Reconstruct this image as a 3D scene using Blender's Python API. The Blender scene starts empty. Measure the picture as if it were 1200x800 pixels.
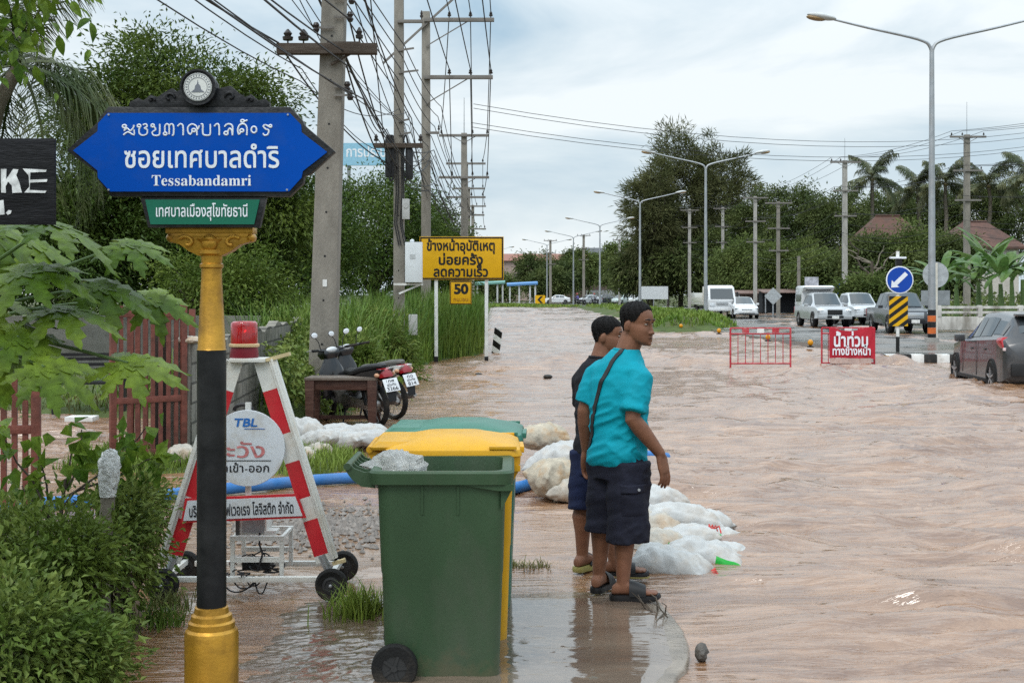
import bpy, bmesh, math, random
import numpy as np
from mathutils import Vector, Matrix, geometry
R = math.radians
C = bpy.context.scene.collection
scn = bpy.context.scene
rng = np.random.default_rng(7)
random.seed(7)

# ------------------------------------------------------------------ camera, sky, sun, exposure
F_PX, HOR, EYE = 1500.0, 345.0, 1.7          # focal length and horizon of the 1200 px photograph, eye height in metres
cam_d = bpy.data.cameras.new('camera'); cam = bpy.data.objects.new('camera', cam_d); C.objects.link(cam)
cam.location = (0, 0, EYE); cam.rotation_euler = (R(90), 0, 0)
cam_d.sensor_width = 36; cam_d.lens = 36*F_PX/1200; cam_d.shift_y = -(400-HOR)/1200
cam_d.clip_start = 0.05; cam_d.clip_end = 6000
scn.camera = cam
scn.view_settings.view_transform = 'Standard'; scn.view_settings.look = 'None'
scn.cycles.use_denoising = False
scn.view_settings.gamma = 1; scn.view_settings.use_curve_mapping = False
scn.view_settings.exposure = 0.46
SUN_EL, SUN_AZ = 56, 205                      # degrees; azimuth clockwise from +Y
wd = bpy.data.worlds.new('World'); scn.world = wd; wd.use_nodes = True
def build_world():
    nt = wd.node_tree; N = nt.nodes; Lk = nt.links
    bg = N['Background']; bg.inputs['Strength'].default_value = 0.1
    sky = N.new('ShaderNodeTexSky'); sky.sky_type = 'NISHITA'; sky.sun_disc = False
    sky.sun_elevation = R(SUN_EL); sky.sun_rotation = R(SUN_AZ); sky.air_density = 1.2; sky.dust_density = 2.5
    tc = N.new('ShaderNodeTexCoord')
    mp = N.new('ShaderNodeMapping'); mp.inputs['Scale'].default_value = (1.5, 1.5, 6.5); mp.inputs['Location'].default_value = (3.1, 0.4, 0.65)
    Lk.new(tc.outputs['Generated'], mp.inputs['Vector'])
    n1 = N.new('ShaderNodeTexNoise'); n1.inputs['Scale'].default_value = 1.5; n1.inputs['Detail'].default_value = 9; n1.inputs['Roughness'].default_value = 0.55; n1.inputs['Distortion'].default_value = 0.55
    Lk.new(mp.outputs[0], n1.inputs['Vector'])
    cr = N.new('ShaderNodeValToRGB'); e = cr.color_ramp.elements
    e[0].position = 0.36; e[0].color = (0.40, 0.56, 0.69, 1); e[1].position = 0.62; e[1].color = (0.90, 0.96, 0.985, 1)
    x = e.new(0.50); x.color = (0.66, 0.77, 0.84, 1)
    Lk.new(n1.outputs['Fac'], cr.inputs['Fac'])
    sep = N.new('ShaderNodeSeparateXYZ'); Lk.new(tc.outputs['Generated'], sep.inputs[0])
    rp = N.new('ShaderNodeMapRange'); rp.inputs['From Min'].default_value = 0.0; rp.inputs['From Max'].default_value = 0.16
    rp.inputs['To Min'].default_value = 0.50; rp.inputs['To Max'].default_value = 0.0; Lk.new(sep.outputs['Z'], rp.inputs['Value'])
    mh = N.new('ShaderNodeMix'); mh.data_type = 'RGBA'; Lk.new(rp.outputs[0], mh.inputs['Factor'])
    Lk.new(cr.outputs[0], mh.inputs[6]); mh.inputs[7].default_value = (0.86, 0.93, 0.955, 1)
    sc = N.new('ShaderNodeMix'); sc.data_type = 'RGBA'; sc.blend_type = 'MULTIPLY'; sc.inputs['Factor'].default_value = 1
    Lk.new(mh.outputs[2], sc.inputs[6]); sc.inputs[7].default_value = (7.8, 7.8, 7.8, 1)
    # an overcast sky is brightest overhead
    zr = N.new('ShaderNodeMapRange'); zr.interpolation_type = 'SMOOTHSTEP'; zr.inputs['From Min'].default_value = 0.16; zr.inputs['From Max'].default_value = 0.75; zr.inputs['To Min'].default_value = 1.0; zr.inputs['To Max'].default_value = 2.4; Lk.new(sep.outputs['Z'], zr.inputs['Value'])
    s2 = N.new('ShaderNodeMix'); s2.data_type = 'RGBA'; s2.blend_type = 'MULTIPLY'; s2.inputs['Factor'].default_value = 1; Lk.new(sc.outputs[2], s2.inputs[6]); Lk.new(zr.outputs[0], s2.inputs[7]); sc = s2
    mx = N.new('ShaderNodeMix'); mx.data_type = 'RGBA'; mx.inputs['Factor'].default_value = 0.9
    Lk.new(sky.outputs[0], mx.inputs[6]); Lk.new(sc.outputs[2], mx.inputs[7]); Lk.new(mx.outputs[2], bg.inputs['Color'])
build_world()
sd = bpy.data.lights.new('sun', 'SUN'); sd.energy = 1.2; sd.angle = R(26); sd.color = (1, 0.96, 0.90)
sun = bpy.data.objects.new('sun', sd); C.objects.link(sun)
sun.rotation_euler = (R(90-SUN_EL), 0, R(180-SUN_AZ)); sun.location = (0, 0, 60)

# ------------------------------------------------------------------ helpers
def X_at(px, Y): return (px-600)/F_PX*Y
def Z_at(py, Y): return EYE-(py-HOR)/F_PX*Y
def gY(py): return EYE*F_PX/(py-HOR)
def ground(px, py): Y = gY(py); return (X_at(px, Y), Y, 0.0)

_tab = np.random.default_rng(3).random((256, 256))
def vnoise(x, y):
    xi = np.floor(x).astype(int); yi = np.floor(y).astype(int); fx = x-xi; fy = y-yi
    fx = fx*fx*fx*(fx*(fx*6-15)+10); fy = fy*fy*fy*(fy*(fy*6-15)+10)
    a = _tab[xi & 255, yi & 255]; b = _tab[(xi+1) & 255, yi & 255]; c = _tab[xi & 255, (yi+1) & 255]; d = _tab[(xi+1) & 255, (yi+1) & 255]
    return (a*(1-fx)+b*fx)*(1-fy)+(c*(1-fx)+d*fx)*fy
def fbm(x, y, o=4, g=0.5):
    t = 0*x; a = 1.0; s = 0
    for k in range(o): t = t+a*vnoise(x*2**k+17*k, y*2**k+31*k); s += a; a *= g
    return t/s
def sstep(a, b, x): t = np.clip((x-a)/(b-a), 0, 1); return t*t*(3-2*t)

def nm(v): n = np.linalg.norm(v, axis=-1, keepdims=True); return v/np.maximum(n, 1e-9)

class MB:
    """collects shapes, then links them as ONE mesh object"""
    def __init__(s): s.v = []; s.f = []; s.m = []; s.sm = []
    def add(s, vs, fs, mi=0, smooth=False, M=None):
        o = len(s.v)
        for p in vs:
            p = Vector(p)
            s.v.append(M @ p if M is not None else p)
        for f in fs: s.f.append([i+o for i in f]); s.m.append(mi); s.sm.append(smooth)
        return s
    def box(s, c, d, mi=0, rot=None, M=None):
        x, y, z = d[0]/2, d[1]/2, d[2]/2
        vs = [Vector((i*x, j*y, k*z)) for i in (-1, 1) for j in (-1, 1) for k in (-1, 1)]
        if rot is not None:
            rm = rot if isinstance(rot, Matrix) else Matrix.Rotation(rot[0], 4, 'X') if False else (Matrix.Rotation(rot[2], 4, 'Z') @ Matrix.Rotation(rot[1], 4, 'Y') @ Matrix.Rotation(rot[0], 4, 'X'))
            vs = [rm @ v for v in vs]
        vs = [v+Vector(c) for v in vs]
        return s.add(vs, [(0, 1, 3, 2), (4, 6, 7, 5), (0, 4, 5, 1), (2, 3, 7, 6), (0, 2, 6, 4), (1, 5, 7, 3)], mi, False, M)
    def bar(s, p0, p1, w, h, mi=0, up=(0, 0, 1)):
        p0 = Vector(p0); p1 = Vector(p1); d = (p1-p0); L = d.length; d.normalize(); u = Vector(up)
        if abs(d.dot(u)) > 0.98: u = Vector((0, 1, 0))
        sx = d.cross(u).normalized(); uz = sx.cross(d)
        vs = [p+sx*(a*w/2)+uz*(b*h/2) for p in (p0, p1) for a, b in ((-1, -1), (1, -1), (1, 1), (-1, 1))]
        return s.add(vs, [(3, 2, 1, 0), (4, 5, 6, 7), (0, 1, 5, 4), (1, 2, 6, 5), (2, 3, 7, 6), (3, 0, 4, 7)], mi)
    def tube(s, pts, r, n=8, mi=0, smooth=True, caps=True, dome=False):
        pts = [Vector(p) for p in pts]; k = len(pts)
        rs = list(r) if hasattr(r, '__len__') else [r]*k
        if dome:
            a = (pts[0]-pts[1]).normalized(); b = (pts[-1]-pts[-2]).normalized(); r0, r1 = rs[0], rs[-1]
            pts = [pts[0]+a*r0*.97, pts[0]+a*r0*.7]+pts+[pts[-1]+b*r1*.7, pts[-1]+b*r1*.97]; rs = [r0*.25, r0*.71]+rs+[r1*.71, r1*.25]; k += 4
        vs = []; u = None
        for i, p in enumerate(pts):
            t = (pts[min(i+1, k-1)]-pts[max(i-1, 0)])
            t = t.normalized() if t.length > 1e-9 else Vector((0, 0, 1))
            if u is None:
                u = t.orthogonal().normalized()
            else:
                u = u-t*u.dot(t)
                u = u.normalized() if u.length > 1e-6 else t.orthogonal().normalized()
            w = t.cross(u)
            for j in range(n):
                a = 2*math.pi*j/n; vs.append(p+(u*math.cos(a)+w*math.sin(a))*rs[i])
        fs = [(i*n+j, i*n+(j+1) % n, (i+1)*n+(j+1) % n, (i+1)*n+j) for i in range(k-1) for j in range(n)]
        if caps: fs += [tuple(range(n-1, -1, -1)), tuple((k-1)*n+j for j in range(n))]
        return s.add(vs, fs, mi, smooth)
    def cyl(s, p0, p1, r, r2=None, n=16, mi=0, smooth=True): return s.tube([p0, p1], [r, r if r2 is None else r2], n, mi, smooth)
    def lathe(s, prof, n=24, c=(0, 0, 0), mi=0, axis='Z', smooth=True, ring=False):
        if ring: prof = list(prof)+[prof[0]]
        vs = []; k = len(prof)
        for r, z in prof:
            for j in range(n):
                a = 2*math.pi*j/n; x, y = r*math.cos(a), r*math.sin(a)
                p = (x, y, z) if axis == 'Z' else (z, x, y) if axis == 'X' else (x, z, -y)
                vs.append((p[0]+c[0], p[1]+c[1], p[2]+c[2]))
        fs = [(i*n+j, i*n+(j+1) % n, (i+1)*n+(j+1) % n, (i+1)*n+j) for i in range(k-1) for j in range(n)]
        if ring:
            fs = [tuple(q % ((k-1)*n) for q in f) for f in fs]; vs = vs[:(k-1)*n]
        else: fs += [tuple(range(n-1, -1, -1)), tuple((k-1)*n+j for j in range(n))]
        return s.add(vs, fs, mi, smooth)
    def prism(s, poly, y0, y1, mi=0, M=None):
        """polygon in x,z extruded along y"""
        n = len(poly); vs = [(x, y0, z) for x, z in poly]+[(x, y1, z) for x, z in poly]
        fs = [tuple(range(n)), tuple(range(2*n-1, n-1, -1))]+[(i, i+n, (i+1) % n+n, (i+1) % n) for i in range(n)]
        return s.add(vs, fs, mi, False, M)
    def ell(s, c, r, n=12, m=8, mi=0, rot=None):
        vs = []; fs = []
        for i in range(m+1):
            a = math.pi*i/m
            for j in range(n):
                b = 2*math.pi*j/n
                p = Vector((r[0]*math.sin(a)*math.cos(b), r[1]*math.sin(a)*math.sin(b), r[2]*math.cos(a)))
                if rot is not None: p = rot @ p
                vs.append(p+Vector(c))
        fs = [(i*n+j, i*n+(j+1) % n, (i+1)*n+(j+1) % n, (i+1)*n+j) for i in range(m) for j in range(n)]
        return s.add(vs, fs, mi, True)
    def loft(s, rings, mi=0, smooth=True, caps=True, closed=True):
        n = len(rings[0]); k = len(rings); vs = [p for r in rings for p in r]
        e = n if closed else n-1
        fs = [(i*n+j, i*n+(j+1) % n, (i+1)*n+(j+1) % n, (i+1)*n+j) for i in range(k-1) for j in range(e)]
        if caps: fs += [tuple(range(n-1, -1, -1)), tuple((k-1)*n+j for j in range(n))]
        return s.add(vs, fs, mi, smooth)
    def mesh(s, name, mats, bevel=0.0, sharp=40, weld=False, seg=2):
        me = bpy.data.meshes.new(name)
        me.from_pydata([tuple(v) for v in s.v], [], s.f)
        me.polygons.foreach_set('material_index', s.m); me.polygons.foreach_set('use_smooth', s.sm)
        bm = bmesh.new(); bm.from_mesh(me)
        if weld: bmesh.ops.remove_doubles(bm, verts=bm.verts, dist=1e-4)
        bmesh.ops.dissolve_degenerate(bm, edges=bm.edges, dist=1e-6)
        bmesh.ops.recalc_face_normals(bm, faces=bm.faces)
        if bevel > 0:
            ed = [e for e in bm.edges if len(e.link_faces) == 2 and e.calc_face_angle(0) > R(25)]
            bmesh.ops.bevel(bm, geom=ed, offset=bevel, segments=seg, profile=0.6, affect='EDGES', clamp_overlap=True)
            for f in bm.faces: f.smooth = True
        bm.to_mesh(me); bm.free()
        for m in (mats if isinstance(mats, (list, tuple)) else [mats]): me.materials.append(m)
        me.set_sharp_from_angle(angle=R(sharp))
        return me
    def build(s, name, mats, parent=None, bevel=0.0, sharp=40, weld=False, seg=2, loc=None):
        return link(name, s.mesh(name, mats, bevel, sharp, weld, seg), parent, loc)

def link(name, me, parent=None, loc=None):
    o = bpy.data.objects.new(name, me); C.objects.link(o)
    if parent is not None: o.parent = parent
    if loc is not None: o.location = loc
    return o
def thing(name, label, cat, loc=(0, 0, 0), rz=0.0, group=None):
    o = bpy.data.objects.new(name, None); C.objects.link(o); o.location = loc; o.rotation_euler = (0, 0, rz); o.empty_display_size = 0.1
    return tag(o, label, cat, group)
def tag(o, label=None, cat=None, group=None):
    if label: o['label'] = label
    if cat: o['category'] = cat
    if group: o['group'] = group
    return o
def structure(o): o['kind'] = 'structure'; return o
def stuff(o, label=None, cat=None): o['kind'] = 'stuff'; return tag(o, label, cat)
def dup(root, loc=None, rz=None, label=None, group=None, scale=None):
    def cp(o, par):
        c = o.copy(); C.objects.link(c); c.parent = par
        for ch in list(o.children): cp(ch, c)
        return c
    r = cp(root, None)
    if loc is not None: r.location = loc
    if rz is not None: r.rotation_euler = (0, 0, rz)
    if scale is not None: r.scale = (scale,)*3 if not hasattr(scale, '__len__') else scale
    if label: r['label'] = label
    if group: r['group'] = group
    return r
def np_mesh(name, V, F, mats, parent=None, mi=None, smooth=False):
    me = bpy.data.meshes.new(name); V = np.asarray(V, np.float32); F = np.asarray(F, np.int32); k = F.shape[1]
    me.vertices.add(len(V)); me.vertices.foreach_set('co', V.ravel())
    me.loops.add(F.size); me.loops.foreach_set('vertex_index', F.ravel())
    me.polygons.add(len(F)); me.polygons.foreach_set('loop_start', np.arange(0, F.size, k, dtype=np.int32))
    if mi is not None: me.polygons.foreach_set('material_index', np.asarray(mi, np.int32))
    me.polygons.foreach_set('use_smooth', np.full(len(F), smooth))
    for m in (mats if isinstance(mats, (list, tuple)) else [mats]): me.materials.append(m)
    me.update(calc_edges=True); me.validate()
    return link(name, me, parent)

# ------------------------------------------------------------------ writing
def outlines(s, bold=0.0):
    cu = bpy.data.curves.new('t', 'FONT'); cu.body = s; cu.size = 1; cu.resolution_u = 4
    o = bpy.data.objects.new('t', cu); C.objects.link(o)
    dg = bpy.context.evaluated_depsgraph_get(); dg.update()
    c2 = o.evaluated_get(dg).to_curve(dg, apply_modifiers=False)
    cs = []
    for sp in c2.splines:
        b = sp.bezier_points; pts = []
        for i in range(len(b)):
            p, q = b[i], b[(i+1) % len(b)]
            seg = geometry.interpolate_bezier(p.co, p.handle_right, q.handle_left, q.co, 5)
            straight = ((p.handle_right-p.co).cross(q.co-p.co).length < 1e-5 and (q.handle_left-q.co).cross(q.co-p.co).length < 1e-5)
            pts += [seg[0]] if straight else seg[:-1]
        a = np.array([(p[0], p[1]) for p in pts])
        keep = np.linalg.norm(a-np.roll(a, 1, 0), axis=1) > 1e-4; a = a[keep]
        if len(a) < 3: continue
        if bold:
            d1 = nm(a-np.roll(a, 1, 0)); d2 = nm(np.roll(a, -1, 0)-a); t = nm(d1+d2)
            a = a+np.stack([-t[:, 1], t[:, 0]], 1)*bold
        cs.append(a)
    bpy.data.objects.remove(o); bpy.data.curves.remove(cu)
    return cs
def text_tris(s, bold=0.0):
    cs = outlines(s, bold)
    big = max(cs, key=len); A = np.roll(big, -1, 0); area = np.sum(big[:, 0]*A[:, 1]-A[:, 0]*big[:, 1])
    if bold and area > 0: cs = outlines(s, -bold)      # emboldens whichever way the contours run
    vs = []; ed = []; E0 = []; E1 = []
    for a in cs:
        o = len(vs); n = len(a); vs += [Vector(p) for p in a]; ed += [(o+i, o+(i+1) % n) for i in range(n)]
        E0.append(a); E1.append(np.roll(a, -1, 0))
    E0 = np.concatenate(E0); E1 = np.concatenate(E1)
    r = geometry.delaunay_2d_cdt(vs, ed, [], 0, 1e-5)
    V = np.array([(p[0], p[1]) for p in r[0]]); T = np.array([f for f in r[2] if len(f) == 3])
    c = V[T].mean(axis=1); w = np.zeros(len(c))
    for i in range(0, len(c), 400):
        p = c[i:i+400, None, :]; up = (E0[None, :, 1] <= p[..., 1]) & (E1[None, :, 1] > p[..., 1]); dn = (E0[None, :, 1] > p[..., 1]) & (E1[None, :, 1] <= p[..., 1])
        cr = (E1[None, :, 0]-E0[None, :, 0])*(p[..., 1]-E0[None, :, 1])-(p[..., 0]-E0[None, :, 0])*(E1[None, :, 1]-E0[None, :, 1])
        w[i:i+400] = ((up & (cr > 0)).astype(int)-(dn & (cr < 0)).astype(int)).sum(1)
    T = T[np.abs(w) > 0]
    return V, T
def lettering(lines, mat, parent, y, name='lettering', M=None, skew=0.0):
    """lines: (text, x0, x1, baseline z, em size, bold[, mi]) on the local x-z plane at depth y, facing -y"""
    mb = MB()
    for ln in lines:
        s, x0, x1, z, em, b = ln[:6]; V, T = text_tris(s, b)
        lo, hi = V[:, 0].min(), V[:, 0].max(); k = (x1-x0)/(hi-lo)
        P = [(x0+(p[0]-lo)*k+skew*p[1]*em, y, z+p[1]*em) for p in V]
        mb.add(P, [tuple(t) for t in T], ln[6] if len(ln) > 6 else 0)
    me = bpy.data.meshes.new(name); vs = [tuple(M @ v) if M is not None else tuple(v) for v in mb.v]
    me.from_pydata(vs, [], mb.f); me.polygons.foreach_set('material_index', mb.m)
    for m in (mat if isinstance(mat, (list, tuple)) else [mat]): me.materials.append(m)
    return link(name, me, parent)
SERIF = lambda s: ''.join(chr(0x1D400+ord(c)-65) if c.isupper() else chr(0x1D41A+ord(c)-97) if c.islower() else c for c in s)

# ------------------------------------------------------------------ materials
MATS = {}
def mat(name, col, rough=0.55, metal=0.0, var=0.18, vs=6.0, bump=0.0, bs=60.0, dirt=None, dirt_amt=0.0, dirt_s=3.0, trans=0.0, stretch=None, spec=None, coat=0.0):
    if name in MATS: return MATS[name]
    m = bpy.data.materials.new(name); m.use_nodes = True; nt = m.node_tree; N = nt.nodes; Lk = nt.links; b = N['Principled BSDF']
    b.inputs['Roughness'].default_value = rough; b.inputs['Metallic'].default_value = metal
    if spec is None: spec = 0.3 if metal < 0.3 else 0.5
    if spec is not None: b.inputs['Specular IOR Level'].default_value = spec
    if coat: b.inputs['Coat Weight'].default_value = coat; b.inputs['Coat Roughness'].default_value = 0.08
    tc = N.new('ShaderNodeTexCoord'); vec = tc.outputs['Object']
    if stretch:
        mp = N.new('ShaderNodeMapping'); mp.inputs['Scale'].default_value = stretch; Lk.new(vec, mp.inputs[0]); vec = mp.outputs[0]
    n = N.new('ShaderNodeTexNoise'); n.inputs['Scale'].default_value = vs; n.inputs['Detail'].default_value = 5; Lk.new(vec, n.inputs['Vector'])
    mr = N.new('ShaderNodeMapRange'); mr.inputs['From Min'].default_value = 0.28; mr.inputs['From Max'].default_value = 0.72
    mr.inputs['To Min'].default_value = 1-var; mr.inputs['To Max'].default_value = 1+var; Lk.new(n.outputs['Fac'], mr.inputs['Value'])
    mu = N.new('ShaderNodeMix'); mu.data_type = 'RGBA'; mu.blend_type = 'MULTIPLY'; mu.inputs['Factor'].default_value = 1
    mu.inputs[6].default_value = (*col, 1); Lk.new(mr.outputs[0], mu.inputs[7]); out = mu.outputs[2]
    if dirt:
        n2 = N.new('ShaderNodeTexNoise'); n2.inputs['Scale'].default_value = dirt_s; n2.inputs['Detail'].default_value = 8; n2.inputs['Roughness'].default_value = 0.65; Lk.new(vec, n2.inputs['Vector'])
        r2 = N.new('ShaderNodeMapRange'); r2.inputs['From Min'].default_value = 0.48; r2.inputs['From Max'].default_value = 0.68; r2.inputs['To Max'].default_value = dirt_amt; Lk.new(n2.outputs['Fac'], r2.inputs['Value'])
        md = N.new('ShaderNodeMix'); md.data_type = 'RGBA'; Lk.new(r2.outputs[0], md.inputs['Factor']); Lk.new(out, md.inputs[6]); md.inputs[7].default_value = (*dirt, 1); out = md.outputs[2]
    Lk.new(out, b.inputs['Base Color'])
    rr = N.new('ShaderNodeMapRange'); rr.inputs['To Min'].default_value = max(0.02, rough-0.1); rr.inputs['To Max'].default_value = min(1, rough+0.1); Lk.new(n.outputs['Fac'], rr.inputs['Value']); Lk.new(rr.outputs[0], b.inputs['Roughness'])
    if bump:
        nb = N.new('ShaderNodeTexNoise'); nb.inputs['Scale'].default_value = bs; nb.inputs['Detail'].default_value = 4; Lk.new(vec, nb.inputs['Vector'])
        bp = N.new('ShaderNodeBump'); bp.inputs['Strength'].default_value = bump; bp.inputs['Distance'].default_value = 0.02; Lk.new(nb.outputs['Fac'], bp.inputs['Height']); Lk.new(bp.outputs[0], b.inputs['Normal'])
    if trans:
        tr = N.new('ShaderNodeBsdfTranslucent'); ms = N.new('ShaderNodeMixShader'); ms.inputs[0].default_value = trans
        Lk.new(out, tr.inputs['Color']); Lk.new(b.outputs[0], ms.inputs[1]); Lk.new(tr.outputs[0], ms.inputs[2]); Lk.new(ms.outputs[0], N['Material Output'].inputs['Surface'])
    MATS[name] = m
    return m
def leaf_mat(name, col, col2, s=3.0, rough=0.45, trans=0.22):
    """leaves of two greens mixed leaf by leaf"""
    if name in MATS: return MATS[name]
    m = mat(name, col, rough, 0, 0.35, s*9, trans=trans, spec=0.18)
    nt = m.node_tree; N = nt.nodes; Lk = nt.links
    mu = [n for n in N if n.type == 'MIX'][0]
    tc = [n for n in N if n.type == 'TEX_COORD'][0]
    n = N.new('ShaderNodeTexNoise'); n.inputs['Scale'].default_value = s; n.inputs['Detail'].default_value = 3; Lk.new(tc.outputs['Object'], n.inputs['Vector'])
    r = N.new('ShaderNodeMapRange'); r.inputs['From Min'].default_value = 0.38; r.inputs['From Max'].default_value = 0.62; Lk.new(n.outputs['Fac'], r.inputs['Value'])
    mx = N.new('ShaderNodeMix'); mx.data_type = 'RGBA'; mx.inputs[6].default_value = (*col, 1); mx.inputs[7].default_value = (*col2, 1)
    Lk.new(r.outputs[0], mx.inputs['Factor']); Lk.new(mx.outputs[2], mu.inputs[6])
    return m
def glass_mat(name, col, rough=0.05):
    m = mat(name, col, rough, 0, 0.05, spec=0.7, coat=0.6)
    return m

WHITE = mat('white_paint', (0.72, 0.72, 0.70), 0.45, dirt=(0.36, 0.30, 0.24), dirt_amt=0.5, dirt_s=5)
BLACKP = mat('black_paint', (0.012, 0.012, 0.013), 0.42, spec=0.3, var=0.3, dirt=(0.07, 0.06, 0.05), dirt_amt=0.3)
RUBBER = mat('rubber', (0.014, 0.014, 0.014), 0.8, spec=0.2, bump=0.3, bs=90, dirt=(0.10, 0.08, 0.06), dirt_amt=0.5)
CONC = mat('concrete', (0.235, 0.215, 0.185), 0.85, var=0.22, vs=5, bump=0.5, bs=45, dirt=(0.13, 0.115, 0.095), dirt_amt=0.7, dirt_s=1.8, stretch=(1, 1, 0.35))
CONC2 = mat('pale_concrete', (0.36, 0.345, 0.32), 0.85, var=0.2, bump=0.4, bs=45, dirt=(0.2, 0.185, 0.165), dirt_amt=0.6, dirt_s=2, stretch=(1, 1, 0.3))
STEEL = mat('galvanised_steel', (0.36, 0.38, 0.40), 0.5, 0.55, dirt=(0.24, 0.22, 0.2), dirt_amt=0.5)
WOODD = mat('weathered_timber', (0.07, 0.052, 0.04), 0.85, bump=0.5, bs=50, stretch=(1, 8, 8), dirt=(0.15, 0.13, 0.11), dirt_amt=0.5)
CABLE = mat('cable_black', (0.02, 0.02, 0.022), 0.6)
REDP = mat('red_paint', (0.52, 0.02, 0.03), 0.42, dirt=(0.3, 0.06, 0.05), dirt_amt=0.5)
# ------------------------------------------------------------------ the setting: ground, roads, water
def ground_mat(name, c1, c2, s=0.8, rough=0.9, bump=0.6, bs=14, wet=0.0):
    m = mat(name, c1, rough, 0, 0.3, s*6, bump=bump, bs=bs, dirt=c2, dirt_amt=0.9, dirt_s=s)
    if wet:
        nt = m.node_tree; N = nt.nodes; Lk = nt.links; b = N['Principled BSDF']
        n = N.new('ShaderNodeTexNoise'); n.inputs['Scale'].default_value = 0.35; n.inputs['Detail'].default_value = 5
        tc = [q for q in N if q.type == 'TEX_COORD'][0]; Lk.new(tc.outputs['Object'], n.inputs['Vector'])
        r = N.new('ShaderNodeMapRange'); r.inputs['From Min'].default_value = 0.4; r.inputs['From Max'].default_value = 0.6; r.inputs['To Min'].default_value = 0.06; r.inputs['To Max'].default_value = wet
        Lk.new(n.outputs['Fac'], r.inputs['Value']); Lk.new(r.outputs[0], b.inputs['Roughness'])
    return m
SOIL = ground_mat('soil', (0.13, 0.085, 0.055), (0.055, 0.05, 0.025), 1.5)
GRASSG = ground_mat('grass_ground', (0.06, 0.085, 0.022), (0.10, 0.085, 0.04), 0.5, bump=0.8, bs=9)
ASPH = ground_mat('wet_asphalt', (0.085, 0.083, 0.082), (0.15, 0.125, 0.105), 0.35, 0.4, 0.2, 40, wet=0.35)
FARG = ground_mat('far_ground', (0.07, 0.085, 0.03), (0.11, 0.10, 0.05), 0.08, bump=0.3, bs=1)
SLAB = ground_mat('wet_slab', (0.20, 0.165, 0.13), (0.13, 0.10, 0.075), 1.2, 0.4, 0.3, 30, wet=0.3)
MEDM = ground_mat('median_paving', (0.135, 0.128, 0.12), (0.17, 0.125, 0.09), 0.3, 0.5, 0.2, 25, wet=0.4)

def plate(name, poly, z, m, th=0.6):
    mb = MB(); n = len(poly); vs = [(x, y, z) for x, y in poly]+[(x, y, z-th) for x, y in poly]
    mb.add(vs, [tuple(range(n)), tuple(range(2*n-1, n-1, -1))]+[(i, i+n, (i+1) % n+n, (i+1) % n) for i in range(n)])
    return structure(mb.build(name, m))
def inside(px, py, poly):
    c = np.zeros(px.shape, bool); n = len(poly)
    for i in range(n):
        (x0, y0), (x1, y1) = poly[i], poly[(i+1) % n]
        if y0 == y1: continue
        t = ((y0 > py) != (y1 > py)) & (px < (x1-x0)*(py-y0)/(y1-y0)+x0); c ^= t
    return c
def sdist(px, py, poly):
    d = np.full(px.shape, 1e9); n = len(poly)
    for i in range(n):
        a = np.array(poly[i]); b = np.array(poly[(i+1) % n]); ab = b-a
        t = np.clip(((px-a[0])*ab[0]+(py-a[1])*ab[1])/(ab @ ab), 0, 1)
        d = np.minimum(d, np.hypot(px-a[0]-t*ab[0], py-a[1]-t*ab[1]))
    return np.where(inside(px, py, poly), d, -d)
LANDS = {}
def land(name, poly, hgt, edge, m, res, rough=0.03, rs=1.5):
    P = np.array(poly); x0, y0 = P.min(0)-edge; x1, y1 = P.max(0)+edge
    nx, ny = int((x1-x0)/res)+2, int((y1-y0)/res)+2
    gx, gy = np.meshgrid(np.linspace(x0, x1, nx), np.linspace(y0, y1, ny))
    LANDS[name] = (poly, hgt, edge, rough, rs)
    z = land_z(name, gx, gy)
    V = np.stack([gx, gy, z], -1).reshape(-1, 3); i = np.arange(nx*ny).reshape(ny, nx)
    F = np.stack([i[:-1, :-1], i[:-1, 1:], i[1:, 1:], i[1:, :-1]], -1).reshape(-1, 4)
    F = F[(V[F][:, :, 2] > -0.14).any(1)]
    return structure(np_mesh(name, V, F, m, smooth=True))
def land_z(name, x, y):
    poly, hgt, edge, rough, rs = LANDS[name]
    x = np.asarray(x, float); y = np.asarray(y, float)
    d = sdist(x, y, poly)+(fbm(x*rs, y*rs, 3)-0.5)*edge*1.2
    s = sstep(-edge, edge, d)
    return -0.15+s*(hgt+0.15)+(fbm(x*rs*2+9, y*rs*2, 4)-0.5)*rough*2*s

g = MB().add([(-2500, -200, -0.35), (2500, -200, -0.35), (2500, 4000, -0.35), (-2500, 4000, -0.35)], [(0, 1, 2, 3)]); structure(g.build('ground', FARG))
land('planted_bed', [(-1.35, 3.2), (-1.62, 5.2), (-1.9, 6.5), (-2.2, 7.5), (-2.8, 8.3), (-7, 8.6), (-7, 3.2)], 0.07, 0.22, SOIL, 0.07)
land('grass_strip', [(-4.4, 13.9), (-1.55, 13.4), (-1.4, 12.4), (-1.8, 11.95), (-2.7, 12.0), (-4.4, 11.9)], 0.05, 0.2, GRASSG, 0.1)
land('left_bank', [(-2.35, 17.3), (-2.0, 21), (-2.1, 27), (-2.0, 32), (-0.75, 36), (-0.95, 45), (-1.6, 70), (-2.8, 150), (-3, 200), (-60, 200), (-60, 17.2), (-6, 17.6)], 0.12, 0.5, GRASSG, 0.5, 0.06)
land('grass_mound', [(6.4, 58.5), (9.3, 58), (10.9, 62), (11.5, 76), (11.1, 100), (9.6, 140), (8.6, 156), (8.6, 120), (8.2, 94), (7.0, 72)], 0.62, 1.3, GRASSG, 0.5, 0.15, 0.4)
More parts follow.
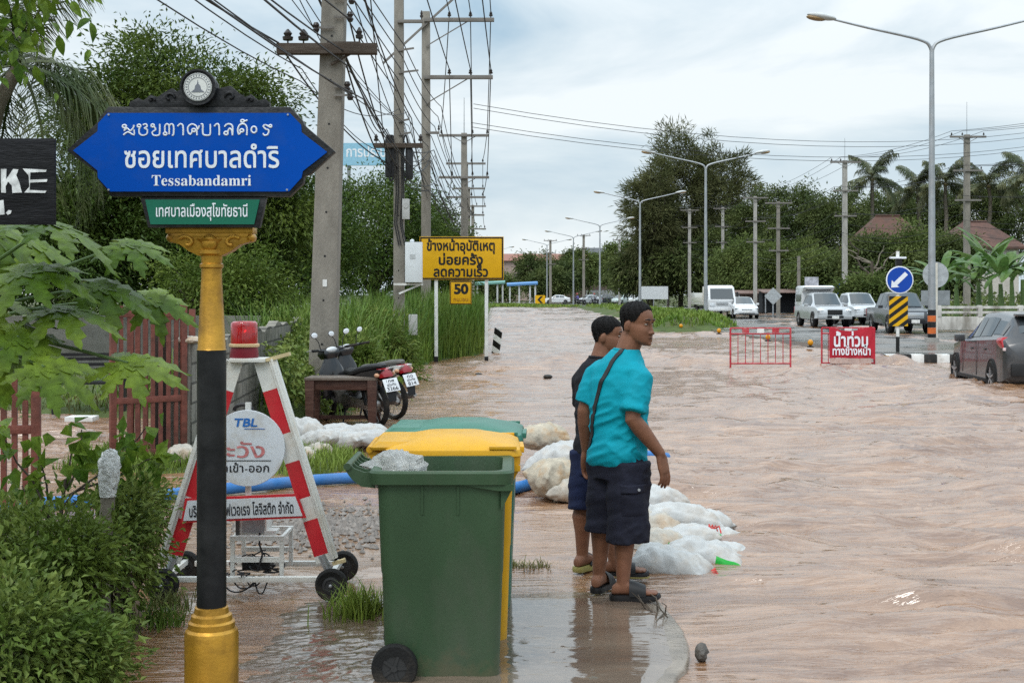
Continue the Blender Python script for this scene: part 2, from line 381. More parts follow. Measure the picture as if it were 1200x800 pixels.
plate('road', [(11.9, 34.5), (15.1, 36), (14.4, 60), (13.4, 83), (12.0, 115), (9.4, 154), (6, 190), (0, 240), (-14, 300), (-40, 350), (-36, 362), (-6, 312), (11, 250), (19, 190), (23, 154), (24.6, 115), (25.2, 60), (26.2, 34.5)], 0.05, ASPH)
plate('road_verge', [(25.4, 33.5), (90, 33.5), (200, 420), (-20, 420), (8, 300), (13, 250), (20.5, 190), (24.2, 154), (25.6, 115), (25.7, 60)], 0.13, FARG)
plate('median', [(9.3, 32.1), (11.7, 32.1), (14.7, 36), (14.0, 60), (13.0, 83), (11.6, 115), (9.0, 154), (5.5, 190), (5.0, 190), (8.6, 152), (9.8, 115), (9.6, 80), (9.0, 60), (8.9, 55), (9.3, 46), (9.7, 40)], 0.13, MEDM)
plate('far_ground', [(-400, 172), (-3, 166), (4.5, 172), (8.6, 158), (9.0, 175), (3, 205), (-6, 255), (-22, 310), (-300, 470), (-300, 900), (-900, 900)], 0.10, FARG)
plate('far_ground', [(-290, 480), (-10, 330), (-2, 425), (500, 425), (700, 1500), (-700, 1500)], 0.09, FARG)
plate('far_road', [(-60, 214), (-8, 214), (0, 207), (5, 196), (6.2, 198), (1, 212), (-8, 220), (-60, 220)], 0.16, mat('far_concrete', (0.42, 0.40, 0.38), 0.8))

# flood water: one sheet, real waves
def wave_h(x, y):
    A = 0.38+1.25*sstep(0.30, 0.72, fbm(x*0.28+5, y*0.17+2, 4))
    calm = sstep(0.3, -0.5, x)*sstep(13.0, 11.0, y); A = A*(1-0.82*calm)
    A = A*(1+0.5*sstep(1.0, 2.2, x)*sstep(14, 8, y))
    wx = x+0.5*(fbm(x*0.5, y*0.7, 3)-0.5); wy = y+1.1*(fbm(x*0.35+40, y*0.5+7, 3)-0.5)
    rd = lambda n: 1-np.abs(2*n-1)
    h = 0.050*(fbm(wx*0.32, wy*0.62, 2)-0.5)
    h = h+0.042*(rd(vnoise(wx*0.36+3, wy*1.5))**1.6-0.4)*np.minimum(1.8, 0.8+y/30)
    h = h+0.036*(rd(vnoise(wx*0.62+11, wy*3.7+5))**1.6-0.4)
    h = h+0.0175*(rd(vnoise(wx*1.25+2, wy*8.3+9))**1.4-0.4)
    h = h+0.0105*(vnoise(wx*2.6+1, wy*17.0)-0.5)
    h = h+0.060*np.clip((vnoise(wx*0.8+21, wy*4.6+3)-0.60)/0.40, 0, 1)*np.clip((fbm(wx*0.3+9, wy*0.25, 2)-0.35)*4, 0.15, 1)
    # standing ridges where the current leaves the carriageway
    yr = 21.2+1.26*(x-2.8)-0.035*(x-2.8)**2+0.7*(fbm(x*0.6, y*0.1, 2)-0.5)
    r1 = (np.exp(-((y-yr)/0.42)**2)+0.6*np.exp(-((y-yr-1.5)/0.5)**2)+0.4*np.exp(-((y-yr+1.7)/0.5)**2))*sstep(0.8, 3.0, x)*sstep(10.5, 8.5, x)
    h = h+r1*0.12*(0.45+0.9*fbm(x*1.6, y*2.0, 3))
    r2 = np.exp(-((y-(31.0-0.25*(x-4)))/0.5)**2)*sstep(2.0, 3.5, x)*sstep(10.5, 9.3, x)
    h = h+r2*0.13*(0.4+fbm(x*2.0, y*2.5, 3))
    w = np.exp(-(((x-9.3)/1.7)**2+((y-22.6)/2.2)**2)); h = h+w*0.24*(fbm(x*2.0, y*2.8, 4)-0.40)
    b = np.exp(-(((x-1.62)/0.42)**2+((y-8.0)/0.9)**2)); h = h+b*0.12*(fbm(x*2.6, y*5, 3)-0.35)
    return h*A
def build_water():
    nr, ncol = 1250, 560
    Y = 2.7*(178/2.7)**np.linspace(0, 1, nr); u = np.linspace(-0.66, 0.66, ncol)
    gx = u[None, :]*(Y[:, None]+2.5); gy = np.repeat(Y[:, None], ncol, 1)+0*gx
    z = wave_h(gx, gy)
    V = np.stack([gx, gy, z], -1).reshape(-1, 3); i = np.arange(nr*ncol).reshape(nr, ncol)
    F = np.stack([i[:-1, :-1], i[:-1, 1:], i[1:, 1:], i[1:, :-1]], -1).reshape(-1, 4)
    return np_mesh('flood_water', V, F, WATER, smooth=True)
def water_mat(name, c1, c2, b1, b2, rough, s1=15, s2=44):
    m = bpy.data.materials.new(name); m.use_nodes = True; nt = m.node_tree; N = nt.nodes; Lk = nt.links; b = N['Principled BSDF']
    b.inputs['IOR'].default_value = 2.0; b.inputs['Roughness'].default_value = rough
    tc = N.new('ShaderNodeTexCoord'); mp = N.new('ShaderNodeMapping'); mp.inputs['Scale'].default_value = (1, 5.5, 1); Lk.new(tc.outputs['Object'], mp.inputs[0])
    def noise(s, d, dist=0.0):
        n = N.new('ShaderNodeTexNoise'); n.inputs['Scale'].default_value = s; n.inputs['Detail'].default_value = d; n.inputs['Distortion'].default_value = dist; Lk.new(mp.outputs[0], n.inputs['Vector']); return n
    n = noise(1.1 if s1 == 3.4 else 0.5, 7, 1.2)
    cr = N.new('ShaderNodeValToRGB'); cr.color_ramp.elements[0].position = 0.3; cr.color_ramp.elements[0].color = (*c1, 1); cr.color_ramp.elements[1].position = 0.7; cr.color_ramp.elements[1].color = (*c2, 1)
    Lk.new(n.outputs['Fac'], cr.inputs['Fac']); Lk.new(cr.outputs[0], b.inputs['Base Color'])
    prev = None
    for s, st in ((s1, b1), (s2, b2)):
        q = noise(s, 3, 0.6); bp = N.new('ShaderNodeBump'); bp.inputs['Strength'].default_value = st; bp.inputs['Distance'].default_value = (0.15 if s1 == 3.4 else 0.10)/s
        Lk.new(q.outputs['Fac'], bp.inputs['Height'])
        if prev is not None: Lk.new(prev.outputs[0], bp.inputs['Normal'])
        prev = bp
    Lk.new(prev.outputs[0], b.inputs['Normal'])
    return m
WATER = water_mat('muddy_water', (0.135, 0.060, 0.025), (0.305, 0.170, 0.092), 0.6, 0.35, 0.04, 3.4, 8)
FILM = water_mat('thin_water', (0.115, 0.082, 0.06), (0.17, 0.128, 0.095), 0.10, 0.08, 0.04, 3, 9)
structure(build_water())
SLABP = [(-1.45, 3.2), (0.42, 3.2), (0.70, 5.55), (0.83, 5.9), (0.855, 6.4), (0.81, 7.0), (0.74, 7.45), (0.45, 7.7), (-0.3, 7.8), (-1.25, 7.4), (-1.75, 6.6), (-1.5, 5.2)]
def slab_z(x, y):                             # the paving dips under the flood at its back and at the planted bed
    return 0.026-0.075*sstep(6.9, 7.9, y+0.25*(fbm(x*2, y*2, 2)-0.5))-0.06*sstep(-0.5, -1.7, x)
def sheet(name, zf, m, dmin, x0=-1.8):
    gx, gy = np.meshgrid(np.linspace(x0, 0.86, 300), np.linspace(3.2, 7.95, 560))
    d = sdist(gx, gy, SLABP)+(fbm(gx*3, gy*3, 3)-0.5)*0.06
    V = np.stack([gx, gy, zf(gx, gy, d)], -1).reshape(-1, 3); i = np.arange(gx.size).reshape(gx.shape)
    F = np.stack([i[:-1, :-1], i[:-1, 1:], i[1:, 1:], i[1:, :-1]], -1).reshape(-1, 4)
    F = F[(d.reshape(-1)[F] > dmin).all(1)]
    return structure(np_mesh(name, V, F, m, smooth=True))
sheet('footpath', lambda x, y, d: slab_z(x, y)-0.002, SLAB, 0.05)
def slab_edge():
    P = [(0.42, 3.2), (0.58, 4.4), (0.70, 5.5), (0.79, 5.78), (0.845, 6.1), (0.855, 6.45), (0.83, 6.8), (0.79, 7.2), (0.72, 7.5), (0.45, 7.7)]
    q = [Vector((x, y, 0)) for x, y in P]; pts = []
    for i in range(len(q)-1):
        a, b, c, d = q[max(i-1, 0)], q[i], q[i+1], q[min(i+2, len(q)-1)]
        for j in range(10): f = j/10; pts.append(0.5*((2*b)+(c-a)*f+(2*a-5*b+4*c-d)*f*f+(3*b-a-3*c+d)*f**3))
    rows = []
    for i, p in enumerate(pts):
        t = (pts[min(i+1, len(pts)-1)]-pts[max(i-1, 0)]).normalized(); n = Vector((-t.y, t.x, 0)); jg = 0.008*(fbm(p.x*9+0*p.y, p.y*14, 2)-0.5)
        zz = lambda r: float(slab_z(np.array(r.x), np.array(r.y)))
        i0 = p+n*0.20; i1 = p+n*(0.012+jg); i2 = p+n*jg
        rows.append([(i0.x, i0.y, zz(i0)), (i1.x, i1.y, zz(i1)), (i2.x, i2.y, zz(i2)-0.010), (i2.x, i2.y, zz(i2)-0.25)])
    m = MB(); m.loft(rows, caps=False, closed=False); structure(m.build('footpath', SLAB, sharp=180))
slab_edge()
sheet('shallow_water', lambda x, y, d: slab_z(x, y)-0.006+0.016*sstep(0.03, 0.15, d)+(0.0062*(fbm(x*2.2, y*4, 3)-0.5)+0.0036*(vnoise(x*9, y*17)-0.5)+0.0013*(vnoise(x*23, y*41)-0.5))*(0.3+1.5*sstep(0.35, 0.7, fbm(x*1.3+3, y*1.0+1, 3))+1.3*sstep(0.0, -0.9, x)), FILM, 0.03)

YARD = [(-1.75, 6.7), (-1.2, 7.3), (-0.3, 7.7), (0.05, 8.2), (-0.1, 9.2), (-0.5, 10.3), (-1.6, 10.7), (-3.2, 10.3), (-4.6, 9.4), (-4.2, 8.4), (-2.8, 8.0), (-2.2, 7.2)]
def yard_film():
    gx, gy = np.meshgrid(np.linspace(-4.7, 0.1, 300), np.linspace(6.6, 10.8, 320))
    d = sdist(gx, gy, YARD)+(fbm(gx*1.6, gy*2.2, 3)-0.5)*0.5
    z = -0.05+0.082*sstep(-0.05, 0.35, d)+(0.010*(fbm(gx*1.4, gy*2.5, 3)-0.5)+0.004*(vnoise(gx*6, gy*13)-0.5)+0.0016*(vnoise(gx*15, gy*30)-0.5))
    V = np.stack([gx, gy, z], -1).reshape(-1, 3); i = np.arange(gx.size).reshape(gx.shape)
    F = np.stack([i[:-1, :-1], i[:-1, 1:], i[1:, 1:], i[1:, :-1]], -1).reshape(-1, 4); F = F[(d.reshape(-1)[F] > -0.05).all(1)]
    return structure(np_mesh('muddy_puddle', V, F, water_mat('puddle_water', (0.20, 0.115, 0.065), (0.27, 0.18, 0.12), 0.25, 0.15, 0.10, 4, 14), smooth=True))
yard_film()

# gravel washed up in the flooded yard
def gravel():
    n = 2600; x = rng.normal(-1.35, 0.52, n); y = 9.15+rng.normal(0, 0.55, n)+0.15*(x+1.3); k = rng.random(n) < np.exp(-(((x+1.35)/0.75)**2+((y-9.15)/0.7)**2)); x = x[k]; y = y[k]; n = len(x)
    r = rng.uniform(0.010, 0.032, n)
    base = np.array([(1, 0, 0), (-1, 0, 0), (0, 1, 0), (0, -1, 0), (0, 0, 1), (0, 0, -1)], float)
    a = rng.uniform(0, 6.28, n); s = rng.uniform(0.6, 1.3, (n, 1, 3))*r[:, None, None]; P = base[None]*s
    q = P.copy(); q[..., 0] = P[..., 0]*np.cos(a)[:, None]-P[..., 1]*np.sin(a)[:, None]; q[..., 1] = P[..., 0]*np.sin(a)[:, None]+P[..., 1]*np.cos(a)[:, None]
    q += np.stack([x, y, r*0.3+0.030], -1)[:, None, :]
    f = np.array([(0, 2, 4), (2, 1, 4), (1, 3, 4), (3, 0, 4), (2, 0, 5), (1, 2, 5), (3, 1, 5), (0, 3, 5)])
    return np_mesh('gravel', q.reshape(-1, 3), (f[None]+6*np.arange(n)[:, None, None]).reshape(-1, 3), mat('gravel', (0.21, 0.185, 0.165), 0.5, var=0.5, vs=30))
stuff(gravel())
def smooth_path(p, n=6):
    p = [Vector(q) for q in p]; o = []
    for i in range(len(p)-1):
        a, b, c, d = p[max(i-1, 0)], p[i], p[i+1], p[min(i+2, len(p)-1)]
        for j in range(n):
            f = j/n; o.append(0.5*((2*b)+(c-a)*f+(2*a-5*b+4*c-d)*f*f+(3*b-a-3*c+d)*f**3))
    return o+[p[-1]]
# ------------------------------------------------------------------ street name sign
GOLD = mat('gold_paint', (0.50, 0.26, 0.030), 0.36, 0.55, 0.2, 9, bump=0.08, bs=70, dirt=(0.16, 0.08, 0.02), dirt_amt=0.75, dirt_s=5)
BLUE = mat('sign_blue', (0.0, 0.062, 0.37), 0.5, var=0.10, vs=2.5, spec=0.08, dirt=(0.02, 0.075, 0.31), dirt_amt=0.5, dirt_s=6)
SGREEN = mat('sign_green', (0.006, 0.125, 0.075), 0.4, var=0.06)
SWHITE = mat('sign_white', (0.72, 0.75, 0.80), 0.5, var=0.08)
DARKF = mat('dark_frame', (0.011, 0.011, 0.013), 0.5, spec=0.3, bump=0.2, bs=70, dirt=(0.06, 0.06, 0.06), dirt_amt=0.5, dirt_s=9)
def stroke_glyph(mb, strokes, x0, z0, k, y, r):
    for st in strokes: mb.tube([(x0+a*k, y, z0+b*k) for a, b in st], r, 6)
def circ(cx, cz, r, a0=0, a1=360, n=12): return [(cx+r*math.cos(R(a0+(a1-a0)*i/n)), cz+r*math.sin(R(a0+(a1-a0)*i/n))) for i in range(n+1)]
def street_sign():
    Y0 = 5.0; t = thing('street_name_sign', 'blue lozenge street name sign in dark frame on a gold and black post', 'street sign', (X_at(248, Y0), Y0, 0))
    sx = lambda p: (p-248)/300; sz = lambda p: 1.7-(p-345)/300
    MB().lathe([(0.104, 0.0), (0.104, 0.375), (0.100, 0.392), (0.090, 0.402), (0.090, 0.425), (0.080, 0.432), (0.078, 0.452), (0.067, 0.460), (0.064, 0.482), (0.055, 0.486)], 40).build('base', GOLD, t, sharp=28)
    MB().lathe([(0.0570, 0.484), (0.0565, 1.485)], 32).build('black_post', mat('post_black', (0.009, 0.009, 0.010), 0.45, spec=0.25, var=0.25, bump=0.05, bs=30, dirt=(0.05, 0.05, 0.05), dirt_amt=0.4), t)
    MB().lathe([(0.0575, 1.484), (0.054, 1.490), (0.040, 1.76), (0.040, 1.800), (0.046, 1.806), (0.046, 1.818), (0.040, 1.822), (0.042, 1.850), (0.054, 1.858), (0.054, 1.872), (0.042, 1.878), (0.048, 1.90), (0.062, 1.915)], 32).build('gold_post', GOLD, t, sharp=30)
    cap = MB()
    cap.box((0, 0, 1.948), (0.338, 0.085, 0.022)); cap.box((0, 0, 1.930), (0.30, 0.075, 0.018))
    cap.prism([(-0.165, 1.937), (-0.155, 1.905), (-0.115, 1.893), (-0.085, 1.870), (-0.045, 1.850), (0.045, 1.850), (0.085, 1.870), (0.115, 1.893), (0.155, 1.905), (0.165, 1.937)], -0.034, 0.034)
    for s in (-1, 1):
        for y in (-0.041, 0.041):
            sp = [(s*(0.088+(0.036-0.0040*i)*math.cos(i*0.62+0.6)), y, 1.900+(0.030-0.0034*i)*math.sin(i*0.62+0.6)) for i in range(8)]
            cap.tube(sp, 0.008, 8)
        cap.ell((s*0.155, 0, 1.921), (0.020, 0.045, 0.020), 12, 8)
    cap.ell((0, -0.036, 1.900), (0.032, 0.018, 0.034), 16, 10)
    cap.build('capital', GOLD, t, bevel=0.004)
    fr = [(88, 179.5), (124, 147), (125, 143), (136, 129.5), (345, 129.5), (360, 146), (362, 151), (396.5, 180.5), (369, 206), (361, 209), (360, 217), (344, 232.6), (139, 232.6), (125, 214), (122, 205)]
    inn = [(96.5, 180), (124.5, 158), (125, 149), (136, 137), (345, 137), (358, 150.5), (358.5, 159), (388, 181.7), (360, 203.7), (358.5, 211), (344, 227), (139, 227), (125, 211.5), (124.5, 203)]
    P = lambda q: [(sx(a), sz(b)) for a, b in q]
    f = MB(); f.prism(P(fr), -0.098, -0.052); f.build('frame', DARKF, t, bevel=0.004)
    b = MB(); b.prism(P(inn), -0.106, -0.0985); bd = b.build('name_board', BLUE, t)
    lettering([('ซอยเทศบาลดำริ', sx(155.5), sx(333), sz(199.5), 0.113, 0.014)], SWHITE, bd, -0.1085); lettering([(SERIF('Tessabandamri'), sx(187), sx(301), sz(220.3), 0.0585, 0.0)], SWHITE, bd, -0.1085)
    # the old script of the top row, written stroke by stroke (unit = height of a letter)
    G = [[circ(.12, .78, .13), [(.22, .7), (.1, .4), (.3, .62), (.5, .4), (.7, .65), (.75, .9)], [(.05, .05), (.35, .3), (.75, .05), (.75, .5)]],
         [circ(.12, .82, .12), [(.2, .72), (.12, .5), (.15, .15), (.4, .02), (.68, .15), (.7, .5), (.5, .62), (.7, .75), (.62, .97), (.4, .9)]],
         [circ(.14, .84, .12), [(.24, .76), (.36, .5), (.1, .3), (.2, .03), (.6, .03), (.68, .3), (.68, .98)]],
         [circ(.12, .15, .12), [(.1, .28), (.1, .8), (.25, .98), (.4, .8), (.4, .1)], [(.4, .8), (.55, .98), (.72, .8), (.72, .1), (.6, .02)]],
         [[(.05, .78), (.3, .98), (.55, .9), (.62, .6), (.62, .02)]],
         [circ(.5, .45, .13), [(.4, .36), (.25, .1), (.08, .35), (.1, .75), (.38, .98), (.68, .8), (.75, .5), (.9, .85)], [(.7, .5), (.72, .02)]],
         [[(.02, .95), (.12, .98), (.16, .8), (.16, .2), (.3, .03), (.62, .03), (.72, .2), (.72, .98)]],
         [[(.05, .78), (.3, .98), (.5, .92), (.56, .6), (.56, .02)]],
         [circ(.2, .2, .14), [(.3, .3), (.45, .6), (.6, .45), (.66, .02)], [(.08, .75), (.3, .98), (.6, .9), (.68, .6), (.66, .02)]],
         [circ(.35, .42, .13), [(.28, .3), (.14, .1), (.06, .5), (.2, .9), (.5, .98), (.7, .7), (.7, .02)], circ(.4, 1.22, .12), [(.52, 1.22), (.75, 1.3)]],
         [circ(.32, .5, .27)], [circ(.75, .8, .1), [(.66, .74), (.4, .9), (.2, .8), (.4, .55), (.62, .45), (.55, .1), (.3, .02), (.2, .2)]]]
    g = MB(); x = 153.5
    for i, q in enumerate(G):
        wpx = [17, 15.5, 14.5, 15.5, 11, 16, 15, 11, 15.5, 16, 11, 15][i]
        for st in q: g.tube(smooth_path([(sx(x+a*wpx*1.02), -0.1066, sz(163-bb*13.5)) for a, bb in st], 3), 0.0033, 5)
        x += wpx
    g.build('old_script', SWHITE, bd)
    for px, py in ((137.5, 139), (343, 139), (137.5, 225), (342, 225)):
        MB().cyl((sx(px), -0.106, sz(py)), (sx(px), -0.110, sz(py)), 0.004, n=8).build('screw', STEEL, bd)
    f2 = MB(); f2.prism(P([(172, 233.2), (317, 233.2), (309.5, 268), (303, 268), (186, 268), (181, 268)]), -0.090, -0.056); f2.build('plate_frame', DARKF, t, bevel=0.003)
    gp = MB(); gp.prism(P([(178.4, 236), (310, 236), (303.5, 264.5), (184.5, 264.5)]), -0.096, -0.0905); gp = gp.build('town_plate', SGREEN, t)
    lettering([('เทศบาลเมืองสุโขทัยธานี', sx(191), sx(296), sz(255.5), 0.062, 0.012)], SWHITE, gp, -0.0985)
    top = MB()
    prof = [(160, 129), (160, 124), (170, 119), (176, 122), (184, 115.5), (192, 118), (201, 112), (209, 108), (214, 112), (219, 109), (219, 104), (226, 93), (235, 88.5), (246, 88.5), (255, 93), (261, 103), (261, 108), (268, 107), (276, 105), (284, 112), (293, 118), (300, 115), (308, 122), (316, 120), (321, 124), (321, 129)]
    top.prism(P(prof), -0.092, -0.058)
    for px, py, r0 in ((206, 119, 6.5), (276, 118, 6.5), (185, 122, 4.5), (300, 122, 4.5)):
        s = 1 if px < 240 else -1
        top.tube([(sx(px+s*(r0-0.75*i)*math.cos(i*0.7)), -0.095, sz(py-(r0-0.75*i)*math.sin(i*0.7))) for i in range(8)], 0.0055, 7)
    tp = top.build('crest', DARKF, t, bevel=0.005)
    mb = MB(); mb.lathe([(0.001, -0.117), (0.061, -0.117), (0.062, -0.124), (0.069, -0.124), (0.070, -0.110), (0.066, -0.100), (0.066, -0.054), (0.001, -0.054)], 40, (sx(240.7), 0, sz(108)), axis='Y')
    mb.build('crest_disc', DARKF, tp)
    em = MB(); c = (sx(240.7), 0, sz(108)); em.lathe([(0.0535, -0.1175), (0.0535, -0.1215)], 36, c, axis='Y')
    em = em.build('emblem', mat('emblem_white', (0.62, 0.62, 0.60), 0.5), tp)
    gl = MB(); GREY = mat('emblem_grey', (0.16, 0.17, 0.2), 0.5)
    for r in (0.0505, 0.036):
        gl.tube([(c[0]+r*math.cos(2*math.pi*i/32), -0.1222, c[2]+r*math.sin(2*math.pi*i/32)) for i in range(33)], 0.0010, 4)
    for i in range(26):
        a = 2*math.pi*i/26; gl.box((c[0]+0.0432*math.cos(a), -0.1222, c[2]+0.0432*math.sin(a)), (0.0035, 0.001, 0.006), rot=(0, -a+1.57, 0))
    gl.prism([(c[0]-0.026, c[2]-0.020), (c[0]+0.026, c[2]-0.020), (c[0]+0.012, c[2]-0.008), (c[0]+0.010, c[2]+0.004), (c[0]+0.003, c[2]+0.012), (c[0], c[2]+0.028), (c[0]-0.003, c[2]+0.012), (c[0]-0.010, c[2]+0.004), (c[0]-0.012, c[2]-0.008)], -0.1228, -0.1218)
    gl.build('seal_drawing', GREY, em)
street_sign()

# black board with hand-painted letters, on its own post
def bike_board():
    Y0 = 4.6; t = thing('painted_board', 'black wooden board with hand-painted white capital letters, hung beside the bushes', 'sign', (X_at(0, Y0), Y0, 0))
    k = Y0/1500; sx = lambda p: p*k; sz = lambda p: 1.7-(p-345)*k
    b = MB().box((sx(-35), 0, sz(213)), (200*k, 0.018, 101*k)); bd = b.build('board', mat('black_board', (0.010, 0.010, 0.012), 0.7, spec=0.2, var=0.4, bump=0.3, bs=30, stretch=(1, 1, 6), dirt=(0.04, 0.04, 0.045), dirt_amt=0.6, dirt_s=4), t, bevel=0.002)
    lt = MB(); P = lambda q: [(sx(a), sz(c)) for a, c in q]; y0, y1 = -0.0125, -0.0095
    lt.prism(P([(-9, 199), (1, 198), (1, 226), (-10, 226)]), y0, y1)
    lt.prism(P([(2.5, 198.5), (9, 198.5), (8.5, 211), (17, 198.5), (23, 199), (20.5, 206), (24, 214), (27, 226), (16, 226.5), (15.5, 218), (11, 213), (8, 219), (8.5, 226.5), (3, 226)]), y0, y1)
    lt.prism(P([(28, 198), (56, 199.5), (55, 202), (37, 202.5), (36.5, 211), (57, 210.5), (56, 213.5), (36.5, 214.5), (36, 223), (56, 224), (54, 226.5), (30, 226), (36, 219), (35, 206)]), y0, y1)
    lt.build('lettering', mat('brush_white', (0.66, 0.66, 0.66), 0.6, var=0.3, vs=40), bd); lt = MB()
    lt.prism(P([(-6, 237), (5.5, 234.5), (7, 251.5), (1.5, 252), (0, 241), (-4, 243), (-5, 252), (-10, 252)]), y0, y1)
    lt.prism(P([(8.5, 249.5), (11.5, 246.5), (15, 247), (14, 250.5), (10.5, 252)]), y0, y1)
    lt.build('lettering', mat('brush_white', (0.66, 0.66, 0.66), 0.6, var=0.3, vs=40), bd)
    MB().box((sx(-60), 0.04, 1.15), (0.07, 0.05, 2.3)).build('post', WOODD, t, bevel=0.004)
bike_board()

# ------------------------------------------------------------------ wheelie bins
def bin_mats(k):
    return {'g': mat('bin_green', (0.038, 0.076, 0.036), 0.5, var=0.2, vs=3, bump=0.08, bs=120, dirt=(0.085, 0.095, 0.07), dirt_amt=0.55, dirt_s=2.2, spec=0.3, stretch=(1, 1, 0.45)),
            'y': mat('bin_yellow', (0.60, 0.31, 0.008), 0.42, var=0.07, dirt=(0.42, 0.24, 0.03), dirt_amt=0.5, dirt_s=4),
            't': mat('bin_teal', (0.035, 0.15, 0.105), 0.42, var=0.1, dirt=(0.08, 0.2, 0.15), dirt_amt=0.5)}[k]
def mud_line(m, z0, z1):
    """dried mud splashed up the foot of a bin, thinning out with height"""
    nt = m.node_tree; N = nt.nodes; Lk = nt.links; b = N['Principled BSDF']; src = b.inputs['Base Color'].links[0].from_socket
    tc = [q for q in N if q.type == 'TEX_COORD'][0]; sp = N.new('ShaderNodeSeparateXYZ'); Lk.new(tc.outputs['Object'], sp.inputs[0])
    n = N.new('ShaderNodeTexNoise'); n.inputs['Scale'].default_value = 11; n.inputs['Detail'].default_value = 8; n.inputs['Roughness'].default_value = 0.7; Lk.new(tc.outputs['Object'], n.inputs['Vector'])
    r = N.new('ShaderNodeMapRange'); r.inputs['From Min'].default_value = z0; r.inputs['From Max'].default_value = z1; r.inputs['To Min'].default_value = 0.62; r.inputs['To Max'].default_value = 0.18; Lk.new(sp.outputs['Z'], r.inputs['Value'])
    s = N.new('ShaderNodeMath'); s.operation = 'ADD'; Lk.new(n.outputs['Fac'], s.inputs[0]); Lk.new(r.outputs[0], s.inputs[1])
    q = N.new('ShaderNodeMapRange'); q.inputs['From Min'].default_value = 0.86; q.inputs['From Max'].default_value = 1.06; q.inputs['To Max'].default_value = 0.22; Lk.new(s.outputs[0], q.inputs['Value'])
    mx = N.new('ShaderNodeMix'); mx.data_type = 'RGBA'; Lk.new(q.outputs[0], mx.inputs['Factor']); Lk.new(src, mx.inputs[6]); mx.inputs[7].default_value = (0.20, 0.125, 0.075, 1); Lk.new(mx.outputs[2], b.inputs['Base Color'])
def rrect(x0, x1, y0, y1, r, z, n=5):
    pts = []
    for cx, cy, a0 in ((x1-r, y1-r, 0), (x0+r, y1-r, 90), (x0+r, y0+r, 180), (x1-r, y0+r, 270)):
        for i in range(n+1):
            a = R(a0+90*i/n); pts.append(Vector((cx+r*math.cos(a), cy+r*math.sin(a), z)))
    return pts
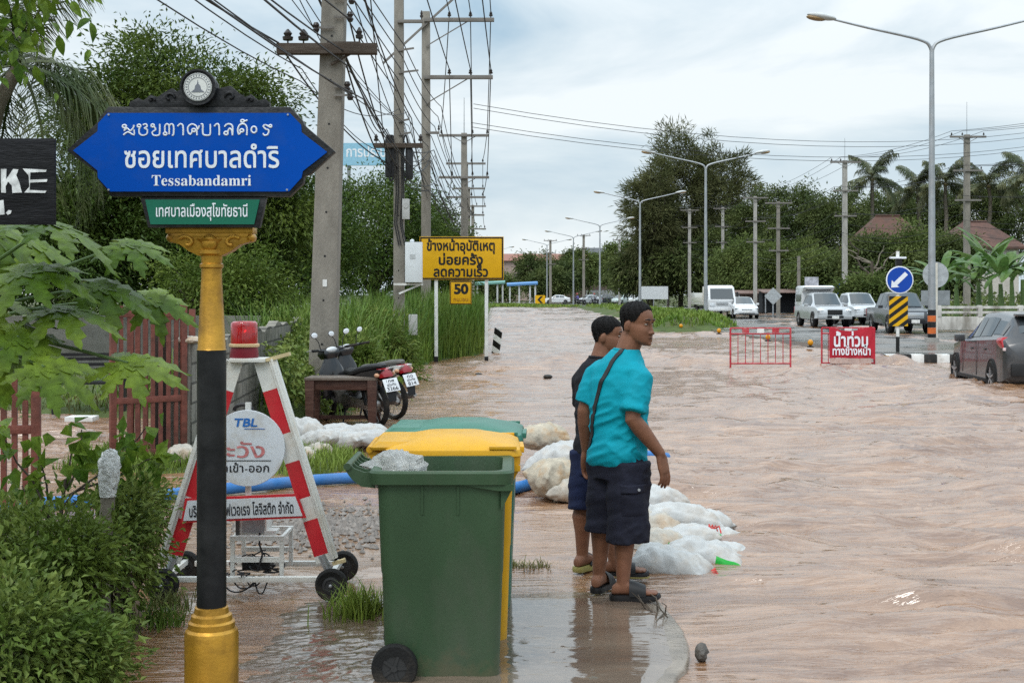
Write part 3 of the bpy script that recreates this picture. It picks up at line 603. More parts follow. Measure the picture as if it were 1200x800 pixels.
def wheelie_bin(name, label, k, loc, lid=True, rz=0):
    """240 litre two-wheeled bin, its hinge and wheels on the -x side; the origin is the middle of its foot"""
    m = bin_mats(k); t = thing(name, label, 'bin', loc, rz, 'wheelie bins on the footpath')
    b = MB()
    out = [rrect(-0.240, 0.252, -0.205, 0.205, 0.05, 0.012), rrect(-0.245, 0.256, -0.212, 0.212, 0.05, 0.06), rrect(-0.256, 0.270, -0.243, 0.243, 0.055, 0.50), rrect(-0.260, 0.273, -0.248, 0.248, 0.055, 0.52), rrect(-0.272, 0.283, -0.268, 0.268, 0.055, 0.895),
           rrect(-0.272, 0.283, -0.268, 0.268, 0.055, 0.910), rrect(-0.305, 0.318, -0.293, 0.293, 0.06, 0.916), rrect(-0.308, 0.322, -0.296, 0.296, 0.06, 0.965), rrect(-0.300, 0.312, -0.288, 0.288, 0.06, 0.975)]
    inn = [rrect(-0.262, 0.270, -0.250, 0.250, 0.06, 0.972), rrect(-0.255, 0.262, -0.243, 0.243, 0.055, 0.92), rrect(-0.20, 0.215, -0.19, 0.19, 0.045, 0.05)]
    b.loft(out+inn)
    for s in (-1, 1):                                             # grip ribs under the rim and the flared front lip
        for px in (-0.075, 0.08): b.box((px, s*0.262, 0.845), (0.010, 0.016, 0.13), rot=(-s*0.07, 0, 0))
    b.prism([(0.08, 0.916), (0.318, 0.916), (0.318, 0.888), (0.25, 0.888)], -0.284, -0.270); b.prism([(0.08, 0.916), (0.318, 0.916), (0.318, 0.888), (0.25, 0.888)], 0.270, 0.284)
    b.prism([(0.31, 0.92), (0.31, 0.885), (0.265, 0.80), (0.262, 0.92)], -0.262, -0.250); b.prism([(0.31, 0.92), (0.31, 0.885), (0.265, 0.80), (0.262, 0.92)], 0.250, 0.262)
    body = b.build('body', m, t, bevel=0.0, sharp=35)
    h = MB()
    for y in (-0.20, -0.115, -0.03, 0.03, 0.115, 0.20):
        h.prism([(-0.300, 0.965), (-0.33, 0.958), (-0.375, 0.975), (-0.400, 1.000), (-0.418, 0.995), (-0.412, 0.962), (-0.385, 0.925), (-0.345, 0.895), (-0.285, 0.888)], y-0.006, y+0.006)
    h.tube([(-0.405, -0.215, 0.985), (-0.405, 0.215, 0.985)], 0.016, 10)
    h.build('handle', m, t)
    for s in (-1, 1):
        w = MB(); w.lathe([(0.055, -0.024), (0.094, -0.024), (0.100, -0.014), (0.100, 0.014), (0.094, 0.024), (0.055, 0.024)], 28, (0, 0, 0), 0, 'Y', ring=True)
        wo = w.build('wheel', RUBBER, t, loc=(-0.195, s*0.262, 0.102))
        hb = MB(); hb.lathe([(0.056, -0.018), (0.056, 0.018)], 24, (0, 0, 0), 0, 'Y')
        for i in range(5): a = i*1.2566; hb.box((0.032*math.cos(a), s*0.019, 0.032*math.sin(a)), (0.045, 0.008, 0.012), rot=(0, -a, 0))
        hb.cyl((0, s*0.017, 0), (0, s*0.028, 0), 0.014, n=12); hb.build('hub', mat('hub_black', (0.03, 0.03, 0.03), 0.5), wo)
    MB().cyl((-0.195, -0.25, 0.102), (-0.195, 0.25, 0.102), 0.012, n=10).build('axle', STEEL, t)
    if lid:
        l = MB()
        l.loft([rrect(-0.315, 0.312, -0.305, 0.305, 0.06, 0.955), rrect(-0.325, 0.328, -0.310, 0.310, 0.06, 0.962), rrect(-0.325, 0.318, -0.305, 0.305, 0.06, 0.992), rrect(-0.29, 0.28, -0.28, 0.28, 0.07, 1.012), rrect(-0.17, 0.15, -0.20, 0.20, 0.07, 1.040), rrect(-0.15, 0.135, -0.18, 0.18, 0.07, 1.046)])
        l.loft([rrect(-0.395, -0.27, -0.235, 0.235, 0.02, 0.985), rrect(-0.40, -0.25, -0.24, 0.24, 0.025, 1.0), rrect(-0.37, -0.20, -0.22, 0.22, 0.025, 1.026)])
        lo = l.build('lid', m, t, bevel=0.004, sharp=35)
        
        for gc, gd in (((0.235, -0.300, 1.004), (0.13, 0.020, 0.016)), ((0.235, 0.300, 1.004), (0.13, 0.020, 0.016)), ((0.326, 0, 0.972), (0.03, 0.22, 0.03))): MB().box(gc, gd).build('lid_grip', m, lo, bevel=0.003)
    for ch in t.children:
        if ch.name.split('.')[0] in ('body', 'handle', 'lid'): ch.scale = (1, 1, 0.975)
    return t
wheelie_bin('wheelie_bin', 'dark green wheelie bin without a lid, open top, nearest of the three bins', 'g', (-0.312, 5.79, -0.010), lid=False)
wheelie_bin('wheelie_bin', 'yellow wheelie bin with closed lid between the two green bins', 'y', (-0.283, 6.36, -0.005), rz=R(1))
wheelie_bin('wheelie_bin', 'blue green wheelie bin with closed lid, standing behind the yellow bin', 't', (-0.262, 6.99, -0.005), rz=R(-1.5))
def crumple(c, r, n=26, m=16, seed=1, amp=0.25):
    rg = np.random.default_rng(seed); D = nm(rg.normal(size=(26, 3))); ph = rg.uniform(0, 6.28, 26)
    vs = []
    for i in range(m+1):
        a = math.pi*i/m
        for j in range(n):
            b = 2*math.pi*j/n; d = np.array((math.sin(a)*math.cos(b), math.sin(a)*math.sin(b), math.cos(a)))
            f = 1+amp*np.mean(np.abs(np.sin(D @ d*5+ph)))*2-amp
            f -= amp*0.5*abs(math.sin(7*b+2*math.cos(3*a)))*math.sin(a)
            vs.append((c[0]+r[0]*d[0]*f, c[1]+r[1]*d[1]*f, c[2]+r[2]*d[2]*f))
    return vs, [(i*n+j, i*n+(j+1) % n, (i+1)*n+(j+1) % n, (i+1)*n+j) for i in range(m) for j in range(n)]
PLAST = mat('clear_plastic', (0.80, 0.79, 0.76), 0.14, var=0.12, vs=24, bump=0.5, bs=50); PLAST.node_tree.nodes['Principled BSDF'].inputs['Transmission Weight'].default_value = 0.65; PLAST.node_tree.nodes['Principled BSDF'].inputs['IOR'].default_value = 1.2
for k in 'gyt': mud_line(bin_mats(k), 0.0, 0.26)
q = MB(); q.add(*crumple((-0.520, 5.76, 0.905), (0.135, 0.15, 0.085), 30, 15, 4, 0.55), 0, False)
tag(q.build('plastic_bag', PLAST), 'crumpled clear plastic bag lying in the open green bin', 'plastic bag')

# ------------------------------------------------------------------ warning trestle on wheels
def trestle():
    Y0 = 7.12; k = Y0/1500
    t = thing('warning_trestle', 'wheeled white trestle with red bands, round warning sign and red beacon', 'warning sign', (X_at(291, Y0), Y0, 0), R(0))
    sx = lambda p: (p-291)*k; sz = lambda p: 1.7-(p-345)*k
    RW = [mat('trestle_white', (0.66, 0.66, 0.63), 0.45, dirt=(0.38, 0.31, 0.23), dirt_amt=0.6, dirt_s=6), REDP]
    for s in (-1, 1):
        p0 = Vector((s*0.075, 0, 1.325)); p1 = Vector((s*0.420, 0, 0.215))
        for y, nme in ((0.0, 'leg'), (0.42, 'leg')):
            a = p0+Vector((0, 0.10 if y else 0, 0)); b = p1+Vector((0, y, 0)); mb = MB()
            cuts = [(0, .14, 0), (.14, .36, 1), (.36, .50, 0), (.50, .68, 1), (.68, .79, 0), (.79, .965, 1), (.965, 1.0, 0)]
            for c0, c1, mi in (cuts if not y else []): mb.bar(a+(b-a)*c0, a+(b-a)*c1, 0.086, 0.012, mi, up=(0, 1, 0))
            if not y: mb.build(nme, RW, t)
            rl = MB(); off = Vector((s*0.058, 0.004, 0.018)); rl.bar(a+off, b+off, 0.040, 0.040, 0, up=(0, 1, 0)); rl.bar(a+off+Vector((0, -0.026, 0)), b+off+Vector((0, -0.026, 0)), 0.012, 0.012, 0, up=(0, 1, 0)); (None if y else rl.build('rail', RW[0], t, bevel=0.002))
            d = (b-a).normalized(); tip = Vector((s*0.455, y, 0.115))
            if not y: MB().tube([b-d*0.04, tip+Vector((0, 0, 0.03))], 0.022, 12).build('foot_tube', STEEL, t)
            else: MB().bar((tip.x, 0.0, 0.128), (tip.x, y, 0.128), 0.028, 0.028).build('base_bar', RW[0], t)
            w = MB(); w.lathe([(0.052, -0.026), (0.078, -0.030), (0.088, -0.018), (0.091, 0), (0.088, 0.018), (0.078, 0.030), (0.052, 0.026)], 28, (0, 0, 0), 0, 'Y', ring=True)
            wo = w.build('wheel', RUBBER, t, loc=tip+Vector((s*0.012, -0.035 if not y else 0.035, -0.020)))
            h = MB(); h.lathe([(0.054, -0.020), (0.034, -0.026), (0.030, -0.012), (0.012, -0.014), (0.011, -0.034), (0.001, -0.036), (0.001, 0.02), (0.054, 0.02)], 24, (0, 0, 0), 0, 'Y'); h.build('hub', mat('hub_dark', (0.035, 0.035, 0.037), 0.5), wo)
            MB().ell((0, -0.037, 0), (0.010, 0.006, 0.010), 10, 6).build('hub_cap', STEEL, wo)
    MB().box((0, 0.05, 1.335), (0.20, 0.18, 0.022)).build('top_plate', RW[0], t, bevel=0.004)
    MB().bar((0.10, 0.0, 1.335), (0.235, -0.02, 1.372), 0.03, 0.02).build('clip', mat('straw_tape', (0.55, 0.45, 0.26), 0.7), t)
    MB().bar((s*0.42+0.05, 0, 0.205), (s*0.42+0.12, 0, 0.225), 0.03, 0.02).build('clip', mat('straw_tape', (0.55, 0.45, 0.26), 0.7), t)
    bx = sx(284)
    bb = MB(); bb.lathe([(0.078, 1.346), (0.080, 1.354), (0.076, 1.40), (0.074, 1.412)], 28, (bx, 0.05, 0)); bc = bb.build('beacon_base', mat('beacon_base_red', (0.16, 0.012, 0.022), 0.4), t)
    MB().lathe([(0.080, 1.406), (0.085, 1.410), (0.085, 1.422), (0.080, 1.426)], 28, (bx, 0.05, 0)).build('collar', mat('old_brass', (0.5, 0.36, 0.2), 0.45), bc)
    ld = mat('beacon_red', (0.55, 0.012, 0.018), 0.08, var=0.1, coat=0.8); nt = ld.node_tree; ld.node_tree.nodes['Principled BSDF'].inputs['Transmission Weight'].default_value = 0.55
    lens = MB(); lens.lathe([(0.075, 1.424), (0.075, 1.520), (0.073, 1.540), (0.064, 1.550), (0.02, 1.552), (0.001, 1.552)], 36, (bx, 0.05, 0)); lo = lens.build('beacon_lens', ld, t, sharp=50)
    rf = MB(); rf.lathe([(0.010, -0.022), (0.030, -0.010), (0.040, 0.012), (0.042, 0.022), (0.036, 0.022), (0.026, 0.0), (0.006, -0.014)], 24, (bx+0.008, -0.005+0.05, 1.480), 0, 'Y'); rf.ell((bx+0.008, 0.035, 1.48), (0.014, 0.014, 0.02)); rf.build('reflector', mat('red_mirror', (0.8, 0.12, 0.08), 0.15, 0.6), lo)
    MB().cyl((bx, 0.05, 1.42), (bx, 0.05, 1.47), 0.014, n=10).build('lamp_stem', STEEL, lo)
    dz = sz(524); dk = MB(); dk.lathe([(0.209, -0.040), (0.211, -0.036), (0.211, -0.030), (0.209, -0.026)], 56, (0, 0, dz), axis='Y')
    DISC = mat('disc_white', (0.60, 0.63, 0.67), 0.42, var=0.07, dirt=(0.42, 0.36, 0.28), dirt_amt=0.55, dirt_s=9)
    d = dk.build('round_sign', DISC, t)
    yy = -0.0425; TB = mat('logo_blue', (0.02, 0.13, 0.42), 0.45); RD = mat('faded_red', (0.50, 0.17, 0.17), 0.5, var=0.4, vs=30); BK = mat('ink_black', (0.02, 0.02, 0.024), 0.5)
    lettering([('TBL', sx(275), sx(303), sz(498.5), 0.063, 0.035)], TB, d, yy, skew=0.2); lettering([('ระวัง', sx(251), sx(312), sz(534.5), 0.112, 0.012)], RD, d, yy); lettering([('รถเข้า-ออก', sx(254.5), sx(317), sz(551.5), 0.062, 0.014)], BK, d, yy)
    r = MB(); r.box((sx(286.5), yy+0.001, sz(538.3)), (66*k, 0.002, 0.004)); r.build('rule', BK, d); r = MB(); r.box((sx(300), yy+0.001, sz(501.3)), (24*k, 0.002, 0.003)); r.build('small_line', TB, d)
    MB().tube([(sx(284)+0.05*math.cos(a*0.35), 0.02, sz(481)+0.032*math.sin(a*0.35)) for a in range(10)], 0.011, 8).build('grip_hoop', BLACKP, t)
    MB().bar((0, 0.0, dz+0.25), (0, 0.0, 0.56), 0.03, 0.02, up=(0, 1, 0)).build('sign_bracket', RW[0], t)
    bp = MB(); bp.prism([(sx(219), sz(582.5)), (sx(350), sz(577)), (sx(360), sz(605)), (sx(214), sz(611))], -0.040, -0.028)
    b = bp.build('company_plate', REDP, t)
    b2 = MB(); b2.prism([(sx(222), sz(585)), (sx(347.5), sz(580)), (sx(356), sz(602.5)), (sx(217), sz(608.3))], -0.0445, -0.041); b2.build('plate_face', DISC, b)
    Mt = Matrix.Translation((sx(288), 0, sz(594))) @ Matrix.Rotation(R(-2.2), 4, 'Y') @ Matrix.Translation((-sx(288), 0, -sz(594)))
    lettering([('บริษัท ไทยเบฟเวอเรจ โลจิสติก จำกัด', sx(224), sx(345.5), sz(601.3), 0.085, 0.018)], BK, b, -0.0472, M=Mt)
    MB().bar((-0.40, 0.0, 0.118), (0.42, 0.0, 0.118), 0.03, 0.03).build('cross_bar', RW[0], t, bevel=0.003)
    MB().bar((-0.40, 0.42, 0.118), (0.42, 0.42, 0.118), 0.03, 0.03).build('cross_bar', RW[0], t, bevel=0.003)
    fr = MB()
    for x in (-0.10, 0.175):
        for y in (0.06, 0.36): fr.bar((x, y, 0.12), (x, y, 0.334), 0.022, 0.022)
    for y in (0.06, 0.36):
        for z in (0.335, 0.215): fr.bar((-0.113, y, z), (0.188, y, z), 0.026, 0.026)
    for x in (-0.10, 0.175): fr.bar((x, 0.075, 0.335), (x, 0.345, 0.335), 0.018, 0.018)
    fr.build('equipment_frame', RW[0], t)
    cb = MB(); cb.box((sx(291), 0.18, 0.395), (0.165, 0.16, 0.10)); c = cb.build('control_box', RW[0], t, bevel=0.005)
    MB().box((sx(293), 0.097, 0.395), (0.125, 0.006, 0.075)).build('front_panel', mat('panel_grey', (0.26, 0.27, 0.28), 0.5), c)
    MB().box((sx(274.5), 0.10, 0.395), (0.018, 0.05, 0.10)).build('open_flap', mat('panel_dark', (0.06, 0.06, 0.06), 0.5), c)
    MB().box((sx(313), 0.14, 0.36), (0.07, 0.10, 0.02)).build('tray', RW[0], t)
    rg = random.Random(5)
    for i in range(13):
        p = [Vector((rg.uniform(-0.11, 0.13), rg.uniform(0.02, 0.2), rg.uniform(0.13, 0.2)))]
        for j in range(9): p.append(p[-1]+Vector((rg.uniform(-0.07, 0.07), rg.uniform(-0.04, 0.04), rg.uniform(-0.035, 0.03))))
        p = [Vector((max(-0.14, min(0.16, q.x)), q.y, max(0.13, q.z))) for q in p]
        cu = [p[j]*(1-f)**2/2+p[j+1]*(0.5+f*(1-f))+p[j+2]*f*f/2 for j in range(len(p)-2) for f in (0, .25, .5, .75)]
        MB().tube(cu, 0.0042, 5).build('cable', mat('cable_brown', (0.12, 0.05, 0.03), 0.6) if i % 5 == 4 else CABLE, t)
    for off, w, hh in ((-0.02, 0.09, 0.07), (0.03, 0.06, 0.055), (0.07, 0.045, 0.10), (-0.06, 0.12, 0.09)):
        MB().tube([(off-w+2*w*i/14, 0.0+0.01*math.sin(i), 0.135-hh*math.sin(math.pi*i/14)) for i in range(15)], 0.0042, 5).build('cable', CABLE, t)
    MB().tube([(sx(301), 0.08, 0.36), (sx(302), 0.05, 0.30), (sx(306), 0.04, 0.25), (sx(303), 0.04, 0.2), (sx(300), 0.05, 0.16)], 0.006, 6).build('cable', CABLE, t)
    bt = MB(); bt.box((sx(294), 0.20, 0.165), (0.16, 0.12, 0.06)); bt.build('battery', BLACKP, t, bevel=0.006)
trestle()

# ------------------------------------------------------------------ blue lay-flat hose, sandbags
HOSE = mat('hose_blue', (0.035, 0.16, 0.42), 0.4, var=0.2, bump=0.2, bs=60, dirt=(0.12, 0.14, 0.18), dirt_amt=0.4)
hp = [(-4.6, 9.9, .05), (-3.7, 10.1, .055), (-2.9, 10.5, .055), (-2.2, 11.0, .06), (-1.7, 11.35, .06), (-1.2, 11.5, .06), (-0.6, 11.3, .06), (-0.1, 10.9, .055), (0.15, 11.1, .06), (0.40, 11.6, .14), (0.60, 12.1, .22), (0.85, 12.5, .20), (1.2, 12.9, .1), (1.6, 13.2, .02)]
tag(MB().tube(smooth_path(hp), 0.05, 12).build('water_hose', HOSE), 'blue lay-flat water hose snaking behind the bins', 'hose')

BAGW = mat('bag_white', (0.44, 0.44, 0.43), 0.65, var=0.12, vs=9, bump=0.35, bs=24, dirt=(0.36, 0.29, 0.22), dirt_amt=0.6, dirt_s=6)
BAGW2 = mat('bag_dirty', (0.42, 0.39, 0.34), 0.65, var=0.2, vs=9, bump=0.35, bs=24, dirt=(0.36, 0.24, 0.14), dirt_amt=0.85, dirt_s=4)
BAGY = mat('bag_straw', (0.42, 0.37, 0.29), 0.75, var=0.3, vs=14, bump=0.6, bs=25, dirt=(0.30, 0.17, 0.07), dirt_amt=0.95, dirt_s=7)
GRNP = mat('print_green', (0.012, 0.32, 0.035), 0.5, var=0.2)
REDT = mat('red_tie', (0.5, 0.06, 0.05), 0.6)
def sandbag(label, loc, L, W, H, rz=0.0, tilt=(0, 0), m=None, seed=0, green=None, tie=False, group='white sandbags holding back the flood', M2=None):
    t = thing('sandbag', label, 'sandbag', loc, 0, group)
    rg = np.random.default_rng(seed+100); n, mm = 52, 40; vs = []; ph = rg.uniform(0, 6.28, 6)
    D = nm(rg.normal(size=(14, 3))); dp = rg.uniform(0, 6.28, 14)
    for i in range(mm+1):
        u = -1+2*i/mm; au = abs(u)
        w = 0.93+0.12*au**5-0.30*max(0, au-0.92)/0.08*0.2
        hh = (1-au**2.4)**0.55*0.95+0.045
        for j in range(n):
            a = 2*math.pi*j/n; ca, sa = math.cos(a), math.sin(a)
            y = (abs(ca)**0.62)*(1 if ca > 0 else -1)*w; z = (abs(sa)**1.05)*(1 if sa > 0 else -1)*hh
            d = np.array((u*1.25, y, z))
            f = np.mean(np.sin(D @ d*3.2+dp))*0.22
            cr = np.mean(np.abs(np.sin(D[:6] @ d*6.5+dp[:6]*1.3)))-0.62
            cr2 = np.mean(np.abs(np.sin(D[6:11] @ d*15+dp[6:11])))-0.62
            g = 0.7*f+0.26*cr+0.12*cr2+0.24*math.sin(9*a+ph[0]+2*u)*au**3.0+0.05*math.sin(19*a+ph[4])*au**1.5
            g += 0.16*(abs(math.sin(float(D[11] @ d)*3.6+dp[11]))-0.6)+0.12*(abs(math.sin(float(D[12] @ d)*5.5+dp[12]))-0.6)+0.08*(abs(math.sin(float(D[13] @ d)*9+dp[13]))-0.6)
            z *= 1-0.3*(z < 0)
            vs.append((u*L/2*(1+0.035*math.sin(3*a+ph[2])+0.05*abs(ca)**3), y*W/2*(1+0.3*f+0.10*cr+0.05*math.sin(11*u+ph[5])*abs(ca)), z*H/2*(1+g)))
    fs = [(i*n+j, i*n+(j+1) % n, (i+1)*n+(j+1) % n, (i+1)*n+j) for i in range(mm) for j in range(n)]+[tuple(range(n-1, -1, -1)), tuple(mm*n+j for j in range(n))]
    Mx = Matrix.Rotation(rz, 4, 'Z') @ Matrix.Rotation(tilt[0], 4, 'Y') @ Matrix.Rotation(tilt[1], 4, 'X')
    s = MB(); s.add(vs, fs, 0, True, Mx)
    if green:                                      # (u range, angle range) of the printed patch
        u0, u1, a0, a1 = green
        for q in range(len(s.f)-2):
            i, j = divmod(q, n); u = -1+2*(i+.5)/mm; a = 360*(j+.5)/n
            if u0 <= u <= u1 and a0 <= a <= a1: s.m[q] = 1
    s.build('sack', [m or BAGW, GRNP], t, sharp=180)
    if tie:
        k = MB(); c = Mx @ Vector((L/2*0.93, 0, 0.02))
        for i in range(4): k.tube([c, c+Mx.to_3x3() @ Vector((0.03+0.01*i, 0.05-0.035*i, 0.03)), c+Mx.to_3x3() @ Vector((0.05, 0.09-0.06*i, -0.01))], 0.006, 5)
        k.build('tie', REDT, t)
    return t
def px_bag(label, px, py, Y, wpx, hpx, **kw):
    """a bag whose middle shows near (px, py) at distance Y"""
    k = Y/1500; L = wpx*k; H = hpx*k
    return sandbag(label, (X_at(px, Y), Y, Z_at(py, Y)), L, kw.pop('W', 0.36), H, **kw)
# heap by the two men
px_bag('white sandbag lying flat in the water beside the dark sandal, lowest of the heap', 787, 664, 7.85, 92, 44, seed=1, rz=R(-16), tilt=(R(12), 0), tie=True)
px_bag('white sandbag with a big bright green corner facing the water', 826, 656, 8.25, 92, 46, seed=2, rz=R(-12), tilt=(R(12), R(-8)), green=(0.25, 0.97, 150, 262), W=0.42)
px_bag('half sunk white sandbag at the outer tip of the heap', 852, 652, 8.5, 48, 30, seed=3, rz=R(-35), W=0.34)
px_bag('white sandbag with red tie and a green edge in the middle of the heap', 800, 634, 8.75, 74, 36, seed=4, rz=R(14), tilt=(R(-12), 0), green=(-0.95, -0.1, 165, 262), tie=True)
px_bag('grey white sandbag with a dark green print, behind the calf of the man in blue', 772, 640, 8.6, 60, 40, seed=5, rz=R(35), m=BAGW2, green=(-0.3, 0.7, 150, 320))
px_bag('plump white sandbag topping the heap', 798, 608, 9.1, 86, 38, seed=6, rz=R(6), tilt=(R(8), 0))
px_bag('white sandbag resting against the back of the heap', 824, 616, 9.4, 56, 36, seed=7, rz=R(-40))
px_bag('small white sandbag behind the heap, beside the hand of the man', 770, 588, 10.0, 60, 36, seed=8, rz=R(20))
px_bag('dull white sandbag squeezed under the topmost bag of the heap', 768, 618, 9.0, 64, 38, seed=9, rz=R(-25), m=BAGW2)
px_bag('crumpled pale sandbag with green stripe sunk among the heap', 834, 634, 8.9, 62, 34, seed=10, rz=R(-28), green=(0.2, 0.6, 120, 340), m=BAGW)
px_bag('pale sandbag buried low in the heap', 800, 640, 9.0, 90, 44, seed=11, rz=R(5), m=BAGW2)
# heap behind the men, by the hose
px_bag('white sandbag on top of the straw-stained heap behind the men', 655, 540, 11.2, 66, 40, seed=12, rz=R(-24), tilt=(R(-14), 0), W=0.5)
px_bag('straw coloured torn sandbag slumping toward the water behind the men', 652, 566, 10.7, 62, 58, seed=13, rz=R(30), m=BAGY, tilt=(R(20), 0))
px_bag('soiled white sandbag at the foot of the straw-stained heap', 672, 576, 10.6, 54, 34, seed=14, rz=R(-15), m=BAGW2)
px_bag('brown sandbag on the water behind the teal bin lid', 636, 514, 12.4, 60, 34, seed=15, rz=R(10), m=BAGY)
px_bag('muddy sandbag wedged under the blue hose', 660, 555, 11.4, 50, 44, seed=16, rz=R(60), m=BAGW2)
# row by the motorcycles
for i, (a, b, y, w, h, rz, lb) in enumerate([
        (358, 506, 14.3, 46, 28, 0, 'white sandbag at the trestle end of the row by the motorcycles'), (357, 498, 14.5, 36, 18, 10, 'small white sandbag perched on top of the row by the motorcycles'),
        (375, 516, 14.0, 52, 24, -25, 'white sandbag slanting down in the row below the dark table'), (392, 514, 14.2, 54, 24, -18, 'white sandbag in the row in line with the table leg'),
        (408, 518, 14.0, 50, 24, -28, 'white sandbag in the row in front of the nearest motorcycle wheel'), (424, 510, 14.3, 58, 26, -22, 'white sandbag with upturned corner next to the bins'),
        (440, 515, 14.0, 46, 22, 15, 'white sandbag of the row half hidden by the bins'), (396, 508, 14.7, 50, 22, 5, 'white sandbag in the second layer behind the row'),
        (357, 534, 12.9, 26, 20, 5, 'small soiled sandbag on the grass beside the trestle leg'), (376, 528, 13.2, 26, 18, 30, 'little tilted sandbag on the grass under the row')]):
    px_bag(lb, a, b, y, w, h, seed=30+i, rz=R(rz), tilt=(R(rz*0.4), 0), W=0.3, m=BAGW2 if i in (8, 9) else BAGW)
px_bag('white and orange sandbag slumped by the block wall end', 213, 534, 12.4, 32, 26, seed=50, rz=R(20), W=0.22, m=BAGW2)
px_bag('pale sack lying on top of the block wall end', 222, 399, 12.9, 34, 10, seed=51, rz=R(5), W=0.25, m=BAGW2)
# ------------------------------------------------------------------ yard gates, block wall, bench, motorcycles
RUST = mat('gate_redbrown', (0.155, 0.050, 0.036), 0.6, var=0.3, vs=14, bump=0.2, bs=60, dirt=(0.07, 0.035, 0.025), dirt_amt=0.7)
def gate_leaf(label, loc, rz, w, z0, z1, nb, rails):
    t = thing('gate_leaf', label, 'gate', loc, rz)
    for x in (0, w): MB().box((x, 0, (z0+z1)/2), (0.06, 0.05, z1-z0)).build('stile', RUST, t, bevel=0.004)
    for z in rails: MB().box((w/2, 0, z), (w-0.06, 0.042, 0.06)).build('rail', RUST, t, bevel=0.004)
    for i in range(nb):
        x = w*(i+1)/(nb+1); MB().box((x, 0, (z0+z1)/2+0.01), (0.036, 0.026, z1-z0-0.04)).build('bar', RUST, t)
    return t
gate_leaf('red brown barred gate leaf behind the bushes, beside the black board', (-3.92, 8.75, 0.05), R(8), 0.64, 0.05, 1.32, 8, (0.12, 0.72, 1.26))
gate_leaf('red brown barred gate leaf swung open against the block wall end', (-3.85, 12.35, 0.05), R(38), 0.72, 0.02, 1.55, 8, (0.1, 0.62, 1.46))
gate_leaf('red brown gate leaf half hidden behind the leaf by the wall', (-3.90, 13.1, 0.05), R(3), 0.62, 0.02, 1.50, 7, (0.1, 0.62, 1.42))
def block_mat():
    m = mat('block_wall', (0.22, 0.205, 0.175), 0.9, var=0.25, bump=0.5, bs=40, dirt=(0.06, 0.062, 0.04), dirt_amt=0.85, dirt_s=2.2)
    nt = m.node_tree; N = nt.nodes; Lk = nt.links; mu = [n for n in N if n.type == 'MIX'][0]
    tc = [q for q in N if q.type == 'TEX_COORD'][0]; sp = N.new('ShaderNodeSeparateXYZ'); cb = N.new('ShaderNodeCombineXYZ'); Lk.new(tc.outputs['Object'], sp.inputs[0]); Lk.new(sp.outputs['Y'], cb.inputs['X']); Lk.new(sp.outputs['Z'], cb.inputs['Y'])
    br = N.new('ShaderNodeTexBrick'); br.inputs['Scale'].default_value = 1; br.inputs['Brick Width'].default_value = 0.40; br.inputs['Row Height'].default_value = 0.2; br.inputs['Mortar Size'].default_value = 0.014
    br.inputs['Color1'].default_value = (0.24, 0.22, 0.185, 1); br.inputs['Color2'].default_value = (0.19, 0.18, 0.155, 1); br.inputs['Mortar'].default_value = (0.075, 0.07, 0.06, 1)
    Lk.new(cb.outputs[0], br.inputs['Vector']); Lk.new(br.outputs['Color'], mu.inputs[6]); return m
def block_wall():
    t = thing('block_wall', 'weathered grey block wall running back from the open gate', 'wall', (-3.30, 12.9, 0), R(3.5))
    b = MB(); L = 12.5; n = 40
    tops = [1.22+0.04*math.sin(i*1.7)+0.03*math.sin(i*0.6) for i in range(n+1)]
    for i in range(n):
        pass
    vs = []; 
    for i in range(n+1):
        y = L*i/n
        for x, z in ((-0.07, -0.1), (0.07, -0.1), (0.07+0.006*math.sin(i*3), tops[i]), (-0.07, tops[i])): vs.append((x, y, z))
    b.add(vs, [(4*i+j, 4*i+(j+1) % 4, 4*i+4+(j+1) % 4, 4*i+4+j) for i in range(n) for j in range(4)]+[(0, 1, 2, 3), (4*n+3, 4*n+2, 4*n+1, 4*n)])
    b.build('wall', block_mat(), t)
    p = MB(); p.loft([[(-0.13, -0.12, -0.1), (0.06, -0.12, -0.1), (0.06, 0.02, -0.1), (-0.13, 0.02, -0.1)], [(-0.12, -0.10, 0.7), (0.06, -0.10, 0.7), (0.06, 0.02, 0.7), (-0.12, 0.02, 0.7)], [(-0.05, -0.09, 1.26), (0.075, -0.09, 1.26), (0.075, 0.02, 1.26), (-0.05, 0.02, 1.26)]])
    p.build('end_post', mat('wall_post', (0.15, 0.135, 0.115), 0.9, bump=0.6, bs=30, dirt=(0.05, 0.045, 0.035), dirt_amt=0.9, dirt_s=5), t, bevel=0.01)
    for s, zz in ((0.0, 0.0),):
        MB().box((-0.24, -0.02, 0.68), (0.15, 0.10, 1.5)).build('dark_post', mat('charred_post', (0.045, 0.035, 0.03), 0.9, bump=0.5), t, bevel=0.01)
block_wall()
def yard_wall():
    t = thing('yard_wall', 'low block wall across the back of the yard behind the gates', 'wall', (-12.0, 27, 0), 0)
    w = MB(); w.box((3.2, 0, 0.6), (7.0, 0.15, 1.3)); o = w.build('wall', mat('back_block', (0.2, 0.19, 0.17), 0.9, var=0.3, bump=0.4, dirt=(0.08, 0.075, 0.06), dirt_amt=0.7), t)
yard_wall()
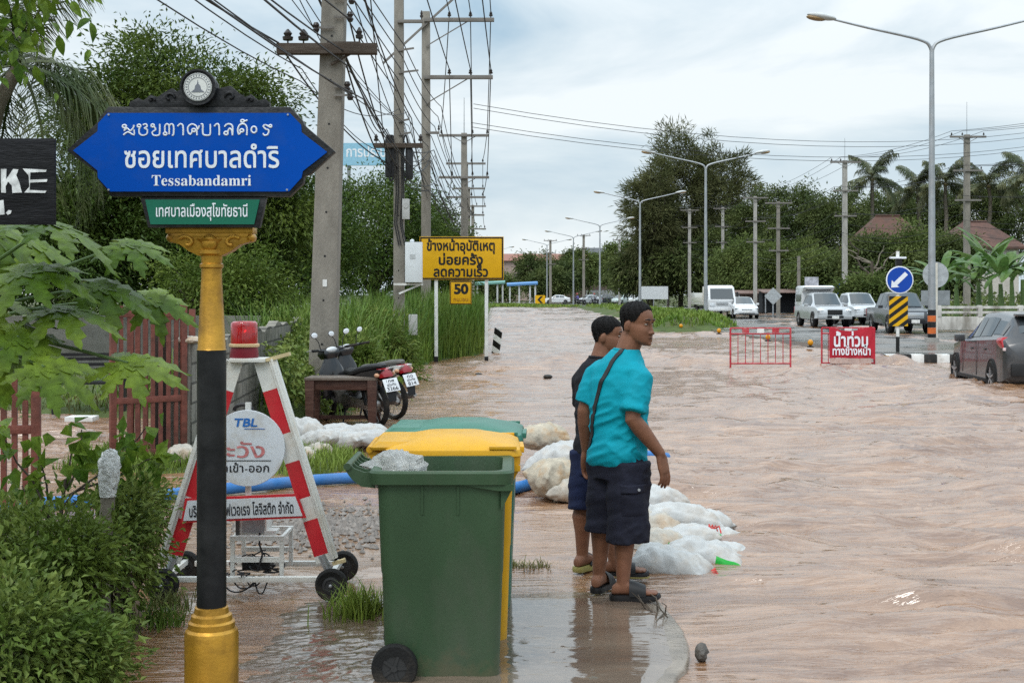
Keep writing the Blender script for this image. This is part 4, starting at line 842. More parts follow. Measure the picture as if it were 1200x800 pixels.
def yard_bench():
    t = thing('garden_bench', 'black metal garden bench on the lawn behind the gates', 'bench', (X_at(62, 17.6), 17.6, 0.05), R(12))
    for s in (0, 0.95):
        lg = MB()
        lg.bar((s, 0, 0), (s, 0, 0.62), 0.035, 0.035); lg.bar((s, 0.45, 0), (s, 0.48, 0.82), 0.035, 0.035); lg.bar((s, -0.02, 0.62), (s, 0.47, 0.60), 0.04, 0.03); lg.bar((s, 0, 0.18), (s, 0.45, 0.18), 0.02, 0.02)
        lg.tube([(s, -0.02, 0.62), (s, -0.06, 0.66), (s, -0.04, 0.70)], 0.015, 6)
        lg.build('end_frame', BLACKP, t)
    MB().box((0.475, 0.22, 0.42), (1.0, 0.42, 0.03)).build('seat', BLACKP, t)
    for z in (0.58, 0.66, 0.74, 0.80): MB().box((0.475, 0.47, z), (0.95, 0.02, 0.045)).build('back_slat', BLACKP, t)
yard_bench()
q = MB().box((X_at(96, 15.5), 15.5, 0.20), (0.34, 0.25, 0.06)); tag(q.build('foam_box', WHITE, bevel=0.01), 'white foam box lid floating in the yard below the bench', 'box')

def wood_bench():
    Y0 = 16.3; t = thing('wooden_table', 'dark brown wooden table standing in the flood by the concrete pole', 'table', (X_at(399.5, Y0), Y0, 0), R(-2))
    DB = mat('dark_brown_wood', (0.060, 0.026, 0.018), 0.5, bump=0.2, bs=30, stretch=(1, 8, 8), dirt=(0.12, 0.07, 0.05), dirt_amt=0.5); TP = mat('grey_wood_top', (0.13, 0.105, 0.085), 0.55, var=0.4, bump=0.3, stretch=(2, 10, 10))
    MB().box((0, 0.22, 0.625), (0.93, 0.50, 0.035)).build('top', TP, t, bevel=0.005)
    for y in (0.03, 0.41): MB().box((0, y, 0.545), (0.80, 0.03, 0.125)).build('apron', DB, t, bevel=0.004)
    for x in (-0.40, 0.40):
        for y in (0.02, 0.42): MB().loft([[(x-0.045, y-0.04, -0.2), (x+0.045, y-0.04, -0.2), (x+0.045, y+0.04, -0.2), (x-0.045, y+0.04, -0.2)], [(x-0.06, y-0.045, 0.607), (x+0.06, y-0.045, 0.607), (x+0.06, y+0.045, 0.607), (x-0.06, y+0.045, 0.607)]], smooth=False).build('leg', DB, t, bevel=0.006)
    MB().box((0, 0.42, 0.10), (0.75, 0.03, 0.05)).build('stretcher', DB, t)
wood_bench()
q = MB().box((0, 0, 0), (1.5, 0.14, 0.04)); o = q.build('timber_plank', DBW if 'DBW' in globals() else WOODD, bevel=0.004); o.location = (-2.75, 16.0, 0.045); o.rotation_euler = (0, R(1), R(3)); tag(o, 'wet brown plank floating under the dark table', 'plank')

def motorcycle(label, loc, rz, body_c, side_c, plate, spoke=True, rust=False):
    t = thing('motorcycle', label, 'motorcycle', loc, rz); t.rotation_euler = (0, R(-6), rz)
    BD = body_c; PB = mat('bike_plastic', (0.010, 0.010, 0.011), 0.5, spec=0.3); ALU = mat('bike_alloy', (0.32, 0.31, 0.30), 0.42, 0.7, var=0.3, dirt=(0.18, 0.12, 0.08), dirt_amt=0.7); ENG = mat('bike_engine_rust', (0.13, 0.085, 0.06), 0.6, 0.3, var=0.5, vs=20) if rust else mat('bike_engine', (0.10, 0.095, 0.09), 0.5, 0.4, var=0.4, vs=20)
    RD = mat('tail_red', (0.24, 0.006, 0.010), 0.15, coat=0.6)
    for y, rw, tw in ((0.0, 0.285, 0.045), (1.24, 0.285, 0.038)):
        w = MB(); w.lathe([(rw-0.055, -tw*0.7), (rw-0.03, -tw), (rw-0.006, -tw*0.6), (rw, 0), (rw-0.006, tw*0.6), (rw-0.03, tw), (rw-0.055, tw*0.7)], 40, (0, 0, 0), 0, 'X', ring=True)
        wo = w.build('wheel', RUBBER, t, loc=(0, y, rw))
        r = MB(); r.lathe([(rw-0.054, -0.022), (rw-0.066, -0.014), (rw-0.066, 0.014), (rw-0.054, 0.022)], 36, (0, 0, 0), 0, 'X', ring=True); r.build('rim', ALU, wo)
        for i in range(18):
            a = 2*math.pi*i/18; s = 0.02*(-1)**i
            MB().cyl((s, 0.04*math.cos(a+0.5*(-1)**(i//2)), 0.04*math.sin(a+0.5*(-1)**(i//2))), (0, (rw-0.06)*math.cos(a), (rw-0.06)*math.sin(a)), 0.0026, n=4).build('spoke', ALU, wo)
        h = MB(); h.cyl((-0.05, 0, 0), (0.05, 0, 0), 0.05 if y else 0.066, n=18); h.build('hub', ALU, wo)
        d = MB(); d.lathe([(0.105, 0.052), (0.105, 0.057), (0.06, 0.057), (0.06, 0.052)], 24, (0, 0, 0), 0, 'X', ring=True); d.build('brake_disc', ALU, wo)
    for s in (-1, 1):
        f = MB(); f.tube([(s*0.065, 1.24, 0.285), (s*0.065, 1.10, 0.66)], 0.022, 10); f.build('fork', ALU, t)
        sh = MB(); sh.tube([(s*0.115, 0.04, 0.30), (s*0.105, 0.16, 0.64)], 0.024, 10); sh.build('shock', ALU if s > 0 else PB, t)
    ff = MB(); n = 12
    for rr in (0,):
        rings = []
        for i in range(n+1):
            a = R(20+140*i/n); c = Vector((0, 1.24+0.325*math.cos(a), 0.285+0.325*math.sin(a))); o = Vector((0, math.cos(a), math.sin(a)))
            rings.append([c+Vector((x, 0, 0))-o*dd for x, dd in ((-0.055, 0.05), (-0.048, 0.008), (0, 0), (0.048, 0.008), (0.055, 0.05), (0.045, 0.04), (0, 0.012), (-0.045, 0.04))])
        ff.loft(rings)
    ff.build('front_fender', BD, t)
    ls = MB(); ls.loft([[(-0.20, 1.03, 0.26), (-0.05, 1.08, 0.26), (0.05, 1.08, 0.26), (0.20, 1.03, 0.26), (0.16, 0.96, 0.26), (-0.16, 0.96, 0.26)], [(-0.24, 0.98, 0.48), (-0.06, 1.08, 0.48), (0.06, 1.08, 0.48), (0.24, 0.98, 0.48), (0.20, 0.93, 0.48), (-0.20, 0.93, 0.48)], [(-0.19, 1.00, 0.70), (-0.07, 1.10, 0.70), (0.07, 1.10, 0.70), (0.19, 1.00, 0.70), (0.13, 0.94, 0.70), (-0.13, 0.94, 0.70)], [(-0.09, 1.0, 0.86), (-0.05, 1.07, 0.86), (0.05, 1.07, 0.86), (0.09, 1.0, 0.86), (0.07, 0.96, 0.86), (-0.07, 0.96, 0.86)]])
    ls.build('leg_shield', BD, t, sharp=60)
    cw = MB(); cw.loft([[(-0.08, 0.94, 0.86), (0.08, 0.94, 0.86), (0.09, 1.10, 0.84), (-0.09, 1.10, 0.84)], [(-0.13, 0.93, 0.93), (0.13, 0.93, 0.93), (0.11, 1.16, 0.90), (-0.11, 1.16, 0.90)], [(-0.11, 0.95, 0.99), (0.11, 0.95, 0.99), (0.08, 1.12, 0.99), (-0.08, 1.12, 0.99)]]); c = cw.build('cowl', BD, t, bevel=0.015)
    MB().ell((0, 0.945, 0.975), (0.085, 0.035, 0.04), 16, 10).build('instrument', mat('dial_glass', (0.62, 0.64, 0.66), 0.1, coat=0.5), c)
    MB().ell((0, 1.16, 0.93), (0.075, 0.03, 0.05), 16, 10).build('headlight', mat('lamp_glass', (0.6, 0.62, 0.64), 0.08, coat=0.8), c)
    hb = MB(); hb.tube(smooth_path([(-0.34, 0.86, 1.00), (-0.22, 0.93, 0.985), (0, 0.98, 0.95), (0.22, 0.93, 0.985), (0.34, 0.86, 1.00)], 4), 0.012, 8); hbo = hb.build('handlebar', PB, t)
    for s in (-1, 1):
        MB().cyl((s*0.22, 0.935, 0.988), (s*0.35, 0.855, 1.002), 0.018, n=10).build('grip', RUBBER, hbo)
        MB().tube([(s*0.20, 0.96, 1.0), (s*0.36, 0.99, 0.99)], 0.006, 6).build('lever', ALU, hbo)
        st = MB(); st.tube([(s*0.17, 0.94, 0.99), (s*0.19, 0.95, 1.10), (s*0.235, 0.95, 1.16)], 0.006, 6); so = st.build('mirror_stalk', PB, t)
        mi = MB(); mi.ell((s*0.25, 0.945, 1.195), (0.052, 0.012, 0.040), 20, 10, rot=Matrix.Rotation(R(-s*12), 3, 'Y')); mi.build('mirror', PB, so)
        g = MB(); g.ell((s*0.25, 0.936, 1.195), (0.047, 0.006, 0.036), 20, 8, rot=Matrix.Rotation(R(-s*12), 3, 'Y')); g.build('mirror_glass', mat('mirror_sky', (0.80, 0.83, 0.86), 0.25, 0.2), so)
    se = MB(); rings = []
    for y, z, w, h in ((0.62, 0.68, 0.05, 0.03), (0.55, 0.70, 0.10, 0.045), (0.35, 0.70, 0.125, 0.05), (0.22, 0.735, 0.13, 0.05), (0.0, 0.775, 0.115, 0.05), (-0.20, 0.80, 0.085, 0.04), (-0.27, 0.80, 0.04, 0.02)):
        rings.append([(w*math.cos(a)*(1.0), y, z+h*(abs(math.sin(a))**0.7)*(1 if math.sin(a) > 0 else -1)) for a in [2*math.pi*i/16 for i in range(16)]])
    se.loft(rings); se.build('seat', mat('seat_vinyl', (0.014, 0.014, 0.015), 0.5, bump=0.2, spec=0.3) if not rust else mat('seat_grey', (0.10, 0.095, 0.085), 0.6, bump=0.2), t)
    for s in (-1, 1):
        sp = MB(); P = [(0.60, 0.60), (0.60, 0.48), (0.36, 0.42), (0.15, 0.50), (-0.30, 0.72), (-0.34, 0.77), (-0.22, 0.77), (0.1, 0.72), (0.35, 0.66)]
        sp.add([(s*(0.09 if y > 0.3 else 0.125-0.05*max(0, -y)), y, z) for y, z in P]+[(s*0.03, y, z) for y, z in P], [tuple(range(9)), tuple(range(17, 8, -1))]+[(i, i+9, (i+1) % 9+9, (i+1) % 9) for i in range(9)])
        sp.build('side_panel', side_c, t, bevel=0.01)
    eg = MB(); eg.box((0, 0.62, 0.36), (0.17, 0.34, 0.18)); eg.cyl((-0.13, 0.52, 0.33), (0.14, 0.52, 0.33), 0.10, n=18); eg.tube([(0, 0.75, 0.40), (0, 0.95, 0.45)], 0.065, 14); eg.build('engine', ENG, t, bevel=0.008)
    fr = MB(); fr.tube([(0, 1.05, 0.80), (0, 0.85, 0.52), (0, 0.60, 0.52), (0, 0.25, 0.60), (0, -0.2, 0.70)], 0.03, 8); fr.build('frame', PB, t)
    for s in (-1, 1): MB().bar((s*0.075, 0.52, 0.33), (s*0.075, 0.0, 0.285), 0.025, 0.05).build('swing_arm', PB if not rust else ENG, t)
    ex = MB(); ex.tube(smooth_path([(0.06, 0.85, 0.30), (0.11, 0.70, 0.20), (0.14, 0.4, 0.24), (0.16, 0.15, 0.27)], 4), 0.018, 8); ex.tube([(0.165, 0.22, 0.262), (0.172, -0.22, 0.33), (0.172, -0.26, 0.337)], [0.042, 0.05, 0.03], 14); ex.build('exhaust', ALU, t)
    cc = MB(); cc.prism([(0.48, 0.40), (0.0, 0.35), (-0.05, 0.30), (0.0, 0.23), (0.48, 0.27)], -0.115, -0.095, 0, Matrix(((0, 1, 0, 0), (1, 0, 0, 0), (0, 0, 1, 0), (0, 0, 0, 1)))); cc.build('chain_cover', ALU, t, bevel=0.004)
    tl = MB(); tl.loft([[(-0.09, -0.20, 0.68), (0.09, -0.20, 0.68), (0.09, -0.20, 0.77), (-0.09, -0.20, 0.77)], [(-0.105, -0.30, 0.66), (0.105, -0.30, 0.66), (0.09, -0.27, 0.78), (-0.09, -0.27, 0.78)], [(-0.07, -0.365, 0.67), (0.07, -0.365, 0.67), (0.06, -0.32, 0.76), (-0.06, -0.32, 0.76)]]); tl.build('taillight', RD, t, bevel=0.012)
    for s in (-1, 1): MB().ell((s*0.12, -0.27, 0.70), (0.03, 0.045, 0.028), 12, 8).build('indicator', mat('indicator_pale', (0.55, 0.30, 0.18), 0.2), t)
    rf = MB(); rf.loft([[(-0.07, -0.20, 0.68), (0.07, -0.20, 0.68), (0.07, -0.17, 0.66), (-0.07, -0.17, 0.66)], [(-0.075, -0.33, 0.62), (0.075, -0.33, 0.62), (0.07, -0.31, 0.61), (-0.07, -0.31, 0.61)], [(-0.07, -0.40, 0.46), (0.07, -0.40, 0.46), (0.065, -0.385, 0.46), (-0.065, -0.385, 0.46)], [(-0.055, -0.41, 0.36), (0.055, -0.41, 0.36), (0.05, -0.395, 0.36), (-0.05, -0.395, 0.36)]]); rf.build('rear_fender', PB, t)
    pm = MB(); pm.box((0, 0, 0), (0.22, 0.005, 0.172)); po = pm.build('number_plate', mat('plate_white', (0.66, 0.68, 0.70), 0.4, var=0.08), t, bevel=0.001, loc=(0, -0.405, 0.57)); po.rotation_euler = (R(-24), 0, 0)
    BKI = mat('plate_ink', (0.03, 0.03, 0.035), 0.5)
    for i, (s, x0, x1, z, em) in enumerate(plate): lettering([(s, x0, x1, z, em, 0.02)], BKI, po, -0.0042)
    MB().bar((-0.09, 0.55, 0.26), (-0.22, 0.50, 0.0), 0.018, 0.018).build('side_stand', PB, t)
    MB().tube([(-0.2, 0.45, 0.27), (0.2, 0.45, 0.27)], 0.012, 8).build('foot_peg', PB, t)
    return t
motorcycle('black motorcycle with red tail light parked behind the dark table', (-1.74, 16.55, -0.01), R(40), mat('bike_black', (0.010, 0.010, 0.012), 0.2, spec=0.4, coat=0.5), mat('bike_darkred', (0.012, 0.011, 0.012), 0.2, coat=0.5), [('1กพ', -0.06, 0.06, 0.035, 0.06), ('สุโขทัย', -0.07, 0.07, -0.012, 0.045), ('3266', -0.085, 0.085, -0.072, 0.066)])
motorcycle('white motorcycle with rusty engine parked on the road side of the black one', (-1.60, 17.5, -0.01), R(45), mat('bike_dark', (0.02, 0.02, 0.022), 0.25, coat=0.4), mat('bike_white', (0.66, 0.66, 0.64), 0.25, coat=0.5), [('กฉ', -0.05, 0.05, 0.035, 0.06), ('สุโขทัย', -0.07, 0.07, -0.012, 0.045), ('814', -0.07, 0.07, -0.072, 0.066)], rust=True)

# ------------------------------------------------------------------ utility poles of the left verge
INS = mat('insulator_brown', (0.035, 0.028, 0.026), 0.25)
ARM = mat('arm_steel', (0.20, 0.185, 0.17), 0.7, 0.2, dirt=(0.10, 0.085, 0.07), dirt_amt=0.6)
def utility_pole(label, X, Y, top, w0, w1, arms=(), spike=0, lean=0.0, m=None, group=None, holes=0, rz=0.0, lod=0):
    """arms: (z, x0, x1, thick, [insulator x...], brace, material)"""
    t = thing('utility_pole', label, 'utility pole', (X, Y, 0), rz, group)
    r = lambda z, w: [(-w/2+lean*z, -w/2, z), (w/2+lean*z, -w/2, z), (w/2+lean*z, w/2, z), (-w/2+lean*z, w/2, z)]
    MB().loft([r(-0.3, w0), r(top, w1)], smooth=False).build('shaft', m or CONC, t, bevel=0.012 if not lod else 0)
    for i in range(holes):
        z = 1.0+i*0.62; w = w0+(w1-w0)*z/top; MB().cyl((lean*z, -w/2+0.01, z), (lean*z, -w/2-0.003, z), 0.016, n=8).build('bolt_hole', BLACKP, t)
    for z, x0, x1, th, ins, br, mm in arms:
        w = w0+(w1-w0)*z/top; yo = -w/2-th/2-0.004; ox = lean*z
        a = MB().box((ox+(x0+x1)/2, yo, z), (x1-x0, th, th*1.05)).build('crossarm', mm, t, bevel=0.006 if not lod else 0)
        for ix in ins:
            k = max(th, 0.07)
            MB().lathe([(0.012, 0.0), (0.012, 0.05), (0.05*k/.1, 0.055), (0.055*k/.1, 0.10), (0.03*k/.1, 0.11), (0.045*k/.1, 0.15), (0.022*k/.1, 0.19), (0.012, 0.21)], 10, (ox+ix, yo, z+th*0.5)).build('insulator', INS, a)
        if br:
            for bx in br: MB().bar((ox+(0.0 if abs(bx) > 0.3 else 0), yo+0.01, z-abs(bx)*0.62), (ox+bx, yo+0.01, z-0.03), 0.03, 0.03).build('brace', mm, a)
    if spike: MB().cyl((lean*top, 0, top-0.2), (lean*top, 0, top+spike), 0.022, 0.012, n=6).build('lightning_rod', STEEL, t)
    return t
W1 = WOODD
p1 = utility_pole('thick weathered concrete pole behind the dark table, old timber crossarm on top', -2.705, 18.2, 8.0, 0.375, 0.30, [(5.14, -0.75, 0.65, 0.14, [-0.60, -0.38], None, W1), (5.19, -0.05, 0.42, 0.10, [0.40], [0.42], W1)], lean=0.031, holes=10, group='utility poles on the weedy verge')
for z, x in ((6.0, -0.30), (5.85, 0.30), (6.2, 0.30), (5.6, 0.28), (4.62, 0.24), (4.5, 0.28), (5.45, -0.2)):
    MB().lathe([(0.03, -0.07), (0.05, -0.03), (0.028, 0), (0.05, 0.03), (0.03, 0.07)], 10, (x+.15, -0.20, z)).build('spool_insulator', INS, p1); MB().bar((0.20, -0.2, z), (x+.15, -0.2, z), 0.02, 0.03).build('spool_bracket', ARM, p1)
p1b = MB().box((0.07, -0.186, 1.86), (0.06, 0.006, 0.10)).build('tag_plate', WHITE, p1)
p2 = utility_pole('slim concrete pole carrying meter boxes and cable coils, left of the yellow sign', -2.56, 29.0, 9.6, 0.25, 0.20, [(5.05, -0.55, 0.55, 0.10, [-0.5, 0.5], None, W1), (7.85, -0.02, 0.55, 0.07, [0.52], None, ARM)], holes=6, group='utility poles on the weedy verge')
for z, x in ((7.2, 0.35), (6.7, 0.45), (5.6, 0.25), (5.3, 0.28)): MB().bar((0, -0.13, z), (x, -0.13, z+0.05), 0.03, 0.04).build('bracket', ARM, p2)
tb = MB().box((0.17, -0.17, 3.62), (0.16, 0.12, 0.46)).build('meter_box', mat('meter_grey', (0.45, 0.45, 0.44), 0.5, dirt=(0.25, 0.24, 0.22), dirt_amt=0.6), p2, bevel=0.01)
MB().cyl((0.17, -0.232, 3.70), (0.17, -0.245, 3.70), 0.06, n=20).build('dial', mat('meter_grey', (0.45, 0.45, 0.44), 0.5), tb)
wb = MB().box((0.36, -0.30, 2.42), (0.38, 0.22, 0.90)).build('cabinet', mat('cabinet_white', (0.66, 0.69, 0.71), 0.4, var=0.05), p2, bevel=0.012)
MB().box((0.34, -0.414, 2.55), (0.12, 0.006, 0.10)).build('faded_label', mat('label_grey', (0.5, 0.52, 0.53), 0.6), wb)
MB().ell((0.32, -0.30, 2.90), (0.05, 0.05, 0.04), 12, 8).build('cap', mat('cabinet_white', (0.66, 0.69, 0.71), 0.4), wb)
MB().bar((-0.10, -0.24, 1.93), (0.56, -0.24, 1.93), 0.05, 0.05).build('shelf_arm', WHITE, p2); MB().bar((0.02, -0.24, 1.72), (0.50, -0.24, 1.92), 0.04, 0.04).build('shelf_brace', WHITE, p2)
MB().box((0.33, -0.16, 1.02), (0.19, 0.13, 0.46)).build('lower_box', mat('meter_grey', (0.45, 0.45, 0.44), 0.5), p2, bevel=0.01)
for sg in (-1, 1):
    for rr, zz in ((0.22, 5.0), (0.26, 4.7), (0.19, 4.5)):
        MB().tube([(sg*0.16+0.05*math.sin(a), -0.16, zz+rr*math.cos(a)*1.3) for a in [i*0.35 for i in range(19)]], 0.022, 6).build('cable_coil', CABLE, p2)
MB().lathe([(0.10, 4.35), (0.11, 4.4), (0.11, 5.2), (0.08, 5.3)], 12, (-0.20, -0.06, 0)).build('splice_closure', CABLE, p2)
MB().lathe([(0.08, 4.3), (0.09, 4.35), (0.09, 4.95), (0.06, 5.0)], 12, (0.24, -0.10, 0)).build('splice_closure', CABLE, p2)
for xx in (-0.07, -0.02, 0.06, 0.10): MB().tube([(xx, -0.15, 5.0), (xx+0.02, -0.16, 4.0), (xx-0.02, -0.16, 3.3), (xx+0.08, -0.17, 2.8)], 0.014, 5).build('drop_cable', CABLE, p2)
H3 = [0.72, 1.36, 1.98]
p3 = utility_pole('tall concrete pole with two long steel arms above the yellow sign', -2.62, 39.0, 10.3, 0.30, 0.24, [(10.02, -0.05, 2.08, 0.11, H3, [1.3], ARM), (8.28, -0.05, 2.04, 0.11, H3, [1.3], ARM), (6.6, 0.0, 0.42, 0.07, [0.4], None, ARM)], group='utility poles on the weedy verge')
MB().bar((-1.3, -0.16, 8.7), (1.1, -0.16, 10.9), 0.06, 0.06).build('stay_arm', ARM, p3)
p4 = utility_pole('concrete pole with a lightning rod and two steel arms, beyond the tall one', -2.02, 54.0, 8.5, 0.30, 0.24, [(8.38, -1.05, 1.05, 0.10, [-0.95, 0.36, 0.98], [0.5, -0.5], ARM), (6.62, -1.06, 1.06, 0.10, [-0.5, 0.36, 0.98], [0.5], ARM)], spike=1.5, group='utility poles on the weedy verge')
for i, (px, Y, z1, z2, w) in enumerate(((546, 68, 8.63, 6.85, 1.05), (549, 80, 8.3, 6.65, 1.0), (554, 96, 8.3, 6.6, 1.0))):
    utility_pole(['concrete pole just behind the rodded one, its arms showing between the rodded pole arms', 'small looking concrete pole second from the far end of the verge line', 'farthest and smallest looking pole of the verge line'][i], X_at(px, Y), Y, z1+0.1, 0.28, 0.22, [(z1, -w, w, 0.1, [-0.9, 0.3, 0.9], None, ARM), (z2, -w, w, 0.1, [-0.9, 0.3, 0.9], None, ARM)], group='utility poles on the weedy verge', lod=1)

# ------------------------------------------------------------------ overhead wires
def wire(label, pts, r, sag=0.25, group=None, m=None):
    P = []
    for i in range(len(pts)-1):
        a, b = Vector(pts[i]), Vector(pts[i+1]); n = 14
        for j in range(n):
            f = j/n; q = a.lerp(b, f); q.z -= sag*4*f*(1-f)*min(1, (b-a).length/20); P.append(q)
    P.append(Vector(pts[-1]))
    return tag(MB().tube(P, r, 5).build('power_cable', m or CABLE), label, 'cable', group)
GL = 'cables strung along the left poles'; LB = 'black overhead cable slung between the weathered poles of the left verge'
rg = random.Random(11)
for i in range(17):
    xa = rg.choice([-3.25, -3.0, -2.9, -2.35, -2.3, -2.2, -2.05]) + rg.uniform(-0.08, 0.08); za = rg.uniform(4.3, 6.4)
    xb = -2.56+rg.uniform(-0.28, 0.3); zb = rg.uniform(4.4, 5.9); dx = rg.uniform(-0.8, 0.4)
    wire(LB, [(xa-0.9+dx, -6, za+0.3), (xa, 18.0, za), (xb, 28.85, zb), (-2.62+rg.uniform(-.2, .3), 38.8, rg.uniform(4.6, 6.6)), (-2.1+rg.uniform(-.2, .2), 53.8, rg.uniform(4.2, 5.6))], rg.uniform(0.008, 0.014), rg.uniform(0.25, 0.6), GL)
for i in range(5):
    wire(LB, [(-2.9-0.12*i, -6, 6.9+0.12*i), (-2.62+0.05*i, 28.9, 6.3+0.25*i), (-2.55+0.1*i, 38.9, 6.2+0.3*i), (-2.1, 53.8, 5.8+0.15*i), (-2.0, 67.8, 5.9)], 0.012, 0.35, GL)
GH = 'bare conductors on the insulators of the tall left poles'; LH = 'thin bare conductor running over the insulators of the tall steel-armed poles'
for j, hx in enumerate(H3):
    x4 = -2.02+[-0.95, 0.36, 0.98][j]; x5 = X_at(546, 68)+[-0.9, 0.3, 0.9][j]; x6 = X_at(549, 80)+[-0.9, 0.3, 0.9][j]; x7 = X_at(554, 96)+[-0.9, 0.3, 0.9][j]
    wire(LH, [(-2.55+hx, 2, 10.9), (-2.62+hx, 38.8, 10.26), (x4, 53.8, 8.62), (x5, 67.8, 8.85), (x6, 79.8, 8.5), (x7, 95.8, 8.5)], 0.016, 0.3, GH)
    wire(LH, [(-2.75+hx, 2, 9.0), (-2.62+hx, 38.8, 8.52), (-2.02+[-0.5, 0.36, 0.98][j], 53.8, 6.85), (x5, 67.8, 7.05), (x6, 79.8, 6.85), (x7, 95.8, 6.8)], 0.016, 0.3, GH)

# ------------------------------------------------------------------ yellow warning sign, chevron post
def yellow_sign():
    Y0 = 32.0; k = Y0/1500; t = thing('warning_board', 'yellow roadside warning board with three lines of black writing on two white posts', 'road sign', (X_at(541, Y0), Y0, 0))
    sx = lambda p: (p-541)*k; sz = lambda p: 1.7-(p-345)*k
    YL = mat('sign_yellow', (0.66, 0.36, 0.004), 0.45, var=0.06, spec=0.3); BK = mat('sign_black', (0.012, 0.012, 0.012), 0.5)
    for px in (511, 570):
        p = MB().box((sx(px), 0.06, 1.45), (0.085, 0.06, 3.2)).build('post', mat('post_white', (0.68, 0.70, 0.68), 0.5, dirt=(0.45, 0.42, 0.36), dirt_amt=0.4), t, bevel=0.006)
        MB().box((0, 0, 0), (0.10, 0.075, 0.26)).build('black_foot', BK, p, loc=(sx(px), 0.06, 0.02))
    b = MB(); b.box((sx(541), 0, sz(302.5)), (98.5*k, 0.02, 50.5*k)); bo = b.build('board', YL, t, bevel=0.008)
    fr = MB(); w, h = 98.5*k/2-0.03, 50.5*k/2-0.03
    for a, d in (((0, h), (2*w+0.035, 0.035)), ((0, -h), (2*w+0.035, 0.035)), ((-w, 0), (0.035, 2*h-0.036)), ((w, 0), (0.035, 2*h-0.036))): fr.box((a[0], -0.0135, sz(302.5)+a[1]), (d[0], 0.004, d[1]))
    fr.build('border', BK, bo)
    for s, x0, x1, z in (('ข้างหน้าอุบัติเหตุ', 500, 580, 293.5), ('บ่อยครั้ง', 514, 566, 310), ('ลดความเร็ว', 508, 572, 324)):
        lettering([(s, sx(x0), sx(x1), sz(z), 0.335, 0.035)], BK, bo, -0.0135)
    q = MB(); q.box((sx(540), -0.005, sz(343)), (25.5*k, 0.015, 27*k)); qo = q.build('speed_plate', YL, t, bevel=0.008)
    f2 = MB(); w, h = 25.5*k/2-0.015, 27*k/2-0.015
    for a, d in (((0, h), (2*w+0.016, 0.016)), ((0, -h), (2*w+0.016, 0.016)), ((-w, 0), (0.016, 2*h-0.017)), ((w, 0), (0.016, 2*h-0.017))): f2.box((sx(540)+a[0], -0.0155, sz(343)+a[1]), (d[0], 0.004, d[1]))
    f2.build('border', BK, qo)
    lettering([('50', sx(532), sx(549), sz(344), 0.34, 0.05)], BK, qo, -0.0155); lettering([('กม./ชม.', sx(531.5), sx(550), sz(353), 0.13, 0.01)], mat('rust_letter', (0.24, 0.09, 0.01), 0.5), qo, -0.0155)
    MB().box((sx(540), 0.012, sz(329)), (20*k, 0.01, 0.05)).build('hanger', BK, t)
yellow_sign()
def chevron_post():
    Y0 = 36.5; t = thing('guide_post', 'slanting black and white striped marker board at the water edge below the yellow sign', 'marker post', (X_at(580.5, Y0), Y0, 0.0), R(-35)); t.rotation_euler = (0, R(9), R(-35))
    m = [mat('sign_black', (0.012, 0.012, 0.012), 0.5), mat('post_white', (0.68, 0.70, 0.68), 0.5)]
    for i in range(5):
        z = -0.1+i*0.17; b = MB(); b.prism([(-0.13, z), (0.13, z-0.10), (0.13, z+0.068), (-0.13, z+0.168)], -0.02, 0.02); b.build('stripe', m[i % 2], t)
    MB().box((0, 0.04, 0.3), (0.06, 0.03, 0.9)).build('post', m[1], t)
chevron_post()
def far_billboard():
    Y0 = 95.0; k = Y0/1500; t = thing('billboard', 'pale blue billboard with white Thai letters rising behind the trees', 'billboard', (X_at(432, Y0), Y0, 0))
    sz = lambda p: 1.7-(p-345)*k
    b = MB(); b.box((0, 0, sz(181)), (66*k, 0.3, 26*k)); bo = b.build('panel', mat('board_paleblue', (0.26, 0.48, 0.62), 0.6, var=0.12), t)
    lettering([('การประปา', -26*k, 26*k, sz(184), 1.05, 0.02)], mat('sign_white', (0.72, 0.75, 0.80), 0.5), bo, -0.16)
    for x in (-1.5, 1.5): MB().box((x, 0.3, sz(194)/2), (0.25, 0.2, sz(194))).build('leg', STEEL, t)
far_billboard()
# ------------------------------------------------------------------ vegetation
L_MANGO = leaf_mat('leaf_mango', (0.044, 0.080, 0.014), (0.110, 0.150, 0.026), 0.9)
L_DARK = leaf_mat('leaf_dark', (0.042, 0.080, 0.014), (0.090, 0.132, 0.024), 0.7)
L_BRIGHT = leaf_mat('leaf_bright', (0.060, 0.125, 0.014), (0.15, 0.225, 0.026), 6, trans=0.35)
L_MID = leaf_mat('leaf_mid', (0.072, 0.118, 0.018), (0.135, 0.182, 0.032), 1.2)
L_BUSH = leaf_mat('leaf_bush', (0.085, 0.138, 0.024), (0.185, 0.230, 0.055), 3.5)
L_PAP = leaf_mat('leaf_papaya', (0.068, 0.125, 0.010), (0.145, 0.210, 0.022), 2.6, rough=0.4)
L_CAS = leaf_mat('leaf_casuarina', (0.080, 0.092, 0.036), (0.145, 0.150, 0.064), 0.35, rough=0.6)
L_FAR = leaf_mat('leaf_far', (0.056, 0.082, 0.026), (0.110, 0.135, 0.042), 0.35, rough=0.6)
L_FAR2 = leaf_mat('leaf_far_light', (0.082, 0.118, 0.032), (0.145, 0.178, 0.052), 0.4, rough=0.6)
L_PALM = leaf_mat('leaf_palm', (0.055, 0.085, 0.030), (0.13, 0.14, 0.055), 0.8, rough=0.4)
L_PALMF = leaf_mat('leaf_palm_far', (0.062, 0.082, 0.036), (0.14, 0.14, 0.065), 0.6, rough=0.5)
L_BAN = leaf_mat('leaf_banana', (0.060, 0.13, 0.028), (0.12, 0.19, 0.05), 0.8, rough=0.35, trans=0.3)
